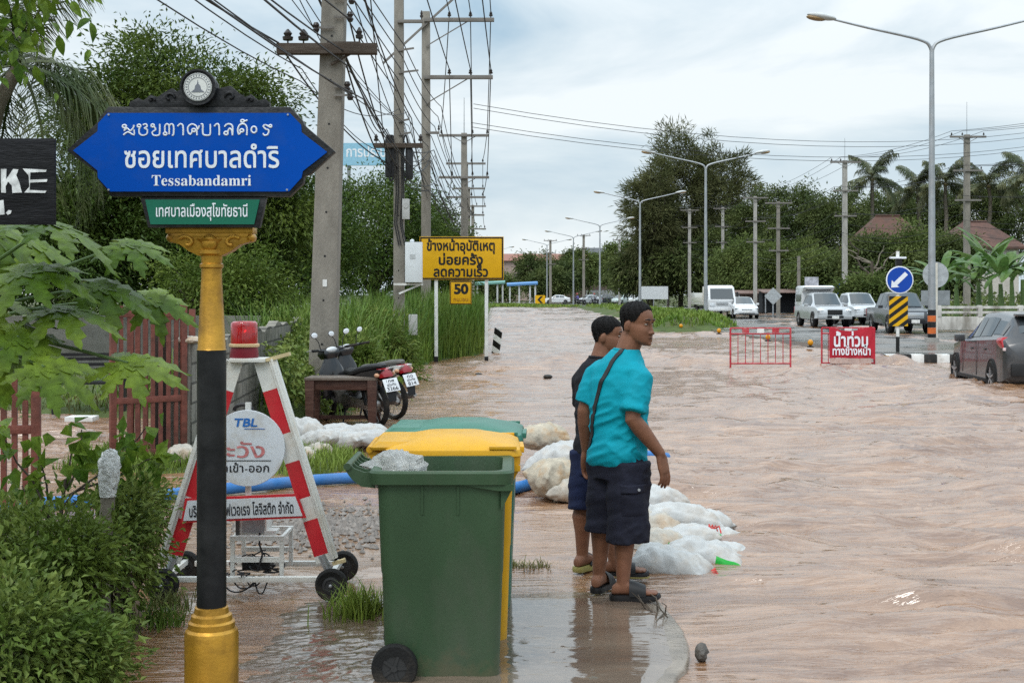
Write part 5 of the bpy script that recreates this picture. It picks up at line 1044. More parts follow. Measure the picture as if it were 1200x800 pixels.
L_GRASS = leaf_mat('blade_green', (0.095, 0.170, 0.020), (0.185, 0.245, 0.045), 0.8, rough=0.55)
L_GRASSD = leaf_mat('blade_dark', (0.065, 0.135, 0.020), (0.135, 0.195, 0.035), 0.6, rough=0.55)
L_DRY = leaf_mat('blade_dry', (0.16, 0.13, 0.05), (0.11, 0.14, 0.04), 1.5, rough=0.7)
BARK = mat('bark', (0.085, 0.068, 0.052), 0.9, var=0.3, bump=0.7, bs=22, stretch=(1, 1, 0.4), dirt=(0.15, 0.135, 0.11), dirt_amt=0.5)
BARKP = mat('bark_pale', (0.19, 0.165, 0.13), 0.9, var=0.3, bump=0.5, bs=22, dirt=(0.09, 0.08, 0.06), dirt_amt=0.6)
STEM = mat('green_stem', (0.085, 0.14, 0.04), 0.5, var=0.2)

def leaf_arrays(P, D, Nn, L, W, fold=0.22, droop=0.12):
    D = nm(D); S = nm(np.cross(D, Nn)); N2 = np.cross(S, D); L = np.broadcast_to(np.asarray(L, float), (len(P),))[:, None]; W = np.broadcast_to(np.asarray(W, float), (len(P),))[:, None]
    v = np.stack([P, P+D*L*0.42+S*W*0.5+N2*fold*W, P+D*L-N2*droop*L, P+D*L*0.42-S*W*0.5+N2*fold*W], 1)
    i = 4*np.arange(len(P))[:, None]
    F = np.concatenate([np.concatenate([i, i+1, i+2], 1), np.concatenate([i, i+2, i+3], 1)], 0)
    return v.reshape(-1, 3), F
def cat(parts):
    V = []; F = []; o = 0
    for v, f in parts: V.append(v); F.append(f+o); o += len(v)
    return np.concatenate(V), np.concatenate(F)
def crown(c, rad, ncl, clr, per, L, W, seed, flat=0.75, shell=(0.45, 1.0), droop=0.3, zmin=-0.75, lump=0.25, out=0.6):
    g = np.random.default_rng(seed); d = nm(g.normal(size=(ncl*3, 3))); d = d[d[:, 2] > zmin][:ncl]; n = len(d)
    r = g.uniform(shell[0], shell[1], n)**0.7
    ph = g.uniform(0, 6.28, 4); lf = 1+lump*(np.sin(3*np.arctan2(d[:, 1], d[:, 0])+ph[0])*np.sin(2.6*d[:, 2]+ph[1])+0.7*np.sin(5*d[:, 0]+ph[2])*np.sin(4*d[:, 2]+ph[3]))
    cc = np.asarray(c)+d*(r*lf)[:, None]*np.asarray(rad)
    cs = clr*g.uniform(0.55, 1.35, n)
    k = np.repeat(np.arange(n), per); q = g.normal(size=(len(k), 3))*0.55; q[:, 2] *= flat
    P = cc[k]+q*cs[k][:, None]
    D = nm(d[k])*out+g.normal(size=q.shape)*0.55+nm(q)*0.5; D[:, 2] -= droop
    Nn = g.normal(size=q.shape)*0.5; Nn[:, 2] += 0.9
    s = g.uniform(0.65, 1.3, len(k))
    V, F = leaf_arrays(P, D, Nn, L*s, W*s)
    return V, F, cc
def limb_path(a, b, seed, bend=0.12, n=6):
    g = random.Random(seed); a = Vector(a); b = Vector(b); L = (b-a).length; pts = []
    for i in range(n+1):
        f = i/n; p = a.lerp(b, f); p += Vector((g.uniform(-1, 1), g.uniform(-1, 1), g.uniform(-0.3, 0.6)))*bend*L*math.sin(math.pi*f)*0.6; pts.append(p)
    return pts
def tree(name, label, base, c, rad, ncl, clr, per, L, W, leafm, seed, trunk_r=0.16, barkm=None, group=None, nl=7, extra=(), **kw):
    """base: foot of the trunk; c: middle of the crown (world)"""
    t = thing(name, label, 'tree', base, 0, group); b = Vector(base); cl = Vector(c)-b
    V, F, cc = crown(tuple(cl), rad, ncl, clr, per, L, W, seed, **kw)
    ps = [(V, F)]
    for (ec, er, en, ecl) in extra:
        v2, f2, c2 = crown(tuple(Vector(ec)-b), er, en, ecl, per, L, W, seed+5, **kw); ps.append((v2, f2)); cc = np.concatenate([cc, c2])
    V, F = cat(ps); np_mesh('foliage', V, F, leafm, t)
    fork = Vector((cl.x*0.35, cl.y*0.35, max(cl.z-rad[2]*0.75, cl.z*0.35)))
    tm = MB(); p = limb_path((0, 0, -0.2), fork, seed, 0.06); tm.tube(p, [trunk_r*(1.25-0.5*i/(len(p)-1)) for i in range(len(p))], 10)
    tr = tm.build('trunk', barkm or BARK, t)
    g = np.random.default_rng(seed+1); idx = g.choice(len(cc), min(nl, len(cc)), replace=False)
    for i in idx:
        lm = MB(); q = limb_path(fork, cc[i], int(i)+seed, 0.16); lm.tube(q, [trunk_r*(0.55-0.47*j/(len(q)-1)) for j in range(len(q))], 7); lm.build('limb', barkm or BARK, tr)
    return t

def frond_arrays(base, az, el, L, n, ll, w, bend, g, roll=0.0):
    """pinnate palm frond: arching midrib and hanging strap leaflets"""
    s = np.linspace(0, 1, n); e = el-bend*s**1.25
    d = np.stack([np.cos(az)*np.cos(e), np.sin(az)*np.cos(e), np.sin(e)], -1); P = np.asarray(base)+np.concatenate([[np.zeros(3)], np.cumsum(d[:-1], 0)])*L/n
    side = np.array([-math.sin(az), math.cos(az), 0.0]); up = np.cross(d, side)*-1
    k = s > 0.14; P2 = P[k]; d2 = d[k]; up2 = up[k]; ss = s[k]; V = []; F = []; o = 0
    lw = ll*(0.45+0.75*np.sin(np.pi*np.clip(ss*0.93+0.07, 0, 1))**0.8)
    for sg in (-1, 1):
        ang = 0.75-0.35*ss; D = d2*np.sin(ang*0.9)[:, None]+sg*side*np.cos(ang)[:, None]*0.85+g.normal(size=d2.shape)*0.10
        A = P2; m = A+D*(lw*0.5)[:, None]+np.array([0, 0, -0.06])*lw[:, None]; tpt = A+D*(lw*0.86)[:, None]+np.stack([0*lw, 0*lw, -lw*(0.42+0.35*ss+0.1*g.random(len(lw)))], -1)
        wv = d2*(w*0.5)
        v = np.stack([A-wv*0.6, A+wv*0.6, m-wv, m+wv, tpt-wv*0.15, tpt+wv*0.15], 1).reshape(-1, 3); i = 6*np.arange(len(A))[:, None]+o
        F.append(np.concatenate([np.concatenate([i, i+1, i+3, i+2], 1), np.concatenate([i+2, i+3, i+5, i+4], 1)], 0)); V.append(v); o += len(v)
    # midrib as a thin triangular strip
    r = (0.035*(1-s)+0.006)*L/3.2
    v = np.stack([P+side*r[:, None], P-side*r[:, None], P-up*r[:, None]*1.2], 1).reshape(-1, 3); i = 3*np.arange(n-1)[:, None]+o
    F.append(np.concatenate([np.concatenate([i, i+1, i+4, i+3], 1), np.concatenate([i+1, i+2, i+5, i+4], 1), np.concatenate([i+2, i, i+3, i+5], 1)], 0)); V.append(v)
    return np.concatenate(V), np.concatenate(F)
def palm(label, base, top, nf, L, seed, leafm, n=46, ll=0.75, w=0.05, tr=0.15, group=None, el=(-0.5, 1.25), bend=(1.1, 1.9)):
    t = thing('coconut_palm', label, 'palm tree', base, 0, group); g = np.random.default_rng(seed); b = Vector(base); tp = Vector(top)-b
    m = MB(); p = limb_path((0, 0, -0.2), tp, seed, 0.05, 8); m.tube(p, [tr*(1.35-0.5*i/8) for i in range(9)], 10); m.build('trunk', BARKP, t)
    for i in range(nf):
        e = el[0]+(el[1]-el[0])*((i*0.7548+0.3) % 1); az = 2.39996*i+g.uniform(-.2, .2)
        np_mesh('frond', *frond_arrays(tuple(tp), az, e, L*g.uniform(0.85, 1.1), n, ll, w, g.uniform(*bend)*(0.75+0.35*(e > 0.3)), g), leafm, t)
    c = MB()
    for i in range(6): a = i*1.05; c.ell((tp.x+0.16*math.cos(a), tp.y+0.16*math.sin(a), tp.z-0.22-0.05*(i % 2)), (0.10, 0.10, 0.13), 10, 7)
    if w > 0.045: c.build('coconut_cluster', mat('coconut', (0.16, 0.13, 0.04), 0.5), t)
    return t
def blades(P, h, w, g, lean=0.45, az=None):
    """bent three-segment grass blades at points P"""
    n = len(P); a = g.uniform(0, 6.283, n) if az is None else az; h = np.broadcast_to(h, (n,)); ln = lean*g.uniform(0.3, 1.4, n)
    dx, dy = np.cos(a), np.sin(a); sx, sy = -dy, dx; V = []
    for f, ww in ((0, 1.0), (0.4, 0.9), (0.75, 0.6)):
        z = h*(f-0.28*ln*f*f); o = h*ln*f*f
        for sg in (-1, 1): V.append(np.stack([P[:, 0]+dx*o+sg*sx*w*ww*0.5, P[:, 1]+dy*o+sg*sy*w*ww*0.5, P[:, 2]+z], -1))
    V.append(np.stack([P[:, 0]+dx*h*ln, P[:, 1]+dy*h*ln, P[:, 2]+h*(1-0.33*ln)], -1))
    V = np.stack(V, 1).reshape(-1, 3); i = 7*np.arange(n)[:, None]
    F = np.concatenate([np.concatenate([i+a_, i+b_, i+c_], 1) for a_, b_, c_ in ((0, 1, 3), (0, 3, 2), (2, 3, 5), (2, 5, 4), (4, 5, 6))], 0)
    return V, F
def scatter(poly, n, g, dens=None):
    P = np.array(poly); lo, hi = P.min(0), P.max(0); q = g.uniform(lo, hi, (n*4, 2)); q = q[inside(q[:, 0], q[:, 1], poly)]
    if dens is not None: q = q[g.random(len(q)) < dens(q[:, 0], q[:, 1])]
    return q[:n]

# trees behind the street sign
tree('mango_tree', 'large dark mango tree with glossy leaves rising behind the blue street sign', (X_at(190, 36), 36, 0), (X_at(208, 36), 36, 6.0), (3.0, 2.6, 2.75), 200, 0.70, 290, 0.16, 0.06, L_MANGO, 21, trunk_r=0.22, nl=12, shell=(0.25, 1.0), extra=(((X_at(112, 36), 35.5, 3.6), (1.5, 1.5, 1.9), 60, 0.6), ((X_at(300, 36), 36, 4.0), (1.5, 1.6, 2.0), 60, 0.6), ((X_at(210, 36), 36.2, 2.6), (3.0, 1.5, 1.6), 70, 0.7)))
tree('shade_tree', 'dense dark green tree behind the thick concrete pole', (X_at(330, 48), 48, 0), (X_at(335, 48), 48, 3.3), (3.0, 2.4, 2.4), 120, 0.75, 230, 0.16, 0.065, L_DARK, 22, nl=6, shell=(0.3, 1.0))
tree('shade_tree', 'broad dark tree under the pale billboard, behind the meter-box pole', (X_at(440, 64), 64, 0), (X_at(432, 64), 64, 4.2), (4.3, 3.2, 3.7), 190, 1.0, 230, 0.19, 0.08, L_DARK, 23, trunk_r=0.25, nl=8, shell=(0.3, 1.0), lump=0.16)
tree('shade_tree', 'lower dark tree sloping down to the road behind the yellow board', (X_at(510, 70), 70, 0), (X_at(512, 70), 70, 3.6), (2.1, 2.4, 3.0), 110, 0.85, 230, 0.19, 0.08, L_DARK, 24, nl=6, shell=(0.3, 1.0), lump=0.14)
tree('shade_tree', 'dark tree at the back of the yard between the papaya leaves and the sign', (X_at(60, 34), 34, 0), (X_at(80, 34), 34, 2.6), (2.6, 1.8, 2.2), 110, 0.7, 210, 0.15, 0.06, L_DARK, 25, nl=5, shell=(0.3, 1.0))
tree('shade_tree', 'dark hedge-like tree at the yard edge, above the block wall', (X_at(255, 31), 31, 0), (X_at(265, 31), 31, 1.5), (1.8, 1.4, 1.2), 80, 0.5, 190, 0.13, 0.05, L_MID, 26, nl=4, shell=(0.3, 1.0))
palm('coconut palm with long drooping fronds above the black painted board', (X_at(-150, 24), 24, 0), (X_at(22, 24), 24, 6.0), 24, 3.1, 31, L_PALM, n=60, ll=0.75, w=0.035, el=(-0.9, 1.3), bend=(1.0, 1.7))
# leafy branch hanging in at the top
def near_branch():
    g = np.random.default_rng(41); t = thing('leafy_tree', 'bright green broad-leaved branch hanging over the black painted board', 'tree', (-2.75, 5.2, 0))
    tm = MB(); tm.tube([(0, 0, -0.1), (0.05, 0, 1.2), (-0.05, 0.05, 2.3), (0.1, 0, 3.4)], [0.10, 0.085, 0.07, 0.05], 10); tr = tm.build('trunk', BARKP, t)
    tips = []
    for i, e in enumerate([(0.62, -0.5, 3.15), (0.85, -0.3, 3.05), (0.74, -0.4, 2.78), (0.55, -0.6, 2.85), (0.95, -0.1, 3.25), (0.50, -0.35, 2.62), (0.83, -0.2, 2.70), (0.35, -0.5, 2.95), (0.62, 0.1, 3.3), (0.92, 0.0, 2.98)]):
        p = limb_path((0.08, 0, 3.3), e, i+3, 0.1); m = MB(); m.tube(p, [0.02-0.0025*j for j in range(len(p))], 6); m.build('twig', BARKP, tr); tips.append((p, e))
    P = []; D = []
    for p, e in tips:
        for j in range(170):
            f = g.uniform(0.45, 1.05); q = np.array(Vector(p[0]).lerp(Vector(e), f)); P.append(q+g.normal(size=3)*0.085+np.array([0, 0, -0.07*g.random()])); D.append(g.normal(size=3)*0.5+np.array([0.25, -0.1, -0.75]))
    P = np.array(P); D = np.array(D); Nn = g.normal(size=P.shape)*0.5+np.array([0.2, -0.9, 0.4]); s = g.uniform(0.6, 1.25, len(P))
    D = nm(D); S = nm(np.cross(D, Nn)); N2 = np.cross(S, D); L = (0.070*s)[:, None]; W = (0.032*s)[:, None]
    st = [(0, 0.02), (0.2, 0.75), (0.45, 1.0), (0.75, 0.62), (1.0, 0.02)]; V = []
    for f, ww in st:
        c = P+D*L*f-N2*L*0.25*f*f
        V += [c+S*W*ww*0.5+N2*W*0.18*ww, c, c-S*W*ww*0.5+N2*W*0.18*ww]
    V = np.stack(V, 1).reshape(-1, 3); i = 15*np.arange(len(P))[:, None]
    F = np.concatenate([np.concatenate([i+3*k+a, i+3*k+a+1, i+3*k+a+4, i+3*k+a+3], 1) for k in range(4) for a in (0, 1)], 0)
    np_mesh('foliage', V, F, L_BRIGHT, t)
near_branch()

# papaya leaves, sapling, wrapped stump, bushes of the planted bed
def papaya_leaf(rad, g):
    """palmate leaf: seven pinnately cut lobes around the stalk end, in its own x-y plane, drooping at the tips"""
    V = []; F = []
    for a in (-2.35, -1.6, -0.82, 0.0, 0.82, 1.6, 2.35):
        L = rad*(1.0-0.20*abs(a)/1.6)*g.uniform(0.92, 1.08); d = np.array((math.cos(a), math.sin(a), 0)); s = np.array((-math.sin(a), math.cos(a), 0)); n = 15; o = len(V)
        dr = g.uniform(0.25, 0.55)
        for i in range(n):
            f = i/(n-1); env = 0.055+0.235*math.sin(math.pi*min(1, 0.10+f*0.92))**0.9*(1-0.35*f)
            zig = 0.42+0.58*(1.0 if i % 3 == 2 else (0.55 if i % 3 == 1 else 0.18)) if i > 2 else 1.0
            w = L*env*zig*(1 if i < n-1 else 0.02); fw = L*0.055 if i % 3 == 2 else 0; z = -dr*L*f**2.2
            c = d*L*f+np.array((0, 0, z)); V += [c+s*w+d*fw+np.array((0, 0, 0.10*w-0.35*w*f)), c, c-s*w+d*fw+np.array((0, 0, 0.10*w-0.35*w*f))]
        for i in range(n-1):
            for k in (0, 1): F.append((o+3*i+k, o+3*i+k+1, o+3*i+k+4, o+3*i+k+3))
    return np.array(V), np.array(F)
def papaya():
    g = np.random.default_rng(51); Y0 = 6.0; root = Vector((-3.05, 5.9, 0)); t = thing('papaya_plant', 'papaya plant with large deeply cut leaves reaching in front of the yard gates', 'plant', root)
    MB().tube([(0, 0, -0.1), (0.03, 0.02, 0.9), (0.08, 0, 1.75)], [0.065, 0.055, 0.045], 10).build('stem', BARKP, t)
    spots = [(62, 262, 5.6, .34, -5), (150, 285, 5.9, .27, -10), (28, 318, 5.5, .33, 10), (118, 335, 5.8, .31, -4), (178, 350, 6.1, .25, -14), (70, 362, 5.6, .33, -8), (22, 395, 5.4, .30, 15), (150, 425, 5.6, .31, -12), (52, 430, 5.3, .27, -20), (-20, 350, 5.6, .36, 0), (-15, 270, 5.8, .36, 0), (40, 285, 6.3, .3, 12), (-10, 420, 5.6, .3, 0),]
    for i, (px, py, Y, r, az) in enumerate(spots):
        c = Vector((X_at(px, Y), Y, Z_at(py, Y)))-root
        V, F = papaya_leaf(r*0.93, g)
        nv = Vector((0.28+g.uniform(-.3, .35), -0.36+g.uniform(-.3, .25), 0.9)).normalized(); xa = Vector((math.cos(R(az)), math.sin(R(az))*0.5, -0.18+g.uniform(-.15, .1))); xa = (xa-nv*xa.dot(nv)).normalized(); ya = nv.cross(xa)
        M3 = np.array([xa, ya, nv]).T; V = V @ M3.T+np.array(c)
        lf = np_mesh('leaf', V, F, L_PAP, t)
        a = Vector((0.07, 0, 1.2+0.035*i)); mid = a.lerp(c, 0.5)+Vector((0, 0, 0.10))
        st = MB(); st.tube(smooth_path([a, mid, c], 5), [0.012-0.0005*k for k in range(11)], 7); st.build('leaf_stalk', STEM, lf)
papaya()
def sapling():
    g = np.random.default_rng(61); root = Vector((X_at(62, 6.6), 6.6, 0)); t = thing('leafy_sapling', 'thin sapling with light green ruffled leaves in front of the gate leaf', 'plant', root)
    k = 6.6/1500; br = [((0, 0, 0), (15*k, 0, 0.75)), ((0.03, 0, 0.45), (-55*k, -0.1, 1.02)), ((0.05, 0, 0.55), (70*k, 0.1, 0.88)), ((0.05, 0, 0.6), (112*k, -0.05, 1.02)), ((0.02, 0, 0.4), (-45*k, 0.1, 0.70)), ((0.05, 0, 0.62), (30*k, 0.05, 1.0)), ((0.05, 0, 0.5), (80*k, 0.0, 0.72)), ((0.0, 0, 0.5), (-20*k, 0.0, 0.92)), ((0.05, 0, 0.65), (125*k, 0.1, 0.86))]
    P = []; D = []
    st = MB().tube([(0, 0, -0.1), (0.02, 0, 0.4), (15*k, 0, 0.75)], [0.016, 0.013, 0.008], 7).build('stem', BARK, t)
    for i, (a, b) in enumerate(br[1:]):
        p = limb_path(a, b, i, 0.12); m = MB(); m.tube(p, [0.008-0.0008*j for j in range(len(p))], 5); m.build('twig', BARK, st)
        for j in range(17):
            f = g.uniform(0.55, 1.08); P.append(np.array(Vector(a).lerp(Vector(b), f))+g.normal(size=3)*0.05); D.append(g.normal(size=3)*0.6+np.array((0.2*np.sign(b[0]), -0.2, -0.25)))
    V, F = leaf_arrays(np.array(P), np.array(D), g.normal(size=(len(P), 3))*0.35+np.array((0, -0.45, 0.8)), g.uniform(0.07, 0.13, len(P)), g.uniform(0.055, 0.09, len(P)), fold=0.15, droop=0.25)
    np_mesh('foliage', V, F, L_BRIGHT, t)
sapling()
def stump():
    Y = 6.35; t = thing('wrapped_stump', 'cut pale tree stump with a white plastic bag over its top, among the bushes', 'tree stump', (X_at(122, Y), Y, 0))
    MB().tube([(0.0, 0, -0.1), (-0.015, 0, 0.35), (0.015, 0, 0.62), (0.025, 0, 0.84)], [0.042, 0.040, 0.036, 0.034], 12).build('trunk', BARKP, t)
    q = MB(); q.add(*crumple((0.028, -0.01, 0.83), (0.052, 0.05, 0.10), 22, 13, 9, 0.55), 0, False); q.tube([(0.02, -0.005, 0.70), (0.022, -0.005, 0.80)], [0.040, 0.05], 12); q.build('plastic_wrap', mat('wrap_white', (0.74, 0.74, 0.72), 0.2, var=0.35, vs=40, bump=0.8, bs=60, trans=0.2), t)
stump()
def bush(label, base, c, rad, seed, per=46, ncl=120, clr=0.11, L=0.040, W=0.019, m=None, group='leafy bushes of the planted bed'):
    t = thing('bush', label, 'bush', base, 0, group); b = Vector(base); g = np.random.default_rng(seed)
    V, F, cc = crown(tuple(Vector(c)-b), rad, ncl, clr, int(per*1.25), L, W, seed, shell=(0.35, 1.0), zmin=-0.9, droop=0.15, flat=1.0, out=0.9, lump=0.3); np_mesh('foliage', V, F, m or L_BUSH, t)
    for i in g.choice(len(cc), 16, replace=False):
        p = limb_path((g.normal()*0.05, g.normal()*0.05, -0.02), cc[i], int(i), 0.14, 4); q = MB(); q.tube(p, [0.008, 0.007, 0.006, 0.004, 0.003], 5); q.build('stem', BARK, t)
    return t
def B(label, px, py, Y, wpx, hpx, seed, **kw):
    k = Y/1500; return bush(label, (X_at(px, Y), Y, 0.03), (X_at(px, Y), Y, Z_at(py, Y)), (wpx*k/2, wpx*k/2*0.9, hpx*k/2), seed, **kw)
B('leafy bush filling the near corner below the painted board', 5, 760, 4.75, 210, 170, 71, ncl=125, per=36)
B('leafy bush beside the wrapped stump, nearest the street sign post', 138, 640, 6.5, 92, 140, 72, ncl=80, per=38)
B('rounded leafy bush in front of the wrapped stump', 72, 665, 5.7, 120, 120, 73, ncl=90, per=40, m=L_MID)
B('leafy bush at the foot of the red brown gate leaf', 20, 640, 6.2, 100, 90, 74, ncl=60, per=38)
B('small bright leafy bush spilling to the wet ground by the gold post foot', 96, 775, 4.9, 90, 75, 75, ncl=45, per=40)
B('leafy bush behind the wrapped stump, in front of the blue hose', 166, 598, 7.6, 56, 76, 76, ncl=45, per=36)

# grass, weeds, creepers
def grass(name, label, pts, h, w, m, seed, lean=0.45):
    g = np.random.default_rng(seed); V, F = blades(pts, h*g.uniform(0.5, 1.25, len(pts)), w, g, lean); return stuff(np_mesh(name, V, F, m))
def zpts(q, land_name, add=0.0): return np.concatenate([q, land_z(land_name, q[:, 0], q[:, 1])[:, None]+add], 1)
g0 = np.random.default_rng(80)
q = scatter([(-4.3, 13.9), (-1.5, 13.5), (-1.35, 12.4), (-1.8, 11.8), (-4.3, 11.9)], 5200, g0); grass('short_grass', '', zpts(q, 'grass_strip', -0.01), 0.16, 0.011, L_GRASS, 81)
q = scatter([(-1.36, 3.3), (-1.62, 5.2), (-1.9, 6.5), (-2.2, 7.4), (-3.2, 7.6), (-3.2, 3.3)], 5200, g0, lambda x, y: (fbm(x*2.2, y*2.2, 3) > 0.46)*1.0); grass('bed_grass', '', zpts(q, 'planted_bed', -0.005), 0.13, 0.006, L_GRASSD, 82)
q = scatter([(-1.36, 3.3), (-1.62, 5.2), (-1.9, 6.5), (-2.2, 7.4), (-2.6, 7.0), (-1.9, 3.3)], 900, g0, lambda x, y: (fbm(x*2.5+7, y*2.5, 3) > 0.5)*1.0); grass('dry_grass', '', zpts(q, 'planted_bed', -0.005), 0.10, 0.006, L_DRY, 83, 0.9)
def tuft(label, px, py, n, h, spread, seed, m=L_GRASS, flat=1.0):
    x, y, _ = ground(px, py); g = np.random.default_rng(seed); P = np.stack([x+g.normal(size=n)*spread, y+g.normal(size=n)*spread*flat, np.full(n, 0.01)], -1)
    V, F = blades(P, h*g.uniform(0.5, 1.2, n), 0.007, g, 0.6); return tag(np_mesh('grass_tuft', V, F, m), label, 'grass tuft')
tuft('green grass tuft growing between the trestle wheel and the green bin', 422, 726, 420, 0.19, 0.075, 84); tuft('sparse grass tuft at the wet edge beside the gold post foot', 190, 735, 170, 0.12, 0.06, 85, L_GRASSD)
tuft('low yellowish grass tuft at the foot of the left trestle wheel', 200, 712, 160, 0.10, 0.07, 86, L_DRY)
def driftline():
    g = np.random.default_rng(87); n = 160; P = np.stack([g.uniform(0.0, 0.24, n), 7.95+0.05*g.normal(size=n), np.full(n, 0.0)], -1); P[:, 1] += -0.2*P[:, 0]
    V, F = blades(P, 0.06*g.uniform(0.5, 1.5, n), 0.006, g, 1.3); return tag(np_mesh('washed_up_grass', V, F, L_DRY), 'clump of brown washed-up grass and twigs lying behind the yellow bin', 'plant debris')
driftline()
bank = [(-2.30, 17.4), (-2.0, 21), (-2.1, 27), (-2.0, 32), (-0.80, 36), (-1.0, 45), (-2.2, 45), (-4.5, 40), (-6, 17.6)]
q = scatter(bank, 9500, g0, lambda x, y: np.clip(0.25+1.3*fbm(x*0.7, y*0.4, 3)-0.3, 0, 1)); grass('bank_grass', '', zpts(q, 'left_bank', -0.02), 0.75, 0.022, L_GRASS, 88)
q = scatter([(-2.2, 31.5), (-0.85, 36), (-1.0, 44), (-2.8, 44), (-4.2, 33)], 5200, g0); grass('tall_grass', '', zpts(q, 'left_bank', -0.02), 1.65, 0.030, L_GRASSD, 89, 0.3)
q = scatter([(-2.5, 22), (-2.2, 31), (-4.0, 33), (-4.8, 22)], 3600, g0); grass('tall_grass', '', zpts(q, 'left_bank', -0.02), 1.5, 0.030, L_GRASSD, 90, 0.45)
q = scatter([(-1.0, 45), (-1.7, 70), (-2.6, 120), (-8, 120), (-6, 45)], 3600, g0); grass('tall_grass', '', zpts(q, 'left_bank', -0.02), 1.6, 0.06, L_GRASSD, 91, 0.4)
q = scatter([(-14, 19), (-4.6, 18), (-4.6, 26), (-14, 27)], 7000, g0); grass('lawn_grass', '', zpts(q, 'left_bank', -0.02), 0.09, 0.02, L_GRASS, 92)
q = scatter([(-12, 18.0), (-4.8, 17.7), (-4.8, 20), (-12, 20)], 1600, g0); grass('dry_lawn', '', zpts(q, 'left_bank', -0.02), 0.12, 0.02, L_DRY, 93)
def creeper():
    g = np.random.default_rng(94); n = 15000; x = g.uniform(-4.4, -2.45, n); y = g.uniform(16.8, 31, n)
    top = 0.25+1.0*sstep(-2.4, -3.3, x)*(0.4+0.9*fbm(x*1.2, y*0.5, 3)); z = top*np.sqrt(g.random(n))*1.0+0.05
    k = ~((x < -3.2-0.061*(y-12.9)+0.10) & (y < 25)); P = np.stack([x, y, z], -1)[k]; n = len(P)
    D = g.normal(size=(n, 3))*0.5+np.array((0.4, -0.5, -0.1)); V, F = leaf_arrays(P, D, g.normal(size=(n, 3))*0.5+np.array((0.2, -0.5, 0.8)), g.uniform(0.07, 0.17, n), g.uniform(0.035, 0.075, n))
    return stuff(np_mesh('creeping_weeds', V, F, L_BUSH))
creeper()
for i, (px, Y, h, lb) in enumerate([(408, 20.5, 1.0, 'leafy weed bush right behind the black motorcycle mirrors'), (372, 20.8, 1.1, 'weed bush climbing beside the thick concrete pole'), (448, 25, 1.2, 'weed bush below the grey lower box of the meter pole'), (338, 22, 1.2, 'weed bush growing over the far end of the block wall')]):
    B(lb, px, 345+(1.7-h*0.45)*1500/Y, Y, 85*20/Y, h*1500/Y, 95+i, per=44, ncl=80, clr=0.22, L=0.11, W=0.05, m=L_BUSH, group='weed bushes of the bank')
q = scatter([(6.6, 58.6), (9.3, 58), (10.9, 62), (11.4, 76), (11.0, 100), (9.6, 140), (8.6, 156), (8.7, 120), (8.3, 94), (7.2, 72)], 9000, g0, lambda x, y: np.clip(62/y, 0, 1)**1.2); grass('mound_grass', '', zpts(q, 'grass_mound', -0.03), 0.32, 0.06, L_GRASS, 99, 0.5)
q = scatter([(-9, 168), (9, 160), (9, 175), (0, 204), (-9, 206)], 2500, g0); grass('far_grass', '', np.concatenate([q, np.full((len(q), 1), 0.09)], 1), 0.35, 0.16, L_GRASS, 100, 0.5)
# ------------------------------------------------------------------ the two men
from mathutils.bvhtree import BVHTree
SKIN = mat('skin_tan', (0.172, 0.078, 0.046), 0.5, dirt=(0.14, 0.055, 0.032), dirt_amt=0.6, dirt_s=9, var=0.2, vs=14, bump=0.12, bs=160, spec=0.22)
SKIN2 = mat('skin_tan_light', (0.18, 0.082, 0.048), 0.5, dirt=(0.16, 0.065, 0.04), dirt_amt=0.6, dirt_s=9, var=0.14, vs=14, bump=0.12, bs=160, spec=0.22)
HAIR = mat('hair_black', (0.009, 0.008, 0.008), 0.6, var=0.4, vs=60, bump=0.6, bs=140, spec=0.12)
EYEW = mat('eye_white', (0.42, 0.38, 0.34), 0.25); EYED = mat('eye_dark', (0.010, 0.007, 0.006), 0.2); LIPM = mat('lip', (0.20, 0.075, 0.055), 0.5)
def ring(c, xd, yd, rx, ry, n=24, p=2.0):
    c = Vector(c); xd = Vector(xd); yd = Vector(yd); o = []
    for i in range(n):
        a = 2*math.pi*i/n; ca, sa = math.cos(a), math.sin(a)
        o.append(c+xd*(rx*abs(ca)**(2/p)*(1 if ca > 0 else -1))+yd*(ry*abs(sa)**(2/p)*(1 if sa > 0 else -1)))
    return o
def remeshed(mb, voxel, smooth=4, fac=0.5):
    me = mb.mesh('tmp', []); o = bpy.data.objects.new('tmp', me); C.objects.link(o)
    r = o.modifiers.new('r', 'REMESH'); r.mode = 'VOXEL'; r.voxel_size = voxel
    if smooth: s = o.modifiers.new('s', 'SMOOTH'); s.iterations = smooth; s.factor = fac
    dg = bpy.context.evaluated_depsgraph_get(); dg.update(); ev = o.evaluated_get(dg); m2 = ev.to_mesh()
    V = np.empty(len(m2.vertices)*3, np.float32); m2.vertices.foreach_get('co', V); V = V.reshape(-1, 3)
    Nn = np.empty(len(m2.vertices)*3, np.float32); m2.vertices.foreach_get('normal', Nn); Nn = Nn.reshape(-1, 3)
    F = [tuple(p.vertices) for p in m2.polygons]; ev.to_mesh_clear(); bpy.data.objects.remove(o); bpy.data.meshes.remove(me)
    return V, Nn, F
HL = np.array([  # z, half width, front, back of the head above the chin
    (-0.004, .018, .080, -.050), (0.004, .034, .092, -.030), (0.018, .051, .099, 0.008), (0.035, .061, .099, .042), (0.055, .068, .098, .064), (0.080, .072, .095, .080), (0.100, .073, .091, .089),
    (0.118, .070, .087, .095), (0.135, .072, .091, .100), (0.150, .073, .092, .103), (0.170, .073, .088, .103), (0.190, .069, .078, .097), (0.208, .060, .062, .082), (0.222, .045, .042, .060), (0.232, .026, .022, .034), (0.236, .008, .006, .010)])
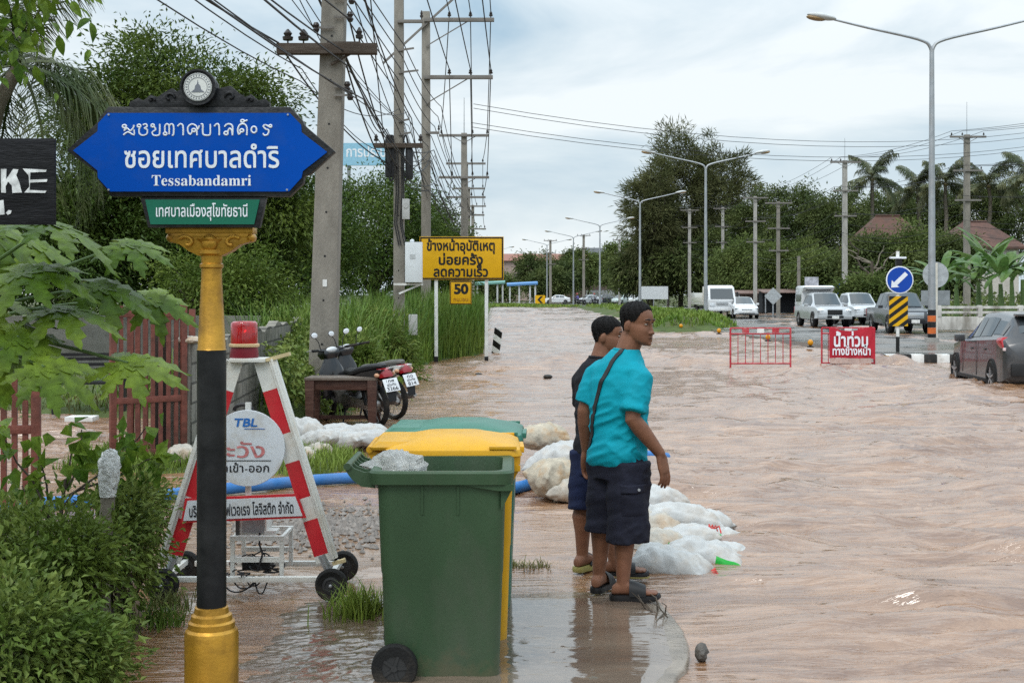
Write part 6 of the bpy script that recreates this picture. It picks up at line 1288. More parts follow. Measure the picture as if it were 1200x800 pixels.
def head_pt(z, a, off=0.0):
    """local point of the head: x right, y forward; a is measured from the front, clockwise"""
    w, f, b = [np.interp(z, HL[:, 0], HL[:, k]) for k in (1, 2, 3)]
    w += off; f += off; b += off; ca, sa = math.cos(a), math.sin(a); p = 2.25
    x = w*abs(sa)**(2/p)*(1 if sa > 0 else -1); cy = (f-b)/2; hy = (f+b)/2; y = cy+hy*abs(ca)**(2/p)*(1 if ca > 0 else -1)
    if off == 0 and ca > 0:                      # eye sockets and cheeks
        y -= 0.011*math.exp(-((z-0.121)/0.011)**2)*math.exp(-((abs(x)-0.031)/0.016)**2); y += 0.006*math.exp(-((z-0.085)/0.016)**2)*math.exp(-((abs(x)-0.040)/0.018)**2)
    return Vector((x, y, z))
def frame(az, tilt=0.0, roll=0.0): return Matrix.Rotation(-R(az), 3, 'Z') @ Matrix.Rotation(R(-tilt), 3, 'X') @ Matrix.Rotation(R(roll), 3, 'Y')
def add_head(mb, chin, fr, s=1.0):
    T = lambda p: Vector(chin)+fr @ (Vector(p)*s)
    mb.loft([[T(head_pt(z, 2*math.pi*i/40)) for i in range(40)] for z in HL[:, 0]])
    mb.loft([[T((x*w, y, z)) for x, y in ((-1, .070), (-.6, .070+d), (0, .070+d*1.25), (.6, .070+d), (1, .070))]+[T((0, 0.06, z))] for z, w, d in ((0.060, .010, .020), (0.066, .020, .036), (0.074, .021, .042), (0.084, .015, .038), (0.100, .011, .031), (0.120, .010, .024), (0.136, .012, .020))])
    mb.ell(T((0, .112, .0735)), (.010*s, .010*s, .009*s), 12, 8)
    for sg in (-1, 1):
        mb.ell(T((sg*.015, .104, .070)), (.0085*s, .0085*s, .0075*s), 10, 7); mb.ell(T((sg*.028, .086, .140)), (.022*s, .010*s, .0075*s), 12, 8, rot=fr)
        mb.ell(T((sg*.031, .076, .121)), (.014*s, .011*s, .011*s), 12, 8, rot=fr); mb.ell(T((sg*.080, -.014, .100)), (.010*s, .020*s, .033*s), 14, 10, rot=fr @ Matrix.Rotation(R(sg*24), 3, 'Z') @ Matrix.Rotation(R(-10), 3, 'X'))
    mb.ell(T((0, .096, .047)), (.021*s, .009*s, .0055*s), 14, 8, rot=fr); mb.ell(T((0, .095, .036)), (.018*s, .010*s, .0060*s), 14, 8, rot=fr); mb.ell(T((0, .092, .008)), (.020*s, .012*s, .012*s), 12, 8, rot=fr)
def face_marks(mb, chin, fr, s=1.0):
    T = lambda p: Vector(chin)+fr @ (Vector(p)*s)
    for sg in (-1, 1):
        q = fr @ Matrix.Rotation(R(-sg*18), 3, 'Z')
        mb.ell(T((sg*.0315, .0815, .1195)), (.0125*s, .0062*s, .0042*s), 14, 8, 1, rot=q); mb.ell(T((sg*.0305, .0850, .1195)), (.0052*s, .0034*s, .0040*s), 10, 8, 2, rot=q)
        mb.tube([T((sg*.018, .0855, .1235)), T((sg*.031, .0862, .1262)), T((sg*.0455, .0770, .1225))], [.0012, .0022, .0012], 6, 2)
        mb.tube([T((sg*.012, .0985, .1455)), T((sg*.030, .0965, .1500)), T((sg*.049, .0830, .1460))], [.0030, .0042, .0022], 8, 2)
        mb.ell(T((sg*.010, .1115, .0655)), (.0035*s, .0032*s, .0020*s), 8, 6, 2, rot=fr)
    mb.tube([T((-.022, .0990, .0425)), T((-.010, .1045, .0418)), T((0, .1056, .0425)), T((.010, .1045, .0418)), T((.022, .0990, .0425))], [.0010, .0018, .0016, .0018, .0010], 6, 2)
def hair(chin, fr, parent, low, thick=0.014, s=1.0, seed=1):
    """hair cap; low(a) is the hairline height above the chin at angle a from the front"""
    n, m = 72, 22; vs = []; g = np.random.default_rng(seed)
    for layer in (1, 0):
        for i in range(m+1):
            t = i/m
            for j in range(n):
                a = 2*math.pi*j/n; aa = a if a <= math.pi else 2*math.pi-a; zl = low(aa)+0.004*math.sin(11*a)+0.003*math.sin(23*a+1); z = 0.2362-(0.2362-zl)*math.sin(t*math.pi/2)**1.25
                o = (thick*(0.22+0.78*min(1, (1-t)*1.7))*(1+0.22*math.sin(17*a+5*t)+0.15*math.sin(31*a+9*t)) if layer else -0.006)
                p = head_pt(min(z, 0.2359), a, o if o != 0 else 1e-6); p.z = z+(o*0.95*(1-t) if layer else -0.006)
                vs.append(Vector(chin)+fr @ (p*s))
    k = (m+1)*n; fs = []
    for i in range(m):
        for j in range(n):
            q = (i*n+j, i*n+(j+1) % n, (i+1)*n+(j+1) % n, (i+1)*n+j); fs.append(q); fs.append(tuple(x+k for x in reversed(q)))
    fs += [(m*n+j, m*n+(j+1) % n, k+m*n+(j+1) % n, k+m*n+j) for j in range(n)]+[tuple(range(n)), tuple(k+x for x in range(n))]
    P = []; D = []; Nn = []
    for i in range(2600):
        t = g.random()**0.8; a = g.uniform(0, 2*math.pi); aa = a if a <= math.pi else 2*math.pi-a; zl = low(aa)-0.004; z = 0.236-(0.236-zl)*math.sin(t*math.pi/2)**1.25
        p = head_pt(min(z, .2355), a, thick*(0.25+0.75*min(1, (1-t)*1.7))); p.z = z+thick*.9*(1-t); q = head_pt(max(z-.02, .03), a+.12, thick*.5); q.z = z-.02
        d = (q-p)+Vector((0, -.010*(1-t), 0)) if aa > 1.0 else Vector((.25, -.9, .55-.6*(1-t))); P.append(Vector(chin)+fr @ (p*s)); D.append(fr @ d+Vector(g.normal(size=3)*.004)); Nn.append(fr @ Vector((p.x, p.y, .03)))
    V, F = leaf_arrays(np.array(P), np.array(D), np.array(Nn), g.uniform(.010, .019, len(P)), .003, fold=0.1, droop=0.02)
    k0 = len(vs); vs = vs+[Vector(v) for v in V]; fs = fs+[tuple(int(x)+k0 for x in f) for f in F]
    mb = MB(); mb.add(vs, fs, 0, True); mb.build('hair', HAIR, parent, sharp=180)
def add_hand(mb, wrist, d, nrm, thumb, s=1.0, curl=0.35):
    """d: towards the fingers, nrm: the way the palm faces, thumb: +1/-1 along d x nrm"""
    d = Vector(d).normalized(); nv = Vector(nrm); nv = (nv-d*nv.dot(d)).normalized(); w = d.cross(nv)*thumb; W = Vector(wrist)
    mb.loft([ring(W+d*(f*s), w, nv, hw*s, hh*s, 16, 2.6) for f, hw, hh in ((-.02, .024, .020), (.0, .026, .019), (.03, .036, .017), (.065, .041, .015), (.092, .040, .013), (.10, .036, .009))])
    for k, (off, L) in enumerate(((.030, .070), (.010, .080), (-.010, .074), (-.029, .058))):
        p = W+d*(.085*s)+w*(off*s); a = curl*(0.75+0.2*k); dd = d.copy(); pts = [p]; lens = (L*.45, L*.32, L*.25); ang = 0.25*a; sp = w*(off*1.2)
        for ln in lens:
            dd = (d*math.cos(ang)+nv*math.sin(ang)+sp).normalized(); p = p+dd*(ln*s+.004); pts.append(p); ang += a
        mb.tube(pts, [.0095*s, .0090*s, .0083*s, .0070*s], 10, dome=True)
    b = W+d*(.022*s)+w*(.026*s); t1 = b+(d*.6+w*.62+nv*.35).normalized()*(.042*s); t2 = t1+(d*.88+w*.22+nv*.38).normalized()*(.032*s); t3 = t2+(d*.95+nv*.28).normalized()*(.024*s)
    mb.tube([b, t1, t2, t3], [.014*s, .0115*s, .0098*s, .0078*s], 10, dome=True)
def add_foot(mb, ankle, d, z0):
    d = Vector(d).normalized(); w = Vector((d.y, -d.x, 0)); A = Vector((ankle[0], ankle[1], z0))
    R3 = []
    for f, hw, h in ((-.062, .016, .030), (-.056, .028, .048), (-.03, .034, .068), (0.0, .034, .085), (.04, .036, .074), (.08, .041, .052), (.12, .046, .036), (.15, .045, .027), (.168, .036, .020)):
        R3.append(ring(A+d*f+Vector((0, 0, h/2)), w, (0, 0, 1), hw, h/2, 18, 2.5))
    mb.loft(R3)
    for k, o in enumerate((-.034, -.016, .001, .017, .032)):
        L = (.026, .030, .030, .026, .022)[k]; p = A+d*.155+w*o+Vector((0, 0, .012)); mb.tube([p, p+d*L*0.6+Vector((0, 0, .003)), p+d*L], [.0095 if k else .012, .0095, .0075], 8, dome=True)
def sandal(parent, ankle, d, z0, sole_m, strap_m, flip=False, edge=None):
    d = Vector(d).normalized(); w = Vector((d.y, -d.x, 0)); A = Vector((ankle[0], ankle[1], z0))
    out = [(-.075, .0), (-.068, .026), (-.045, .038), (0, .038), (.06, .042), (.12, .052), (.165, .050), (.195, .036), (.208, 0)]
    poly = [(f, h) for f, h in out]+[(f, -h) for f, h in reversed(out[1:-1])]
    s = MB(); n = len(poly); vs = []
    for z, k in ((-.032, 0.95), (-.022, 1.0), (-.012, 1.0), (.000, .97)): vs.append([A+d*(f*k)+w*(h*k)+Vector((0, 0, z+0.012*max(0, (f-.12)/.09)**2)) for f, h in poly])
    s.loft(vs); so = s.build('sandal', sole_m, parent, sharp=50)
    if edge:
        e = MB(); e.loft([[A+d*(f*1.012)+w*(h*1.02)+Vector((0, 0, z)) for f, h in poly] for z in (-.027, -.017)], caps=False); e.build('sole_edge', edge, so)
    st = MB()
    if flip:
        for sg in (-1, 1): st.tube([A+d*.135+Vector((0, 0, .03)), A+d*.10+w*(sg*.025)+Vector((0, 0, .055)), A+d*.03+w*(sg*.042)+Vector((0, 0, .0))], [.007, .009, .009], 8)
    else:
        for f0, f1, h in ((.035, .125, .074),):
            rr = []
            for i in range(15):
                a = math.pi*i/14; rr.append([A+d*f+w*((.053)*math.cos(a))+Vector((0, 0, (hh+t)*math.sin(a)**0.8)) for f, hh, t in ((f0, h, 0), (f0, h, .008), ((f0+f1)/2, h-.012, .009), (f1, h-.03, .008), (f1, h-.03, 0), ((f0+f1)/2, h-.012, 0))])
            st.loft(rr)
    st.build('strap', strap_m, so)
    return so
def folds(V, Nn, g, amp, f1=14, f2=34, mask=None):
    x, y, z = V[:, 0], V[:, 1], V[:, 2]; h = (fbm(x*f1*0.6+y*f1*0.5+z*f1*0.55+3, z*f1*0.9-x*f1*0.35+y*3, 3)-0.5)*1.6+(1-np.abs(2*vnoise(x*f2*.4+y*f2*.3+z*f2*.25, z*f2*.55-x*f2*.3)-1)-0.5)*0.5
    return V+Nn*(amp*h*(1 if mask is None else mask))[:, None]
def cloth(name, mb, voxel, m, parent, amp, smooth=8, mask=None):
    V, Nn, F = remeshed(mb, voxel, smooth, 0.5); V = folds(V, Nn, None, amp, mask=None if mask is None else mask(V))
    q = MB(); q.v = [Vector(v) for v in V]; q.f = [list(f) for f in F]; q.m = [0]*len(F); q.sm = [True]*len(F)
    return q.build(name, m, parent, sharp=180), V, F
def person(label, root, fwd_az, sp):
    t = thing('person', label, 'person', root); Fv = Vector((math.sin(R(fwd_az)), math.cos(R(fwd_az)), 0)); Rv = Vector((Fv.y, -Fv.x, 0))
    b = MB(); fr = frame(sp['face'], sp.get('tilt', 0), sp.get('roll', 0)); add_head(b, sp['chin'], fr, sp['hs'])
    b.tube([Vector(sp['neck']), (Vector(sp['neck'])+Vector(sp['nape']))/2, Vector(sp['nape'])], [.066, sp.get('nr', .057)+.001, sp.get('nr', .057)], 18)
    ti = sp['torso']; b.loft([ring((cx, cy, z), Rv, Fv, hw-.036, hd-.036, 24, 2.4) for z, cx, cy, hw, hd in ti])
    for a in sp['arms']:
        S, E, Wr = map(Vector, a['p']); m1 = S.lerp(E, .45); m2 = E.lerp(Wr, .3)
        ci = Vector((ti[4][1], ti[4][2], S.z-.06)); b.tube([ci, S.lerp(ci, .3)+Vector((0, 0, -.02)), S.lerp(E, .14), m1, S.lerp(E, .85), E, m2, E.lerp(Wr, .7), Wr], [.05, .05, .050, .050, .045, .043, .046, .037, .029], 16, dome=True); add_hand(b, Wr, a['d'], a['n'], a['th'], sp.get('hand', 1.0), a.get('curl', .35))
    for l in sp['legs']:
        H, K, A = map(Vector, l['p']); back = -Fv
        b.tube([H, H.lerp(K, .5), K, K.lerp(A, .28)+back*.014, K.lerp(A, .62)+back*.005, A, A+Vector((0, 0, -.04))], [.066, .066, .056, .062, .046, .036, .035], 18); add_foot(b, A, l['d'], l['z'])
    V, Nn, F = remeshed(b, 0.0046, 3, 0.5)
    q = MB(); q.v = [Vector(v) for v in V]; q.f = [list(f) for f in F]; q.m = [0]*len(F); q.sm = [True]*len(F); face_marks(q, sp['chin'], fr, sp['hs'])
    body = q.build('body', [sp['skin'], EYEW, EYED], t, sharp=180)
    hair(sp['chin'], fr, t, sp['hairline'], sp.get('hair', .014), sp['hs'])
    s = MB(); s.loft([ring((cx, cy, z), Rv, Fv, hw, hd, 32, 2.4) for z, cx, cy, hw, hd in ti])
    for a in sp['arms']:
        if 'sl' not in a: continue
        S, E, Wr = map(Vector, a['p']); e = S.lerp(E, a['sl']); inn = S+(Vector((ti[4][1], ti[4][2], S.z-.02))-S)*.5
        s.tube([inn+Vector((0, 0, .012)), inn.lerp(S, .6)+Vector((0, 0, .002)), S+Vector((0, 0, -.018)), S.lerp(e, .45), e], [.082, .078, .074, .074, .076], 24, dome=False)
    sh, SV, SF = cloth('shirt', s, 0.0075, sp['shirt'], t, sp.get('fold', .015), 12, mask=lambda V: 0.45+1.3*sstep(1.30, 0.85, V[:, 2]))
    nk = MB(); c = Vector(sp['neck'])+Vector((0.004, 0, sp.get('collar', .016))); ax = ((Vector(sp['nape'])-Vector(sp['neck'])).normalized()*.45+Vector((0, 0, .55))).normalized(); u = ax.cross(Vector((0, 1, 0))).normalized(); w = ax.cross(u)
    nk.tube([c+u*(.069*math.cos(2*math.pi*i/24))+w*(.069*math.sin(2*math.pi*i/24)) for i in range(25)], .009, 8); nk.build('collar', sp['shirt'], sh)
    so = MB(); so.loft([ring((cx, cy, z), Rv, Fv, hw, hd, 28, 2.5) for z, cx, cy, hw, hd in sp['waist']])
    for l in sp['legs']:
        so.loft([ring(p, Rv, Fv, r1, r2, 24, 2.3) for p, r1, r2 in l['short']])
    pk, PV, PF = cloth('shorts', so, 0.0075, sp['shorts'], t, 0.012, 6)
    for l in sp['legs']:
        sandal(t, l['p'][2], l['d'], l['z'], *l['sandal'])
    return t, fr, sh, pk, (SV, SF)

TEAL = mat('shirt_teal', (0.0, 0.255, 0.335), 0.75, var=0.10, vs=5, bump=0.15, bs=220, spec=0.2)
NAVY = mat('shorts_navy', (0.011, 0.012, 0.022), 0.8, var=0.3, vs=10, bump=0.2, bs=200, spec=0.2)
BLKS = mat('shirt_black', (0.012, 0.012, 0.015), 0.8, var=0.25, bump=0.2, bs=200, spec=0.2)
NAV2 = mat('shorts_blue', (0.010, 0.016, 0.048), 0.8, var=0.3, bump=0.2, bs=200, spec=0.2)
SBLK = mat('sandal_black', (0.012, 0.012, 0.013), 0.5); SYEL = mat('sandal_yellow', (0.30, 0.27, 0.09), 0.6, dirt=(0.15, 0.11, 0.05), dirt_amt=0.7)
def hl1(a):   # hairline: high forehead, covering above the ears
    return float(np.interp(a, [0, .5, .85, 1.10, 1.30, 1.85, 2.2, 3.15], [.206, .200, .184, .162, .138, .140, .085, .056]))
def hl2(a): return float(np.interp(a, [0, .5, .9, 1.2, 1.35, 1.75, 2.2, 3.15], [.186, .185, .178, .155, .138, .140, .092, .070]))
ZG = 0.075
m1, fr1, sh1, pk1, (SV, SF) = person('man in a turquoise t-shirt and dark cargo shorts watching the flooded road', (X_at(723, 7.12), 7.12, 0), 50, dict(
    skin=SKIN, face=129, tilt=6, roll=0, hs=0.97, chin=(0.104, 0.008, 1.428), neck=(0.050, 0.010, 1.368), nape=(0.094, 0.020, 1.48), nr=.065, hand=1.1, hairline=hl1, hair=.007,
    torso=[(.748, .004, .0, .168, .138), (.80, .004, .0, .168, .138), (.88, .010, .006, .164, .140), (1.0, .012, .01, .162, .138), (1.14, .010, .006, .172, .140), (1.22, .010, .004, .176, .130), (1.285, .016, .004, .158, .114), (1.335, .028, .006, .126, .100), (1.372, .042, .008, .094, .086), (1.398, .052, .010, .076, .074)],
    arms=[dict(p=((.114, -.124, 1.258), (.068, -.186, 1.030), (.222, -.170, .835)), d=(.22, .02, -.97), n=(-.70, .62, -.2), th=1, sl=.86, curl=.30),
          dict(p=((-.100, .108, 1.262), (-.172, .095, 1.05), (-.160, .150, .815)), d=(.05, .12, -.99), n=(.45, -.7, .0), th=-1, sl=.86, curl=.45)],
    legs=[dict(p=((.055, -.065, .80), (.050, -.085, .46), (.022, -.125, .135)), d=(1, -.10, 0), z=ZG-.012, sandal=(SBLK, SBLK), short=[((.055, -.050, .78), .115, .125), ((.058, -.062, .65), .112, .122), ((.054, -.078, .48), .108, .116), ((.050, -.084, .345), .112, .120)]),
          dict(p=((-.050, .065, .80), (-.062, .080, .46), (-.095, .085, .135)), d=(.38, .92, 0), z=ZG-.012, sandal=(SBLK, SBLK), short=[((-.045, .055, .78), .110, .122), ((-.046, .066, .65), .108, .118), ((-.054, .078, .48), .104, .112), ((-.060, .082, .372), .106, .114)])],
    waist=[(.68, .004, 0, .160, .130), (.74, .004, 0, .165, .132), (.83, .004, 0, .162, .130)], shirt=TEAL, shorts=NAVY))
def strap_and_pocket():
    bv = BVHTree.FromPolygons([tuple(v) for v in SV], [tuple(f) for f in SF])
    path = smooth_path([(.075, .06, 1.30), (.060, .02, 1.37), (.015, -.07, 1.385), (-.035, -.095, 1.36), (-.078, -.11, 1.30), (-.118, -.085, 1.19), (-.140, -.05, 1.05), (-.145, -.01, .92), (-.14, .05, .82)], 6)
    P = []
    for p in path:
        c, n, _, _ = bv.find_nearest(p); P.append((c, n))
    rings = []
    for i, (c, n) in enumerate(P):
        tg = (P[min(i+1, len(P)-1)][0]-P[max(i-1, 0)][0]).normalized(); s = n.cross(tg).normalized()
        rings.append([c+s*.013+n*.002, c+s*.013+n*.007, c-s*.013+n*.007, c-s*.013+n*.002])
    q = MB(); q.loft(rings); q.build('bag_strap', BLACKP, m1)
    pv = BVHTree.FromObject(pk1, bpy.context.evaluated_depsgraph_get())
    for z0, z1, u0, u1, off, nme in ((.50, .625, -.02, .115, .010, 'cargo_pocket'), (.62, .668, -.025, .12, .015, 'pocket_flap')):
        g = []
        for i in range(9):
            row = []
            for j in range(9):
                x = u0+(u1-u0)*j/8; z = z0+(z1-z0)*i/8; h = pv.ray_cast(Vector((x+.03, -.6, z)), Vector((0, 1, 0)))
                row.append(h[0]+Vector((0, -off*(1 if 0 < i < 8 and 0 < j < 8 else .2), 0)) if h[0] is not None else Vector((x+.03, -.16, z)))
            g.append(row)
        pm = MB(); pm.loft(g, caps=False, closed=False); pm.build(nme, NAVY, pk1, sharp=180)
    h = pv.ray_cast(Vector((.105, -.6, .642)), Vector((0, 1, 0)))
    if h[0] is not None: MB().cyl(h[0]+Vector((0, -.022, 0)), h[0]+Vector((0, -.005, 0)), .008, n=12).build('snap_button', STEEL, pk1)
strap_and_pocket()
SHAD = 0
m2, fr2, sh2, pk2, _ = person('man in a black t-shirt and navy shorts half hidden behind the man in turquoise', (X_at(697, 7.72), 7.72, 0), 55, dict(
    skin=SKIN2, face=106, tilt=4, roll=0, hs=0.93, chin=(0.072, 0.012, 1.345), neck=(0.034, .002, 1.30), nape=(.062, .015, 1.40), nr=.060, hairline=hl2, hair=.007,
    torso=[(.70, .014, .0, .140, .118), (.78, .014, .0, .140, .118), (.88, .016, .003, .138, .116), (1.0, .016, .005, .142, .116), (1.10, .014, .002, .150, .114), (1.18, .012, 0, .152, .110), (1.235, .014, 0, .138, .098), (1.28, .020, 0, .108, .085), (1.305, .030, .0, .084, .074), (1.325, .034, .0, .070, .066)],
    arms=[dict(p=((.110, -.110, 1.19), (.110, -.080, .96), (.10, .05, .78)), d=(.0, .5, -.8), n=(-.4, .7, 0), th=1, sl=.8),
          dict(p=((-.066, .110, 1.19), (-.050, .170, .97), (.02, .24, .80)), d=(.2, .4, -.8), n=(.5, -.5, 0), th=-1, sl=.8)],
    legs=[dict(p=((.065, -.050, .76), (.090, -.090, .44), (.105, -.150, .135)), d=(1, -.08, 0), z=ZG-.014, sandal=(SBLK, SBLK, False, SYEL), short=[((.060, -.045, .75), .105, .115), ((.075, -.06, .58), .102, .112), ((.085, -.078, .415), .104, .112)]),
          dict(p=((-.040, .055, .76), (-.058, .06, .44), (-.072, .06, .128)), d=(.62, .78, 0), z=ZG-.02, sandal=(SYEL, SBLK, True), short=[((-.035, .05, .75), .100, .112), ((-.045, .055, .58), .098, .108), ((-.055, .058, .405), .098, .106)])],
    waist=[(.62, .012, 0, .140, .115), (.69, .012, 0, .145, .118), (.78, .012, 0, .142, .116)], shirt=BLKS, shorts=NAV2, fold=.010))
# twigs and a lump of concrete at the slab edge
def twig():
    g = random.Random(3); b = MB(); o = Vector((0.80, 6.72, 0.03))
    for i in range(7):
        p = o+Vector((g.uniform(-.09, .02), g.uniform(-.12, .10), 0)); e = p+Vector((g.uniform(-.12, .03), g.uniform(-.1, .25), g.uniform(0.02, .10))); b.tube([p, p.lerp(e, .5)+Vector((g.uniform(-.02, .02), 0, .012)), e], [.004, .003, .0015], 5)
    b.tube([o+Vector((.03, -.05, -.02)), o, o+Vector((-.05, -.14, .0)), o+Vector((-.10, -.32, -.004))], .0045, 5)
    return tag(b.build('twig', BARK), 'bare dead twig caught at the corner of the wet paving', 'twig')
twig()
q = MB(); q.add(*crumple((0.885, 5.98, 0.03), (0.034, 0.04, 0.040), 9, 6, 16, 0.75), 0, False); tag(q.build('concrete_lump', mat('wet_concrete', (0.11, 0.10, 0.09), 0.6, var=0.3, bump=0.5), bevel=0.004), 'small broken lump of concrete at the rounded corner of the paving', 'rubble')
for i, (px, py, s, lb) in enumerate([(561, 441, .06, 'dark stone showing above the flood just below the yellow sign post'), (642, 443, .065, 'dark stone showing above the flood to the left of the black-shirted man')]):
    x, y, _ = ground(px, py); q = MB(); q.add(*crumple((x, y, 0.03), (s*1.5, s, s*0.7), 16, 10, 7+i, 0.3), 0, True); tag(q.build('stone', mat('wet_stone', (0.03, 0.026, 0.022), 0.4)), lb, 'stone')
# ------------------------------------------------------------------ vehicles
GLASS = mat('car_glass', (0.035, 0.042, 0.046), 0.08, var=0.05, spec=0.9)
CHROME = mat('chrome', (0.55, 0.56, 0.58), 0.15, 0.9, var=0.05); DPLAS = mat('dark_plastic', (0.018, 0.018, 0.019), 0.6, spec=0.3)
HEADL = mat('headlamp', (0.62, 0.65, 0.68), 0.08, coat=0.8); TAILR = mat('taillamp', (0.36, 0.006, 0.014), 0.2, coat=0.25, var=0.05, spec=0.3); TAILC = mat('taillamp_clear', (0.62, 0.50, 0.50), 0.12, coat=0.6)
RIM = mat('wheel_rim', (0.38, 0.38, 0.39), 0.35, 0.6, dirt=(0.2, 0.17, 0.14), dirt_amt=0.5)
def paint(name, c, metal=0.0, r=0.28): return mat('paint_'+name, c, r, metal, 0.06, 2, coat=0.5, dirt=tuple(0.6*a+0.06 for a in c), dirt_amt=0.35, dirt_s=2)
def car(label, category, loc, rz, pm, st, glass, wheels, extras, group=None, name='car', plate=None, lod=0):
    """st: stations (y, zbottom, zbelt, ztop, wlow, wbelt, wtop) from tail to nose; +y is forward"""
    t = thing(name, label, category, loc, rz, group); S = np.array(st); ys = S[:, 0]
    at_ = lambda y: [float(np.interp(y, ys, S[:, k])) for k in range(1, 7)]
    def sec(y):
        zb, zm, zt, wl, wm, wt = at_(y); h = zm-zb; top = max(zt, zm+0.012); cr = min(0.10, wt*0.3); ch = min(0.035, (top-zm)*0.4)
        half = [(wl*0.88, zb), (wl, zb+0.05), (wm*1.005, zb+h*0.42), (wm*1.0, zb+h*0.72), (wm*0.985, zm-0.015), (wm*0.955, zm+0.002), (wt, top-ch), (wt-cr, top), (wt*0.4, top+0.010)]
        return [(x, y, z) for x, z in half]+[(-x, y, z) for x, z in reversed(half)]
    yy = sorted(set(list(ys)+[float(a) for a in np.linspace(ys[0], ys[-1], 1 if lod else 60)]))
    b = MB(); b.loft([sec(y) for y in yy], smooth=True); body = b.build('body', pm, t, sharp=48)
    def side(y, v, s, off=0.006):
        zb, zm, zt, wl, wm, wt = at_(y); top = max(zt, zm+0.012); a = Vector((s*wm*0.955, y, zm+0.002)); c = Vector((s*wt, y, top-min(0.035, (top-zm)*0.4))); n = Vector((s*(c.z-a.z), 0, a.x*s-c.x*s)).normalized() if (c-a).length > .02 else Vector((s, 0, 0)); return a.lerp(c, v)+n*off
    for (y0, y1, v0, v1) in glass.get('side', []):
        for s in (-1, 1):
            m = 8; g = [[side(y0+(y1-y0)*i/m, v, s) for v in (v0, v1)] for i in range(m+1)]
            q = MB(); q.loft(g, caps=False, closed=False); q.build('side_window', GLASS, t)
    for nme, (y0, y1, f) in glass.get('cross', {}).items():
        g = []; m = 8
        for i in range(m+1):
            y = y0+(y1-y0)*i/m; zb, zm, zt, wl, wm, wt = at_(y); sl = (at_(y+.02)[2]-at_(y-.02)[2])/.04; n = Vector((0, -sl, 1)).normalized(); cr = min(0.10, wt*0.3); g.append([Vector((x, y, z))+n*0.010 for x, z in ((-(wt-.04)*f, zt-0.02), (-(wt-cr)*f, zt), (0, zt+0.012), ((wt-cr)*f, zt), ((wt-.04)*f, zt-0.02))])
        q = MB(); q.loft(g, caps=False, closed=False); q.build(nme, GLASS, t)
    for (y, r, tw) in wheels:
        zb, zm, zt, wl, wm, wt = at_(y)
        for s in (-1, 1):
            xa = s*(max(wl, wm)-0.005)
            ar = MB(); ar.lathe([(r+0.035, -s*0.06), (r+0.050, s*0.006), (r+0.030, s*0.010), (r+0.012, -s*0.06)], 28, (0, 0, 0), 0, 'X', ring=True); ar.lathe([(r+0.03, -s*0.10), (r+0.03, s*0.003)], 28, (0, 0, 0), 0, 'X'); ar.build('wheel_arch', DPLAS, t, loc=(xa, y, r))
            w = MB(); w.lathe([(r*0.64, -tw/2), (r*0.94, -tw/2), (r, -tw*0.36), (r, tw*0.36), (r*0.94, tw/2), (r*0.64, tw/2)], 28, (0, 0, 0), 0, 'X', ring=True); wo = w.build('wheel', RUBBER, t, loc=(xa-s*(tw/2-0.03), y, r))
            h = MB(); h.lathe([(r*0.66, -tw*0.46), (r*0.60, -tw*0.2), (r*0.05, -tw*0.15), (r*0.05, tw*0.15), (r*0.60, tw*0.2), (r*0.66, tw*0.46)], 24, (0, 0, 0), 0, 'X', ring=True)
            for i in range(5): a = i*1.2566+.3; h.bar((s*tw*0.40, 0, 0), (s*tw*0.40, r*0.62*math.cos(a), r*0.62*math.sin(a)), 0.05, 0.03)
            h.cyl((s*tw*0.30, 0, 0), (s*tw*0.46, 0, 0), 0.05, n=12); h.build('rim', RIM, wo)
    for nme, c, d, m, bv in extras: MB().box(c, d).build(nme, m, t, bevel=bv)
    if plate:
        y, z, s = plate; MB().box((0, y, z), (0.34, 0.012, 0.15)).build('number_plate', mat('plate_white', (0.66, 0.68, 0.70), 0.4), t)
    return t, at_
def mirrors(y, x, z, m): return [('mirror', (s*x, y, z), (0.20, 0.10, 0.14), m, 0.03) for s in (-1, 1)]

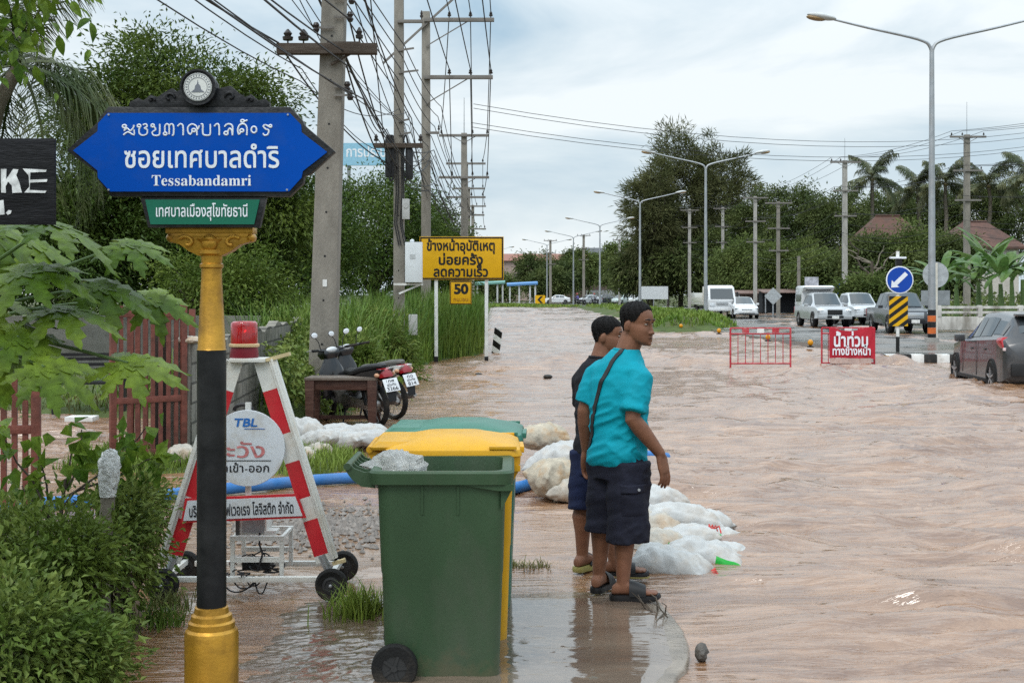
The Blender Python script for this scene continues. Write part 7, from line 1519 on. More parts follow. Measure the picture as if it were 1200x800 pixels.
GREYP = paint('grey', (0.060, 0.060, 0.063), 0.25); SILV = paint('silver', (0.42, 0.43, 0.44), 0.4); WHT = paint('white', (0.66, 0.67, 0.68)); DGREY = paint('charcoal', (0.022, 0.024, 0.030), 0.1)
HB = [(-2.02, .40, .74, .80, .60, .62, .50), (-1.97, .30, .90, .95, .78, .78, .60), (-1.88, .24, 1.0, 1.06, .82, .82, .62), (-1.72, .21, 1.01, 1.26, .84, .83, .60), (-1.50, .20, 1.01, 1.425, .845, .835, .565), (-0.6, .19, .97, 1.475, .85, .84, .57), (.15, .19, .935, 1.45, .85, .84, .56), (.50, .19, .92, 1.24, .85, .84, .60), (1.02, .20, .90, .955, .85, .83, .68), (1.65, .22, .82, .87, .83, .79, .62), (1.95, .26, .66, .72, .76, .70, .52), (2.06, .32, .52, .58, .60, .56, .42)]
hb, _ = car('dark grey hatchback pushing through the flood toward the junction', 'car', (9.60, 24.25, -0.10), R(-5), GREYP, HB, dict(side=[(-1.62, -1.02, .20, .80), (-.97, -.28, .12, .88), (-.22, .72, .12, .88)], cross={'windscreen': (.16, 1.0, .95), 'rear_window': (-1.83, -1.53, .92)}), [(-1.22, .30, .20), (1.30, .30, .20)],
    mirrors(.62, .93, .96, GREYP)+[('door_handle', (-.855, -.75, .80), (.02, .16, .03), GREYP, .006), ('door_handle', (-.855, .12, .78), (.02, .16, .03), GREYP, .006), ('door_handle', (.855, -.75, .80), (.02, .16, .03), GREYP, .006), ('door_handle', (.855, .12, .78), (.02, .16, .03), GREYP, .006), ('spoiler', (0, -1.62, 1.435), (1.08, .26, .045), GREYP, .015), ('rear_bumper', (0, -1.97, .48), (1.46, .16, .22), DPLAS, .03), ('door_seam', (-.853, -.25, .62), (.006, .012, .66), DPLAS, 0), ('door_seam', (-.853, .74, .58), (.006, .012, .56), DPLAS, 0), ('sill', (-.85, .05, .235), (.03, 2.0, .07), DPLAS, .01)], plate=(-2.02, .72, ''))
for s in (-1, 1):
    tlm = MB(); tlm.loft([[(s*.60, -1.96, .80), (s*.80, -1.90, .80), (s*.80, -1.80, .80), (s*.60, -1.86, .80)], [(s*.52, -1.97, .90), (s*.835, -1.86, .90), (s*.845, -1.62, .90), (s*.52, -1.86, .90)], [(s*.56, -1.92, .99), (s*.835, -1.80, .99), (s*.845, -1.48, .98), (s*.56, -1.80, .99)], [(s*.64, -1.84, 1.05), (s*.80, -1.76, 1.05), (s*.815, -1.52, 1.03), (s*.64, -1.74, 1.05)]]); tl = tlm.build('taillight', TAILR, hb, bevel=0.012)
    MB().box((s*.78, -1.905, .84), (.11, .05, .055)).build('reversing_lamp', TAILC, tl, bevel=0.008)
    MB().ell((s*.58, 1.84, .74), (.16, .16, .075), 14, 8).build('headlight', HEADL, hb)
PKU = [(-2.62, .52, .98, 1.0, .80, .80, .74), (-2.58, .42, 1.04, 1.06, .86, .86, .80), (-1.0, .38, 1.06, 1.08, .88, .88, .82), (-.98, .38, 1.08, 1.50, .88, .88, .62), (-.86, .36, 1.08, 1.70, .88, .88, .62), (-.1, .35, 1.06, 1.74, .88, .88, .63), (.45, .35, 1.04, 1.70, .88, .88, .62), (1.18, .36, 1.02, 1.10, .89, .87, .74), (2.1, .40, .98, 1.03, .90, .86, .70), (2.50, .42, .88, .94, .86, .82, .62), (2.62, .48, .74, .80, .74, .72, .52)]
PKG = dict(side=[(-.80, -.12, .10, .86), (-.05, .92, .10, .86)], cross={'windscreen': (.47, 1.15, .95)})
PKX = lambda pm, gr: mirrors(.78, 1.0, 1.12, pm)+[('grille', (0, 2.60, .76), (.74, .07, .26), gr, .02), ('bumper', (0, 2.62, .52), (1.66, .14, .20), pm, .04), ('lower_grille', (0, 2.66, .54), (.80, .09, .12), DPLAS, .01), ('number_plate', (0, 2.71, .52), (.34, .01, .14), WHITE, 0)]
def pickup(label, loc, rz, pm, gr, group=None, canopy=None):
    t, _ = car(label, 'pickup truck', loc, rz, pm, PKU, PKG, [(-1.55, .38, .26), (1.60, .38, .26)], PKX(pm, gr), group, 'pickup_truck')
    for s in (-1, 1): MB().ell((s*.66, 2.46, .84), (.20, .17, .09), 14, 8).build('headlight', HEADL, t); MB().box((s*.82, -2.60, .82), (.10, .06, .34)).build('taillight', TAILR, t, bevel=.01)
    if canopy:
        c = MB(); c.loft([[(-.84, -2.58, 1.06), (.84, -2.58, 1.06), (.84, -1.0, 1.06), (-.84, -1.0, 1.06)], [(-.80, -2.55, 1.75), (.80, -2.55, 1.75), (.80, -1.02, 1.75), (-.80, -1.02, 1.75)], [(-.80, -2.5, 2.02), (.80, -2.5, 2.02), (.80, -.60, 2.02), (-.80, -.60, 2.02)], [(-.70, -2.4, 2.10), (.70, -2.4, 2.10), (.70, -.72, 2.10), (-.70, -.72, 2.10)]], smooth=False); co = c.build('canopy', canopy, t, bevel=.03)
        for s in (-1, 1): MB().box((s*.825, -1.75, 1.45), (.012, 1.15, .38)).build('canopy_window', GLASS, co)
        MB().box((0, -.80, 1.90), (1.3, .03, .12)).build('front_vent', DPLAS, co)
    return t
pickup('silver pickup with a tall white canopy over its bed facing the flood', (15.9, 65.6, .06), R(180), SILV, DPLAS, canopy=WHT)
pickup('pale silver pickup waiting beside the one with the canopy', (19.25, 71.5, .06), R(181), paint('palesilver', (0.50, 0.52, 0.54), .3), SILV)
pickup('dark charcoal pickup turning at the junction behind the arrow sign', (16.95, 56.0, .06), R(177), DGREY, CHROME)
SED = [(-2.2, .42, .78, .86, .62, .64, .52), (-2.12, .30, .92, .98, .80, .78, .62), (-1.6, .24, .96, 1.06, .86, .84, .66), (-.95, .22, .96, 1.40, .87, .85, .58), (-.2, .21, .94, 1.47, .87, .85, .59), (.35, .21, .92, 1.43, .87, .85, .58), (1.15, .22, .90, .97, .87, .84, .70), (1.9, .24, .80, .86, .84, .80, .62), (2.2, .30, .64, .70, .72, .68, .50), (2.28, .38, .52, .56, .56, .54, .42)]
SEG = dict(side=[(-1.15, -.35, .12, .86), (-.28, .75, .12, .86)], cross={'windscreen': (.36, 1.12, .95), 'rear_window': (-1.5, -.97, .92)})
def sedan(label, loc, rz, pm, group=None, lod=0):
    t, _ = car(label, 'car', loc, rz, pm, SED, SEG, [(-1.35, .31, .2), (1.38, .31, .2)], mirrors(.75, .95, .98, pm)+[('grille', (0, 2.24, .56), (.70, .07, .13), DPLAS, .02), ('lower_grille', (0, 2.2, .36), (1.1, .10, .10), DPLAS, .02), ('number_plate', (0, 2.30, .46), (.34, .02, .12), WHITE, 0)], group, 'car')
    for s in (-1, 1): MB().ell((s*.64, 2.05, .70), (.17, .17, .08), 12, 8).build('headlight', HEADL, t); MB().box((s*.70, -2.12, .84), (.22, .10, .14)).build('taillight', TAILR, t, bevel=.02)
    return t
sedan('white sedan stopped beside the white light truck', (16.1, 89.5, .06), R(178), WHT)
def light_truck():
    t = thing('light_truck', 'white light truck with a boxy cargo bed standing next to the white sedan', 'truck', (14.5, 92.5, .06), R(183))
    c = MB(); c.loft([[(-.95, 1.55, .55), (.95, 1.55, .55), (.95, 3.15, .55), (-.95, 3.15, .55)], [(-.97, 1.5, 1.25), (.97, 1.5, 1.25), (.97, 3.18, 1.25), (-.97, 3.18, 1.25)], [(-.92, 1.5, 2.15), (.92, 1.5, 2.15), (.92, 2.80, 2.15), (-.92, 2.80, 2.15)], [(-.82, 1.55, 2.28), (.82, 1.55, 2.28), (.82, 2.65, 2.28), (-.82, 2.65, 2.28)]], smooth=False); c.build('cab', WHT, t, bevel=.05)
    w = MB(); w.add([(-.82, 3.17, 1.32), (.82, 3.17, 1.32), (.78, 2.86, 2.05), (-.78, 2.86, 2.05)], [(0, 1, 2, 3)]); w.build('windscreen', GLASS, t)
    for s in (-1, 1):
        q = MB(); q.add([(s*.978, 1.7, 1.35), (s*.978, 2.95, 1.35), (s*.945, 2.75, 2.0), (s*.945, 1.7, 2.0)], [(0, 1, 2, 3)]); q.build('side_window', GLASS, t); MB().box((s*.70, 3.18, .92), (.34, .06, .20)).build('headlight', HEADL, t, bevel=.02); MB().box((s*1.12, 2.95, 1.65), (.14, .08, .34)).build('mirror', DPLAS, t, bevel=.02)
    MB().box((0, 3.19, 1.02), (.80, .05, .22)).build('grille', SILV, t, bevel=.01); MB().box((0, 3.2, .60), (1.85, .14, .22)).build('bumper', WHT, t, bevel=.03); MB().box((0, 3.28, .60), (.34, .01, .13)).build('number_plate', WHITE, t)
    MB().box((0, -.6, .70), (.9, 4.2, .22)).build('chassis', DPLAS, t)
    bd = MB(); bd.box((0, -.75, .98), (2.0, 4.2, .14)); bd = bd.build('cargo_bed', paint('cream', (0.60, 0.58, 0.52)), t, bevel=.01)
    for c_, d_ in (((-1.0, -.75, 1.40), (.06, 4.2, .72)), ((1.0, -.75, 1.40), (.06, 4.2, .72)), ((0, 1.33, 1.62), (2.0, .06, 1.16)), ((0, -2.84, 1.40), (2.0, .06, .72))): MB().box(c_, d_).build('bed_board', paint('cream', (0.60, 0.58, 0.52)), bd, bevel=.01)
    for y in (2.35, -1.4):
        for s in (-1, 1):
            q = MB(); q.lathe([(.24, -.11), (.37, -.11), (.40, -.07), (.40, .07), (.37, .11), (.24, .11)], 24, (0, 0, 0), 0, 'X', ring=True); wo = q.build('wheel', RUBBER, t, loc=(s*.84, y, .40)); h = MB(); h.lathe([(.25, -.08), (.12, -.04), (.12, .04), (.25, .08)], 20, (0, 0, 0), 0, 'X'); h.build('rim', RIM, wo)
light_truck()
# small far traffic on the raised road
far = [(653, 214, WHT, 90, 'white car farthest along the raised road, behind the chevron board'), (690, 205, SILV, 120, 'silver car on the far raised road, left of the dark one'), (708, 207, DGREY, 110, 'dark car on the far raised road between two silver cars'), (728, 204, SILV, 150, 'pale green silver car on the far raised road above the dark-haired head'), (744, 206, WHT, 160, 'white car on the far raised road, last of the row by the casuarina trunks')]
for px, Y, pm, rz, lb in far:
    if pm is SILV and px == 728: pm = paint('greensilver', (0.40, 0.46, 0.44), .3)
    sedan(lb, (X_at(px, Y), Y, .17), R(rz), pm, 'cars on the far raised road')
def far_bike(label, px, Y, shirt, rz):
    t = thing('person', label, 'person', (X_at(px, Y), Y, .17), R(rz), 'riders on the far raised road'); b = MB(); b.tube([(0, -.1, .75), (0, 0, 1.1), (0, .05, 1.35)], [.16, .19, .13], 12); b.ell((0, .08, 1.56), (.10, .11, .13), 12, 8)
    for s in (-1, 1): b.tube([(s*.18, .05, 1.32), (s*.24, .18, 1.08), (s*.25, .45, 1.02)], [.06, .05, .04], 8); b.tube([(s*.10, -.08, .78), (s*.14, .30, .72), (s*.14, .25, .30)], [.09, .07, .05], 8)
    V, Nn, F = remeshed(b, .03, 2); q = MB(); q.v = [Vector(v) for v in V]; q.f = [list(f) for f in F]; q.m = [1 if .85 < v[2].real < 1.40 else 2 if v[2] < .85 else 0 for v in [V[list(f)].mean(0) for f in F]]; q.sm = [True]*len(F); q.build('body', [SKIN, shirt, NAVY], t, sharp=180)
    h = MB(); h.ell((0, .08, 1.62), (.14, .16, .13), 12, 8); h.build('helmet', mat('helmet_red', (0.45, 0.10, 0.10), .3), t)
far_bike('helmeted rider in a purple shirt on the far raised road', 677, 203, mat('shirt_purple', (0.12, 0.10, 0.28), .8), 70)
far_bike('helmeted rider in a grey shirt beside the silver far car', 697, 202, mat('shirt_grey', (0.20, 0.20, 0.22), .8), 80)
def far_scooter(label, px, Y, rz):
    t = thing('scooter', label, 'motorcycle', (X_at(px, Y), Y, .17), R(rz), 'scooters on the far raised road')
    for y in (-.6, .6): MB().lathe([(.18, -.05), (.28, -.04), (.28, .04), (.18, .05)], 16, (0, y, .28), 0, 'X', ring=True).build('wheel', RUBBER, t)
    b = MB(); b.box((0, -.35, .62), (.26, .9, .25)); b.box((0, .1, .38), (.28, .5, .14)); b.box((0, .42, .68), (.34, .10, .62), rot=(R(-18), 0, 0)); b.tube([(-.3, .36, 1.0), (0, .42, 1.02), (.3, .36, 1.0)], .03, 6); b.build('body', DPLAS, t, bevel=.03)
for px, rz, lb in ((677, 70, 'dark scooter under the rider in purple'), (697, 80, 'dark scooter under the rider in grey')): far_scooter(lb, px, 203 if px == 677 else 202, rz)

# ------------------------------------------------------------------ median furniture
def kerb():
    pts = [(9.3, 32.0), (11.7, 32.0)]; m = [WHITE, mat('kerb_black', (0.02, 0.02, 0.02), .6, dirt=(0.12, .10, .08), dirt_amt=.5)]
    t = thing('kerb', 'black and white banded kerb at the nose of the median', 'kerb', (9.0, 32.0, 0)); 
    n = 8
    for i in range(n): b = MB(); b.box((0.32*i+.16, 0.02, 0.07), (.318, .22, .28)); b.build('block', m[(i+1) % 2], t, bevel=.02)
    for i in range(7): b = MB(); b.box((0.03+0.045*i, .33+.62*i, 0.07), (.22, .60, .27)); b.build('block', m[i % 2], t, bevel=.02)
kerb()
def street_lamp(label, X, Y, H, arm, rise, group='double-armed street lamps on the median', bands=True, zb=0.13, left_only=False):
    t = thing('street_lamp', label, 'street lamp', (X, Y, zb), 0, group)
    MB().tube([(0, 0, 0), (0, 0, H-.3)], [.13, .075], 12).build('pole', STEEL, t)
    for s in ((-1, 1) if not left_only else (-1,)):
        a = MB(); a.tube(smooth_path([(0, 0, H-.75), (s*.05, 0, H-.25), (s*.45, 0, H+.02), (s*arm*.55, 0, H+rise*.5), (s*arm*.86, 0, H+rise*.86)], 5), [.07-.0018*i for i in range(21)], 8); ao = a.build('arm', STEEL, t)
        h = MB(); q = Matrix.Rotation(-s*math.atan2(rise, arm)*.8, 3, 'Y'); h.ell((s*arm*.95, 0, H+rise*.97), (.50, .19, .11), 18, 10, rot=q); ho = h.build('lamp_head', mat('lamp_grey', (0.48, .49, .49), .4), ao)
        g = MB(); g.ell((s*arm*1.0, 0, H+rise*.97-.055), (.33, .15, .085), 14, 8, rot=q); g.build('diffuser', mat('lamp_amber', (0.30, .20, .10), .25), ho)
    if bands:
        MB().cyl((0, 0, 0), (0, 0, .14), .24, n=10).build('base_flange', CONC2, t)
        for z0, z1, m in ((.14, .26, 0), (.27, .47, 1), (.48, .66, 0), (.67, .87, 1), (.88, 1.06, 0)): MB().cyl((0, 0, z0), (0, 0, z1), .138-.004*z0, n=16).build('warning_band', [BLACKP, mat('band_orange', (0.55, .13, .03), .5)][m], t)
    return t
lamp_rows = [(1092, 42.5, 47), (827, 82.8, 192), (750, 115, 235), (703, 154, 263), (672, 186, 277), (641, 214, 286)]
for i, (px, Y, jy) in enumerate(lamp_rows):
    lb = ['tall double-armed street lamp nearest the junction, black and orange bands at its foot', 'double-armed street lamp with heads in front of the casuarina crown', 'double-armed street lamp left of the casuarina trees', 'fourth double-armed street lamp along the curving median', 'small looking double-armed street lamp next to last in the row', 'farthest double-armed street lamp at the bend'][i]
    street_lamp(lb, X_at(px, Y), Y, Z_at(jy, Y)-.13, 3.85, .80, bands=i == 0)
street_lamp('single-armed street lamp at the far bend above the yellow board corner', X_at(572, 240), 240, Z_at(296, 240)-.1, 4.6, 1.1, left_only=False, bands=False)
def arrow_sign():
    Y0 = 35.0; k = Y0/1500; t = thing('arrow_sign', 'round blue sign with white arrow above a yellow and black striped marker', 'traffic sign', (X_at(1052, Y0), Y0, .13)); sz = lambda p: 1.57-(p-345)*k; sx = lambda p: (p-1052)*k
    YL = mat('sign_yellow', (0.62, 0.30, 0.004), 0.45); BK = mat('sign_black', (0.012, 0.012, 0.012), 0.5); BL = mat('arrow_blue', (0.004, 0.055, 0.36), .45, var=.05, spec=.3)
    MB().cyl((0, 0, 0), (0, 0, .42), .05, n=12).build('black_foot', BK, t); MB().cyl((0, 0, .42), (0, 0, 2.75), .045, n=12).build('post', WHITE, t)
    d = MB(); d.lathe([(.355, -.075), (.375, -.07), (.375, -.055), (.355, -.05)], 40, (sx(1053.5), 0, sz(328)), axis='Y'); do = d.build('disc', SWHITE, t)
    f = MB(); f.lathe([(.345, -.0785), (.345, -.0755)], 40, (sx(1053.5), 0, sz(328)), axis='Y'); f.build('blue_face', BL, do)
    A = [(-.24, -.21), (-.22, -.01), (-.16, -.065), (.14, .22), (.22, .14), (-.075, -.145), (-.02, -.195)]; c = (sx(1053.5), sz(328))
    a = MB(); a.prism([(c[0]+x, c[1]+z) for x, z in A], -.083, -.0795); a.build('arrow', SWHITE, do)
    m = MB(); x0, x1, z0, z1 = sx(1041), sx(1063), sz(382), sz(347); m.box(((x0+x1)/2, -.065, (z0+z1)/2), (x1-x0, .015, z1-z0)); mo = m.build('marker_board', YL, t)
    H = z1-z0; W = x1-x0
    def clip(poly, ax, lim, keep_less):
        o = []
        for i in range(len(poly)):
            p, q = poly[i], poly[(i+1) % len(poly)]; ip = (p[ax] <= lim) == keep_less or p[ax] == lim; iq = (q[ax] <= lim) == keep_less or q[ax] == lim
            if ip: o.append(p)
            if ip != iq: f_ = (lim-p[ax])/(q[ax]-p[ax]); r = [p[0]+(q[0]-p[0])*f_, p[1]+(q[1]-p[1])*f_]; r[ax] = lim; o.append(tuple(r))
        return o
    for i in range(5):
        b0 = z0-.30+i*.245; poly = [(x0, b0), (x1, b0+W*.75), (x1, b0+W*.75+.12), (x0, b0+.12)]
        poly = clip(clip(poly, 1, z1, True), 1, z0, False)
        if len(poly) >= 3: s = MB(); s.prism(poly, -.0765, -.0735); s.build('stripe', BK, mo)
    MB().box((sx(1052), -.02, sz(302)), (.42, .14, .05)).build('solar_panel', SWHITE, t); MB().box((sx(1053), -.01, sz(307)), (.16, .12, .20)).build('flasher_box', BLACKP, t)
arrow_sign()
def back_sign():
    Y0 = 44.5; k = Y0/1500; t = thing('round_sign', 'grey back of a round sign on a white post behind the nearest street lamp', 'traffic sign', (X_at(1097, Y0), Y0, .13)); sz = lambda p: 1.57-(p-345)*k
    MB().box((0, 0, sz(308)/2), (.09, .07, sz(308))).build('post', mat('post_cream', (.60, .57, .50), .5), t); d = MB(); d.lathe([(.45, .04), (.45, .06)], 36, (0, 0, sz(322)), axis='Y'); d.build('disc', mat('sign_back', (.42, .44, .45), .45, .3), t)
    MB().box((0.0, .07, sz(349)), (1.0, .02, .52)).build('rear_plate', mat('plate_back', (.25, .27, .28), .5, .3), t)
back_sign()
for px, py, lb in ((798, 385.5, 'amber delineator dome at the far grass end of the kerb line'), (842.6, 391.6, 'amber delineator dome between the grass mound and the first barrier'), (900, 400, 'amber delineator dome seen through the red barrier bars'), (949.7, 407, 'amber delineator dome between the two red barriers'), (1021, 414, 'amber delineator dome beside the red banner')):
    Y = gY(py)*0.925; t = thing('delineator', lb, 'road marker', (X_at(px, Y), Y, .13), 0, 'amber domes along the median kerb')
    MB().lathe([(.11, 0), (.11, .03), (.04, .05), (.04, .08)], 14).build('foot', BLACKP, t); MB().ell((0, 0, .14), (.085, .085, .095), 14, 10).build('dome', mat('amber', (.62, .26, .005), .3), t)
BARR = mat('barrier_red', (0.42, .030, .045), .5, var=.25, dirt=(.45, .30, .28), dirt_amt=.5, dirt_s=8)
def barrier(label, X, Y, rz, w=1.38, h=.93):
    t = thing('crowd_barrier', label, 'barrier', (X, Y, 0), rz, 'red steel barriers standing in the flood')
    for s in (0, w): MB().tube([(s, 0, -.15), (s, 0, h)], .022, 8).build('upright', BARR, t)
    for z in (.12, h-.13, h): MB().tube([(0, 0, z), (w, 0, z)], .018, 8).build('rail', BARR, t)
    for i in range(7): x = w*(i+1)/8; MB().tube([(x, 0, .12), (x, 0, h-.13)], .010, 6).build('bar', BARR, t)
    for i in range(3): MB().box((w*(.25+.25*i), -.012, h-.06), (.16, .01, .10)).build('reflector', [BARR, WHITE, BARR][i], t)
    return t
barrier('red steel barrier with thin bars standing alone in the flood', X_at(856, 29.3), 29.3, R(1)); barrier('red steel barrier carrying the red flood banner', X_at(963, 29.6), 29.6, R(-3), 1.20)
def banner():
    Y0 = 29.5; k = Y0/1500; t = thing('flood_banner', 'sagging red cloth banner with white Thai writing tied to the steel barrier', 'banner', (X_at(998, Y0), Y0, 0)); sx = lambda p: (p-998)*k; sz = lambda p: 1.7-(p-345)*k
    g = []; n = 24
    for i in range(13):
        row = []
        for j in range(n+1):
            u = j/n; v = i/12; x = sx(971)+(sx(1021)-sx(971))*u; top = sz(383)-.10*math.sin(math.pi*u)+.02*u; bot = sz(419.5)+.01*math.sin(7*u); row.append((x+.012*math.sin(9*v+3*u)*(1-abs(2*u-1)), -.05-.012*math.sin(8*u+2.5*v)-.012*math.sin(17*u*v+2)*v, top+(bot-top)*v))
        g.append(row)
    m = MB(); m.loft(g, caps=False, closed=False); c = m.build('cloth', mat('banner_red', (0.43, .018, .035), .65, var=.15, bump=.3, bs=30), t, sharp=180)
    b = MB(); b.box((sx(996), -.065, sz(422.5)), (48*k, .012, 6*k)); b.build('hem', mat('banner_hem', (.48, .36, .32), .7, dirt=(.35, .2, .15), dirt_amt=.8, dirt_s=10), t)
    for s, x0, x1, z, em in (('น้ำท่วม', 976, 1016, 405.5, .40), ('ทางข้างหน้า', 974.5, 1019, 415.5, .255)): lettering([(s, sx(x0), sx(x1), sz(z), em, .03)], SWHITE, c, -.092)
    f = MB(); f.add([(sx(1019), -.05, sz(386)), (sx(1025), -.05, sz(384)), (sx(1025), -.05, sz(421)), (sx(1020), -.05, sz(420))], [(0, 1, 2, 3)]); f.build('folded_edge', mat('banner_red', (0.43, .018, .035), .65), t)
banner()
def railing():
    t = thing('concrete_railing', 'stained white concrete railing along the right verge below the banana plants', 'railing', (18.9, 57.0, .1)); L = 13.0
    m = mat('railing_white', (.55, .53, .49), .8, dirt=(.18, .16, .13), dirt_amt=.85, dirt_s=1.2, stretch=(1, 1, .4))
    MB().box((L/2, 0, .32), (L, .18, .60)).build('plinth', m, t, bevel=.02)
    for z in (.80, 1.02): MB().box((L/2, 0, z), (L, .16, .12)).build('rail', m, t, bevel=.02)
    for i in range(8): MB().box((.1+i*1.82, 0, .86), (.20, .22, .52)).build('post', m, t, bevel=.02)
railing()
def plain_sign(label, px, py, Y, w, h, m, z0=.1, rot=0.0, diamond=False):
    t = thing('roadside_sign', label, 'sign', (X_at(px, Y), Y, z0)); z = Z_at(py, Y)-z0; MB().box((0, .05, z/2), (.09, .06, z)).build('post', STEEL, t)
    b = MB(); b.box((0, 0, 0), (w, .04, h)); o = b.build('panel', m, t, loc=(0, -.02, z)); o.rotation_euler = (0, R(45) if diamond else 0, 0)
plain_sign('grey back of a diamond sign in front of the dark stall', 906, 347, 99, .95, .95, mat('sign_back', (.42, .44, .45), .45, .3), diamond=True)
plain_sign('small pale poster sign above the canopied pickup', 951, 334, 103, 1.1, 1.3, mat('poster_pale', (.45, .45, .50), .6, var=.5, vs=3))
plain_sign('small blue sign panel beside the rodded right-hand pole', 1000, 339, 96, 2.4, .8, mat('arrow_blue', (0.004, 0.055, 0.36), .45))
plain_sign('white information board beyond the grass mound near the far cars', 766, 343, 160, 3.6, 1.6, mat('board_white', (.55, .57, .58), .6))
plain_sign('little blank route sign on the far verge under the trees', 735, 331, 170, 1.6, 1.6, mat('sign_back', (.42, .44, .45), .45, .3))
def chevron_far():
    Y = 205; t = thing('chevron_board', 'small yellow chevron board at the far bend', 'traffic sign', (X_at(633, Y), Y, .17)); MB().box((0, 0, .7), (1.6, .06, 1.4)).build('board', mat('sign_yellow', (0.62, 0.30, 0.004), 0.45), t)
    c = MB(); c.prism([(-.45, .7), (.05, 1.25), (.45, 1.25), (-.05, .7), (.45, .15), (.05, .15)], -.05, -.035); c.build('chevron', mat('sign_black', (0.012, 0.012, 0.012), 0.5), t)
chevron_far()
# ------------------------------------------------------------------ right-hand poles, wires, houses, trees, far background
RG = 'poles along the right verge'
rp = []
def rpole(label, px, py, Y, arms=True, spike=0, m=CONC2, w=.30):
    X = X_at(px, Y); top = Z_at(py, Y); A = []
    if arms: A = [(top-.15, -1.1, 1.1, .11, [-1.0, -.35, .95], [.6, -.6], ARM), (top-2.2, -.9, .9, .10, [-.8, .3, .8], None, ARM), (top-4.0, -.8, .8, .10, [-.7, .7], None, ARM)]
    rp.append((X, Y, top)); return utility_pole(label, X, Y, top, w*1.15, w, A, spike=spike, m=m, group=RG, lod=1)
rpole('brown concrete pole with a rod on top in front of the banana plants', 1133, 158, 78, spike=2.0, m=CONC)
rpole('pale concrete pole with three steel arms left of the blue arrow sign', 990, 188, 92, spike=1.6)
rpole('brown bare pole standing among the dark shrubs, right of the pale slim pole', 912, 236, 104, m=CONC, w=.24)
rpole('slim pale pole between the sedan and the dark stall', 885, 230, 112, w=.26)
rpole('pale pole rising behind the light truck cab', 847, 243, 146, w=.28)
rpole('pale pole in front of the casuarina trunks', 808, 245, 152, w=.30)
rpole('pale pole left of the casuarina trunks', 783, 266, 176, w=.30)
rpole('thin far pole left of the casuarina crown', 726, 280, 200, w=.30)
rpole('far pole with two arms in front of the dark brown building', 684, 275, 205, w=.36, m=CONC)
rpole('far pole in front of the small round trees', 645, 281, 210, w=.36, m=CONC)
rpole('short brown pole behind the pickup canopy', 936, 300, 110, arms=False, m=CONC, w=.22)
GR = 'cables of the right verge'; LR = 'thin cable sagging between the poles of the right verge'
nxt = (37.0, 60.0, 12.2)
def run(dx, dz, r, sag):
    P = [nxt]+[rp[i] for i in (0, 1, 3, 4, 5, 6, 7)]; wire(LR, [(x+dx, y-.2, z+dz) for x, y, z in P], r, sag, GR)
for dx, dz, sg in ((-1.0, .2, .5), (-.35, .2, .55), (.95, .2, .5), (-.8, -1.9, .6), (.3, -1.9, .7), (.8, -1.9, .6), (-.7, -3.7, .8), (.7, -3.8, .7), (.2, -4.6, .9), (-.2, -5.2, 1.0), (.2, -5.6, .9), (.1, -6.1, 1.1)): run(dx, dz, .013, sg)
GC = 'high cables crossing above the road'; LC = 'high thin cable crossing the whole road in front of the clouds'
for a, b in (((555, 122), (1230, 152)), ((555, 127), (1230, 158)), ((553, 144), (1230, 168)), ((553, 149), (1230, 172))): wire(LC, [(X_at(a[0], 52), 52, Z_at(a[1], 52)), (X_at(b[0], 76), 76, Z_at(b[1], 76))], .012, 1.1, GC)

def house(label, px0, px1, ridge, eave, base, Y, roofm, wallm, seed):
    X0, X1 = X_at(px0, Y), X_at(px1, Y); w = X1-X0; d = w*.8; ze, zr = Z_at(eave, Y), Z_at(ridge, Y); t = thing('house', label, 'house', ((X0+X1)/2, Y+d/2, .1)); h = w/2
    MB().box((0, 0, ze/2), (w*.84, d*.84, ze)).build('wall', wallm, t)
    r = MB(); r.add([(-h, -d/2, ze-.1), (h, -d/2, ze-.1), (h, d/2, ze-.1), (-h, d/2, ze-.1), (-h*.30, 0, zr-.1), (h*.30, 0, zr-.1), (-h, -d/2, ze-.3), (h, -d/2, ze-.3), (h, d/2, ze-.3), (-h, d/2, ze-.3)], [(0, 1, 5, 4), (1, 2, 5), (2, 3, 4, 5), (3, 0, 4), (0, 6, 7, 1), (1, 7, 8, 2), (2, 8, 9, 3), (3, 9, 6, 0), (6, 9, 8, 7)]); ro = r.build('roof', roofm, t)
    rc = MB(); rc.tube([(-h*.30, 0, zr-.05), (h*.30, 0, zr-.05)], .10, 6); rc.build('ridge_cap', roofm, ro)
    for i in range(3):
        x = w*(-.27+.27*i); f = MB(); f.box((x, -d*.42-.02, ze-1.45), (1.1, .06, 1.3)); fo = f.build('window', WHITE, t); MB().box((x, -d*.42-.055, ze-1.45), (.9, .02, 1.1)).build('pane', GLASS, fo)
    return t
ROOF = mat('roof_tile', (0.105, 0.054, 0.040), .8, var=.2, vs=2, bump=.5, bs=6, stretch=(1, 1, 4), dirt=(.07, .055, .045), dirt_amt=.6, dirt_s=.8)
HW = mat('house_wall', (.52, .48, .44), .85, var=.1, dirt=(.33, .29, .25), dirt_amt=.5, dirt_s=.8)
house('house with a reddish brown hipped roof behind the rodded pale pole', 1003, 1100, 251, 288, 340, 112, ROOF, HW, 1)
house('house with a darker brown hipped roof behind the banana plants', 1108, 1204, 258, 289, 340, 116, mat('roof_tile_dark', (0.11, 0.06, 0.048), .8, var=.2, vs=2, bump=.4, bs=6, dirt=(.05, .04, .035), dirt_amt=.6, dirt_s=.8), HW, 2)
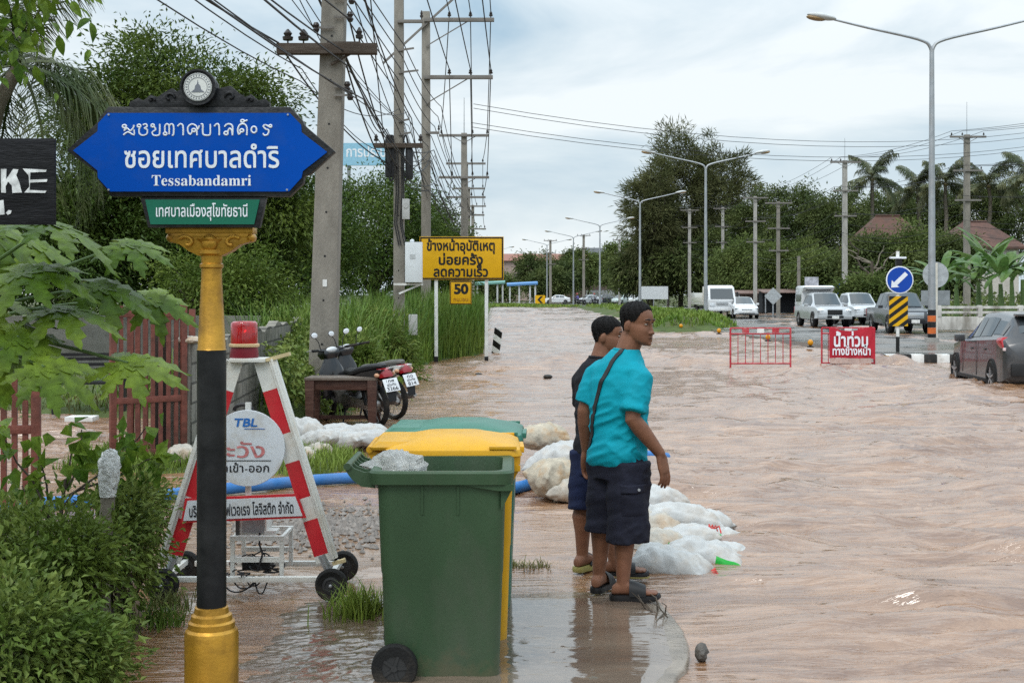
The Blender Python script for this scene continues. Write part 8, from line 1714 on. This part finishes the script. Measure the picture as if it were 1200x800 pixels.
def stall(label, px0, px1, py, Y, m, cm):
    X0, X1 = X_at(px0, Y), X_at(px1, Y); w = X1-X0; z = Z_at(py, Y); t = thing('roadside_stall', label, 'stall', ((X0+X1)/2, Y, .1))
    MB().box((0, 1.0, z/2), (w*.92, 1.8, z)).build('back_wall', m, t); r = MB(); r.box((0, .2, z+.05), (w*1.06, 3.2, .07), rot=(R(5), 0, 0)); r.build('roof', cm, t)
    for x in (-w*.46, w*.46): MB().box((x, -1.2, z/2), (.08, .08, z)).build('post', STEEL, t)
stall('dark roadside stall under netting between the poles', 892, 938, 343, 112, mat('net_black', (.02, .022, .025), .9), mat('tin_roof', (.20, .13, .11), .6, dirt=(.1, .08, .07), dirt_amt=.7)); stall('low rusty tin-roofed stall behind the white sedan', 862, 898, 344, 118, mat('tin_wall', (.22, .17, .15), .8, var=.4), mat('tin_roof', (.20, .13, .11), .6)); stall('small tin-roofed shelter behind the canopied pickup', 950, 1000, 341, 106, mat('shade_brown', (.07, .055, .045), .9), mat('tin_roof', (.20, .13, .11), .6))

# trees of the right side
def Tr(label, px, py, Y, rx, rz, ncl, clr, per, L, W, m, seed, group=None, **kw):
    k = Y/1500; return tree(kw.pop('name', 'broadleaf_tree'), label, (X_at(px, Y), Y, .1), (X_at(px, Y), Y, Z_at(py, Y)), (rx*k, min(rx*k, 5.0), rz*k), ncl, clr, per, L, W, m, seed, group=group, **kw)
GT = 'trees of the right verge'
Tr('tall feathery casuarina with the highest crown, left of the lamp arm', 798, 245, 170, 56, 96, 340, 1.15, 75, .85, .10, L_CAS, 201, GT, name='casuarina_tree', trunk_r=.3, droop=.1, zmin=-1.0, nl=10, shell=(.2, 1.0), out=.9, lump=.18)
Tr('feathery casuarina leaning to the lamps on the near side of the tallest one', 764, 262, 166, 34, 78, 180, 1.0, 75, .85, .10, L_CAS, 202, GT, name='casuarina_tree', trunk_r=.28, droop=.1, zmin=-1.0, nl=8, shell=(.2, 1.0), out=.9)
Tr('feathery casuarina on the truck side of the tallest one', 848, 256, 172, 40, 90, 230, 1.05, 75, .85, .10, L_CAS, 203, GT, name='casuarina_tree', trunk_r=.28, droop=.1, zmin=-1.0, nl=8, shell=(.2, 1.0), out=.9)
Tr('low bushy tree at the foot of the casuarinas', 760, 322, 168, 42, 30, 120, 1.2, 80, .6, .22, L_FAR, 204, GT)
Tr('dark bushy tree behind the light truck', 815, 315, 165, 50, 36, 140, 1.3, 80, .6, .22, L_FAR, 205, GT)
for i, (px, py, Y, rx, rz, m, lb) in enumerate([(892, 285, 136, 34, 58, L_FAR, 'leafy dark tree right of the casuarinas behind the slim pale pole'), (935, 270, 130, 40, 52, L_FAR, 'loose crowned tree between the brown bare pole and the rodded pale pole'), (925, 318, 122, 50, 34, L_FAR2, 'light green low tree behind the dark stall'), (872, 318, 126, 34, 32, L_FAR2, 'light green low tree behind the white sedan'), (978, 282, 124, 34, 58, L_FAR, 'dark tree right behind the rodded pale pole'), (968, 325, 114, 36, 26, L_FAR2, 'light green shrub tree behind the canopied pickup'), (1040, 268, 150, 44, 44, L_FAR, 'dark tree behind the ridge of the reddish roof'), (1090, 262, 152, 40, 42, L_FAR, 'dark tree behind the gap between the two brown roofs'), (1140, 258, 150, 40, 42, L_FAR, 'dark tree behind the darker brown roof'), (1185, 262, 146, 40, 50, L_FAR, 'dark tree beyond the right end of the darker roof'), (1018, 312, 108, 30, 36, L_FAR, 'dense shrub tree under the eaves of the reddish roof'), (1074, 312, 106, 34, 38, L_FAR2, 'leafy shrub tree behind the round blue arrow sign'), (1030, 348, 84, 34, 18, L_FAR2, 'hedge-like shrub behind the pale silver pickup'), (1112, 318, 98, 28, 40, L_FAR, 'dark shrub tree behind the grey sign back')]):
    Tr(lb, px, py, Y, rx, rz, 130, 1.05 if Y > 100 else .8, 150, .32, .13, m, 210+i, GT)
for i, (px, py, Y, lb) in enumerate([(1022, 208, 128, 'coconut palm right of the rodded pale pole, tallest crown over the reddish roof'), (1076, 220, 134, 'coconut palm left of the tall street lamp pole'), (1108, 214, 130, 'coconut palm between the tall street lamp and the brown pole'), (1158, 216, 126, 'coconut palm right of the brown pole with the rod'), (1206, 205, 122, 'coconut palm cut by the frame edge')]):
    palm(lb, (X_at(px+4, Y), Y, .1), (X_at(px, Y), Y, Z_at(py, Y)), 26, 3.9, 240+i, L_PALMF, n=52, ll=.95, w=.075, tr=.2, group='coconut palms behind the houses', el=(-.7, 1.45), bend=(.7, 1.3))
def banana(label, X, Y, h, seed, n=12):
    t = thing('banana_plant', label, 'banana plant', (X, Y, .1), 0, 'banana plants behind the railing'); g = np.random.default_rng(seed); MB().tube([(0, 0, 0), (.05, 0, h*.28), (.03, .03, h*.5)], [.16, .13, .09], 10).build('stem', STEM, t)
    for i in range(n):
        az = i*2.4+g.uniform(-.3, .3); L = h*g.uniform(.48, .68); e0 = g.uniform(.55, 1.45); bd = g.uniform(.7, 1.9); W = .092*L; V = []; m = 14; p = np.array((.03, .03, h*.48)); s = np.array((-math.sin(az), math.cos(az), 0))
        for j in range(m+1):
            f = j/m; e = e0-bd*f**1.4; d = np.array((math.cos(az)*math.cos(e), math.sin(az)*math.cos(e), math.sin(e))); p = p+d*L/m; w = W*(max(0, math.sin(math.pi*min(1, max(0, (f-.14)/.86))**.8))**.6 if f > .14 else .02)*(1+.12*g.normal()); up = np.cross(d, s)*-1
            V += [p+s*w+np.array((0, 0, -.30*w)), p, p-s*w+np.array((0, 0, -.30*w))]
        F = [(3*j+k, 3*j+k+1, 3*j+k+4, 3*j+k+3) for j in range(m) for k in (0, 1)]; np_mesh('leaf', V, F, L_BAN, t)
for i, (px, Y, h, lb) in enumerate([(1120, 66, 4.2, 'banana plant nearest the brown pole on its street lamp side'), (1146, 62, 4.4, 'banana plant just right of the brown pole'), (1172, 60, 4.2, 'banana plant with upright pale leaves near the railing end'), (1198, 60, 4.6, 'banana plant cut by the frame edge above the railing'), (1160, 70, 5.2, 'taller banana plant at the back of the clump'), (1104, 72, 4.4, 'banana plant behind the tall street lamp pole'), (1185, 67, 4.8, 'banana plant at the back between the two nearest the railing')]): banana(lb, X_at(px, Y), Y, h, 260+i)
# dead tree in front of the reddish roof
def dead_tree():
    g = random.Random(9); Y = 100; t = thing('bare_tree', 'bare dead tree with pale broken limbs in front of the reddish roof', 'tree', (X_at(1020, Y), Y, .1)); m = MB(); m.tube([(0, 0, 0), (.2, 0, 2.4), (.1, 0, 4.2)], [.22, .17, .12], 8); tr = m.build('trunk', BARK, t)
    for i in range(9):
        b = (.1+.1*g.random(), 0, g.uniform(2.4, 4.2)); e = (g.uniform(-2.2, 2.4), g.uniform(-1, 1), g.uniform(3.4, 6.2)); q = MB(); p = limb_path(b, e, i, .15); q.tube(p, [.09-.011*j for j in range(len(p))], 6); q.build('limb', BARKP if i % 3 else BARK, tr)
dead_tree()
# far centre
def long_building():
    Y = 330; X0, X1 = X_at(545, Y), X_at(697, Y); w = X1-X0; t = thing('long_building', 'long distant building with pinkish walls and a reddish roof edge at the far bend', 'building', ((X0+X1)/2, Y, .09)); zt = Z_at(306, Y); PK = mat('far_pink', (.36, .27, .24), .9, var=.1, vs=.2)
    MB().box((0, 8, zt/2), (w, 16, zt)).build('wall', PK, t); r = MB(); r.add([(-w/2-.6, -.8, zt), (w/2+.6, -.8, zt), (w/2+.6, 17, zt), (-w/2-.6, 17, zt), (-w/2+2, 6, zt+2.0), (w/2-2, 6, zt+2.0)], [(0, 1, 5, 4), (1, 2, 5), (2, 3, 4, 5), (3, 0, 4), (0, 3, 2, 1)]); r.build('roof', mat('far_red', (.26, .12, .09), .8), t)
    for i in range(14):
        x = -w/2+1.4+i*(w-2.8)/13; f = MB().box((x, -.06, zt*.62), (1.2, .1, 1.6)).build('window', mat('far_window', (.16, .13, .12), .6), t)
    return t
long_building()
def grey_hall():
    Y = 300; t = thing('grey_building', 'distant pale building with flat grey roof behind the far lamp', 'building', (X_at(705, Y), Y, .09)); z = Z_at(297, Y); MB().box((0, 5, z/2), (5.5, 10, z)).build('wall', mat('far_pale', (.50, .50, .50), .9), t); MB().box((0, 5, z+.6), (7.2, 12, 1.2)).build('roof', mat('far_greyroof', (.22, .23, .25), .8), t)
    Y = 270; t = thing('brown_building', 'low dark brown distant building behind the far cars', 'building', (X_at(706, Y), Y, .09)); z = Z_at(322, Y); MB().box((0, 5, z/2), (15, 10, z)).build('wall', mat('far_brown', (.11, .08, .07), .9), t); MB().box((1.5, -.2, 1.3), (10, .3, 2.4)).build('shutter', mat('far_shutter', (.36, .36, .37), .8), t)
grey_hall()
def canopy(label, px0, px1, py, Y, m):
    X0, X1 = X_at(px0, Y), X_at(px1, Y); z = Z_at(py, Y); t = thing('canopy_shelter', label, 'shelter', ((X0+X1)/2, Y, .1)); w = X1-X0; MB().box((0, 0, z), (w, 4, .35), rot=(R(4), R(-3), 0)).build('roof', m, t)
    for x in (-w*.4, -.1*w, w*.25, w*.42): MB().box((x, -1.5, z/2), (.3, .3, z)).build('post', mat('far_pale', (.50, .50, .50), .9), t)
canopy('blue roofed shelter at the far bend below the yellow board corner', 594, 630, 333, 232, mat('roof_skyblue', (.10, .24, .48), .6)); canopy('green roofed shelter half hidden by the yellow board post', 556, 592, 332, 236, mat('roof_green', (.14, .30, .26), .6))
GF = 'trees by the far bend'
for i, (px, py, Y, rx, rz, m, lb) in enumerate([(626, 322, 260, 22, 23, L_FAR, 'dark round tree in front of the long pinkish building'), (660, 326, 255, 24, 22, L_FAR, 'dark wide tree next to the far poles'), (644, 334, 240, 22, 16, L_FAR, 'low dark tree behind the chevron board'), (690, 318, 262, 16, 20, L_FAR2, 'light tree in front of the brown far building'), (722, 316, 235, 20, 30, L_FAR2, 'light green tree left of the casuarinas'), (738, 322, 220, 20, 28, L_FAR, 'dark tree between the light one and the casuarinas'), (560, 338, 245, 16, 14, L_FAR, 'dark shrub tree behind the green roofed shelter'), (585, 338, 250, 18, 14, L_FAR2, 'light shrub tree between the two shelters'), (670, 306, 320, 8, 10, L_FAR, 'small tree poking above the long pinkish building')]):
    Tr(lb, px, py, Y, rx, rz, 80, 1.3, 110, .55, .24, m, 280+i, GF, nl=3)
q = MB(); 
def scrub(name, pts, n, h, seed, m):
    g = np.random.default_rng(seed); P = scatter(pts, n, g); n = len(P); z = h*g.random(n)**1.3*(.4+.9*fbm(P[:, 0]*.35, P[:, 1]*.2, 3)); V, F = leaf_arrays(np.concatenate([P, z[:, None]+.1], 1), g.normal(size=(n, 3))+np.array((0, -.3, .2)), g.normal(size=(n, 3))*.5+np.array((0, -.4, .8)), g.uniform(.16, .42, n), g.uniform(.08, .2, n)); return stuff(np_mesh(name, V, F, m))
scrub('verge_scrub', [(24.6, 84), (27.5, 62), (21.5, 60), (40, 59), (70, 90), (60, 112), (24.8, 112)], 14000, 1.7, 301, L_FAR2); scrub('verge_scrub', [(24.2, 112), (60, 112), (60, 150), (22.8, 150)], 7000, 2.2, 302, L_FAR); scrub('far_scrub', [(21, 165), (60, 165), (60, 240), (8, 240), (12, 205)], 6000, 2.6, 303, L_FAR)
scrub('far_scrub', [(-60, 225), (-2, 225), (4, 214), (8, 222), (0, 250), (-60, 300)], 5000, 2.4, 304, L_FAR)
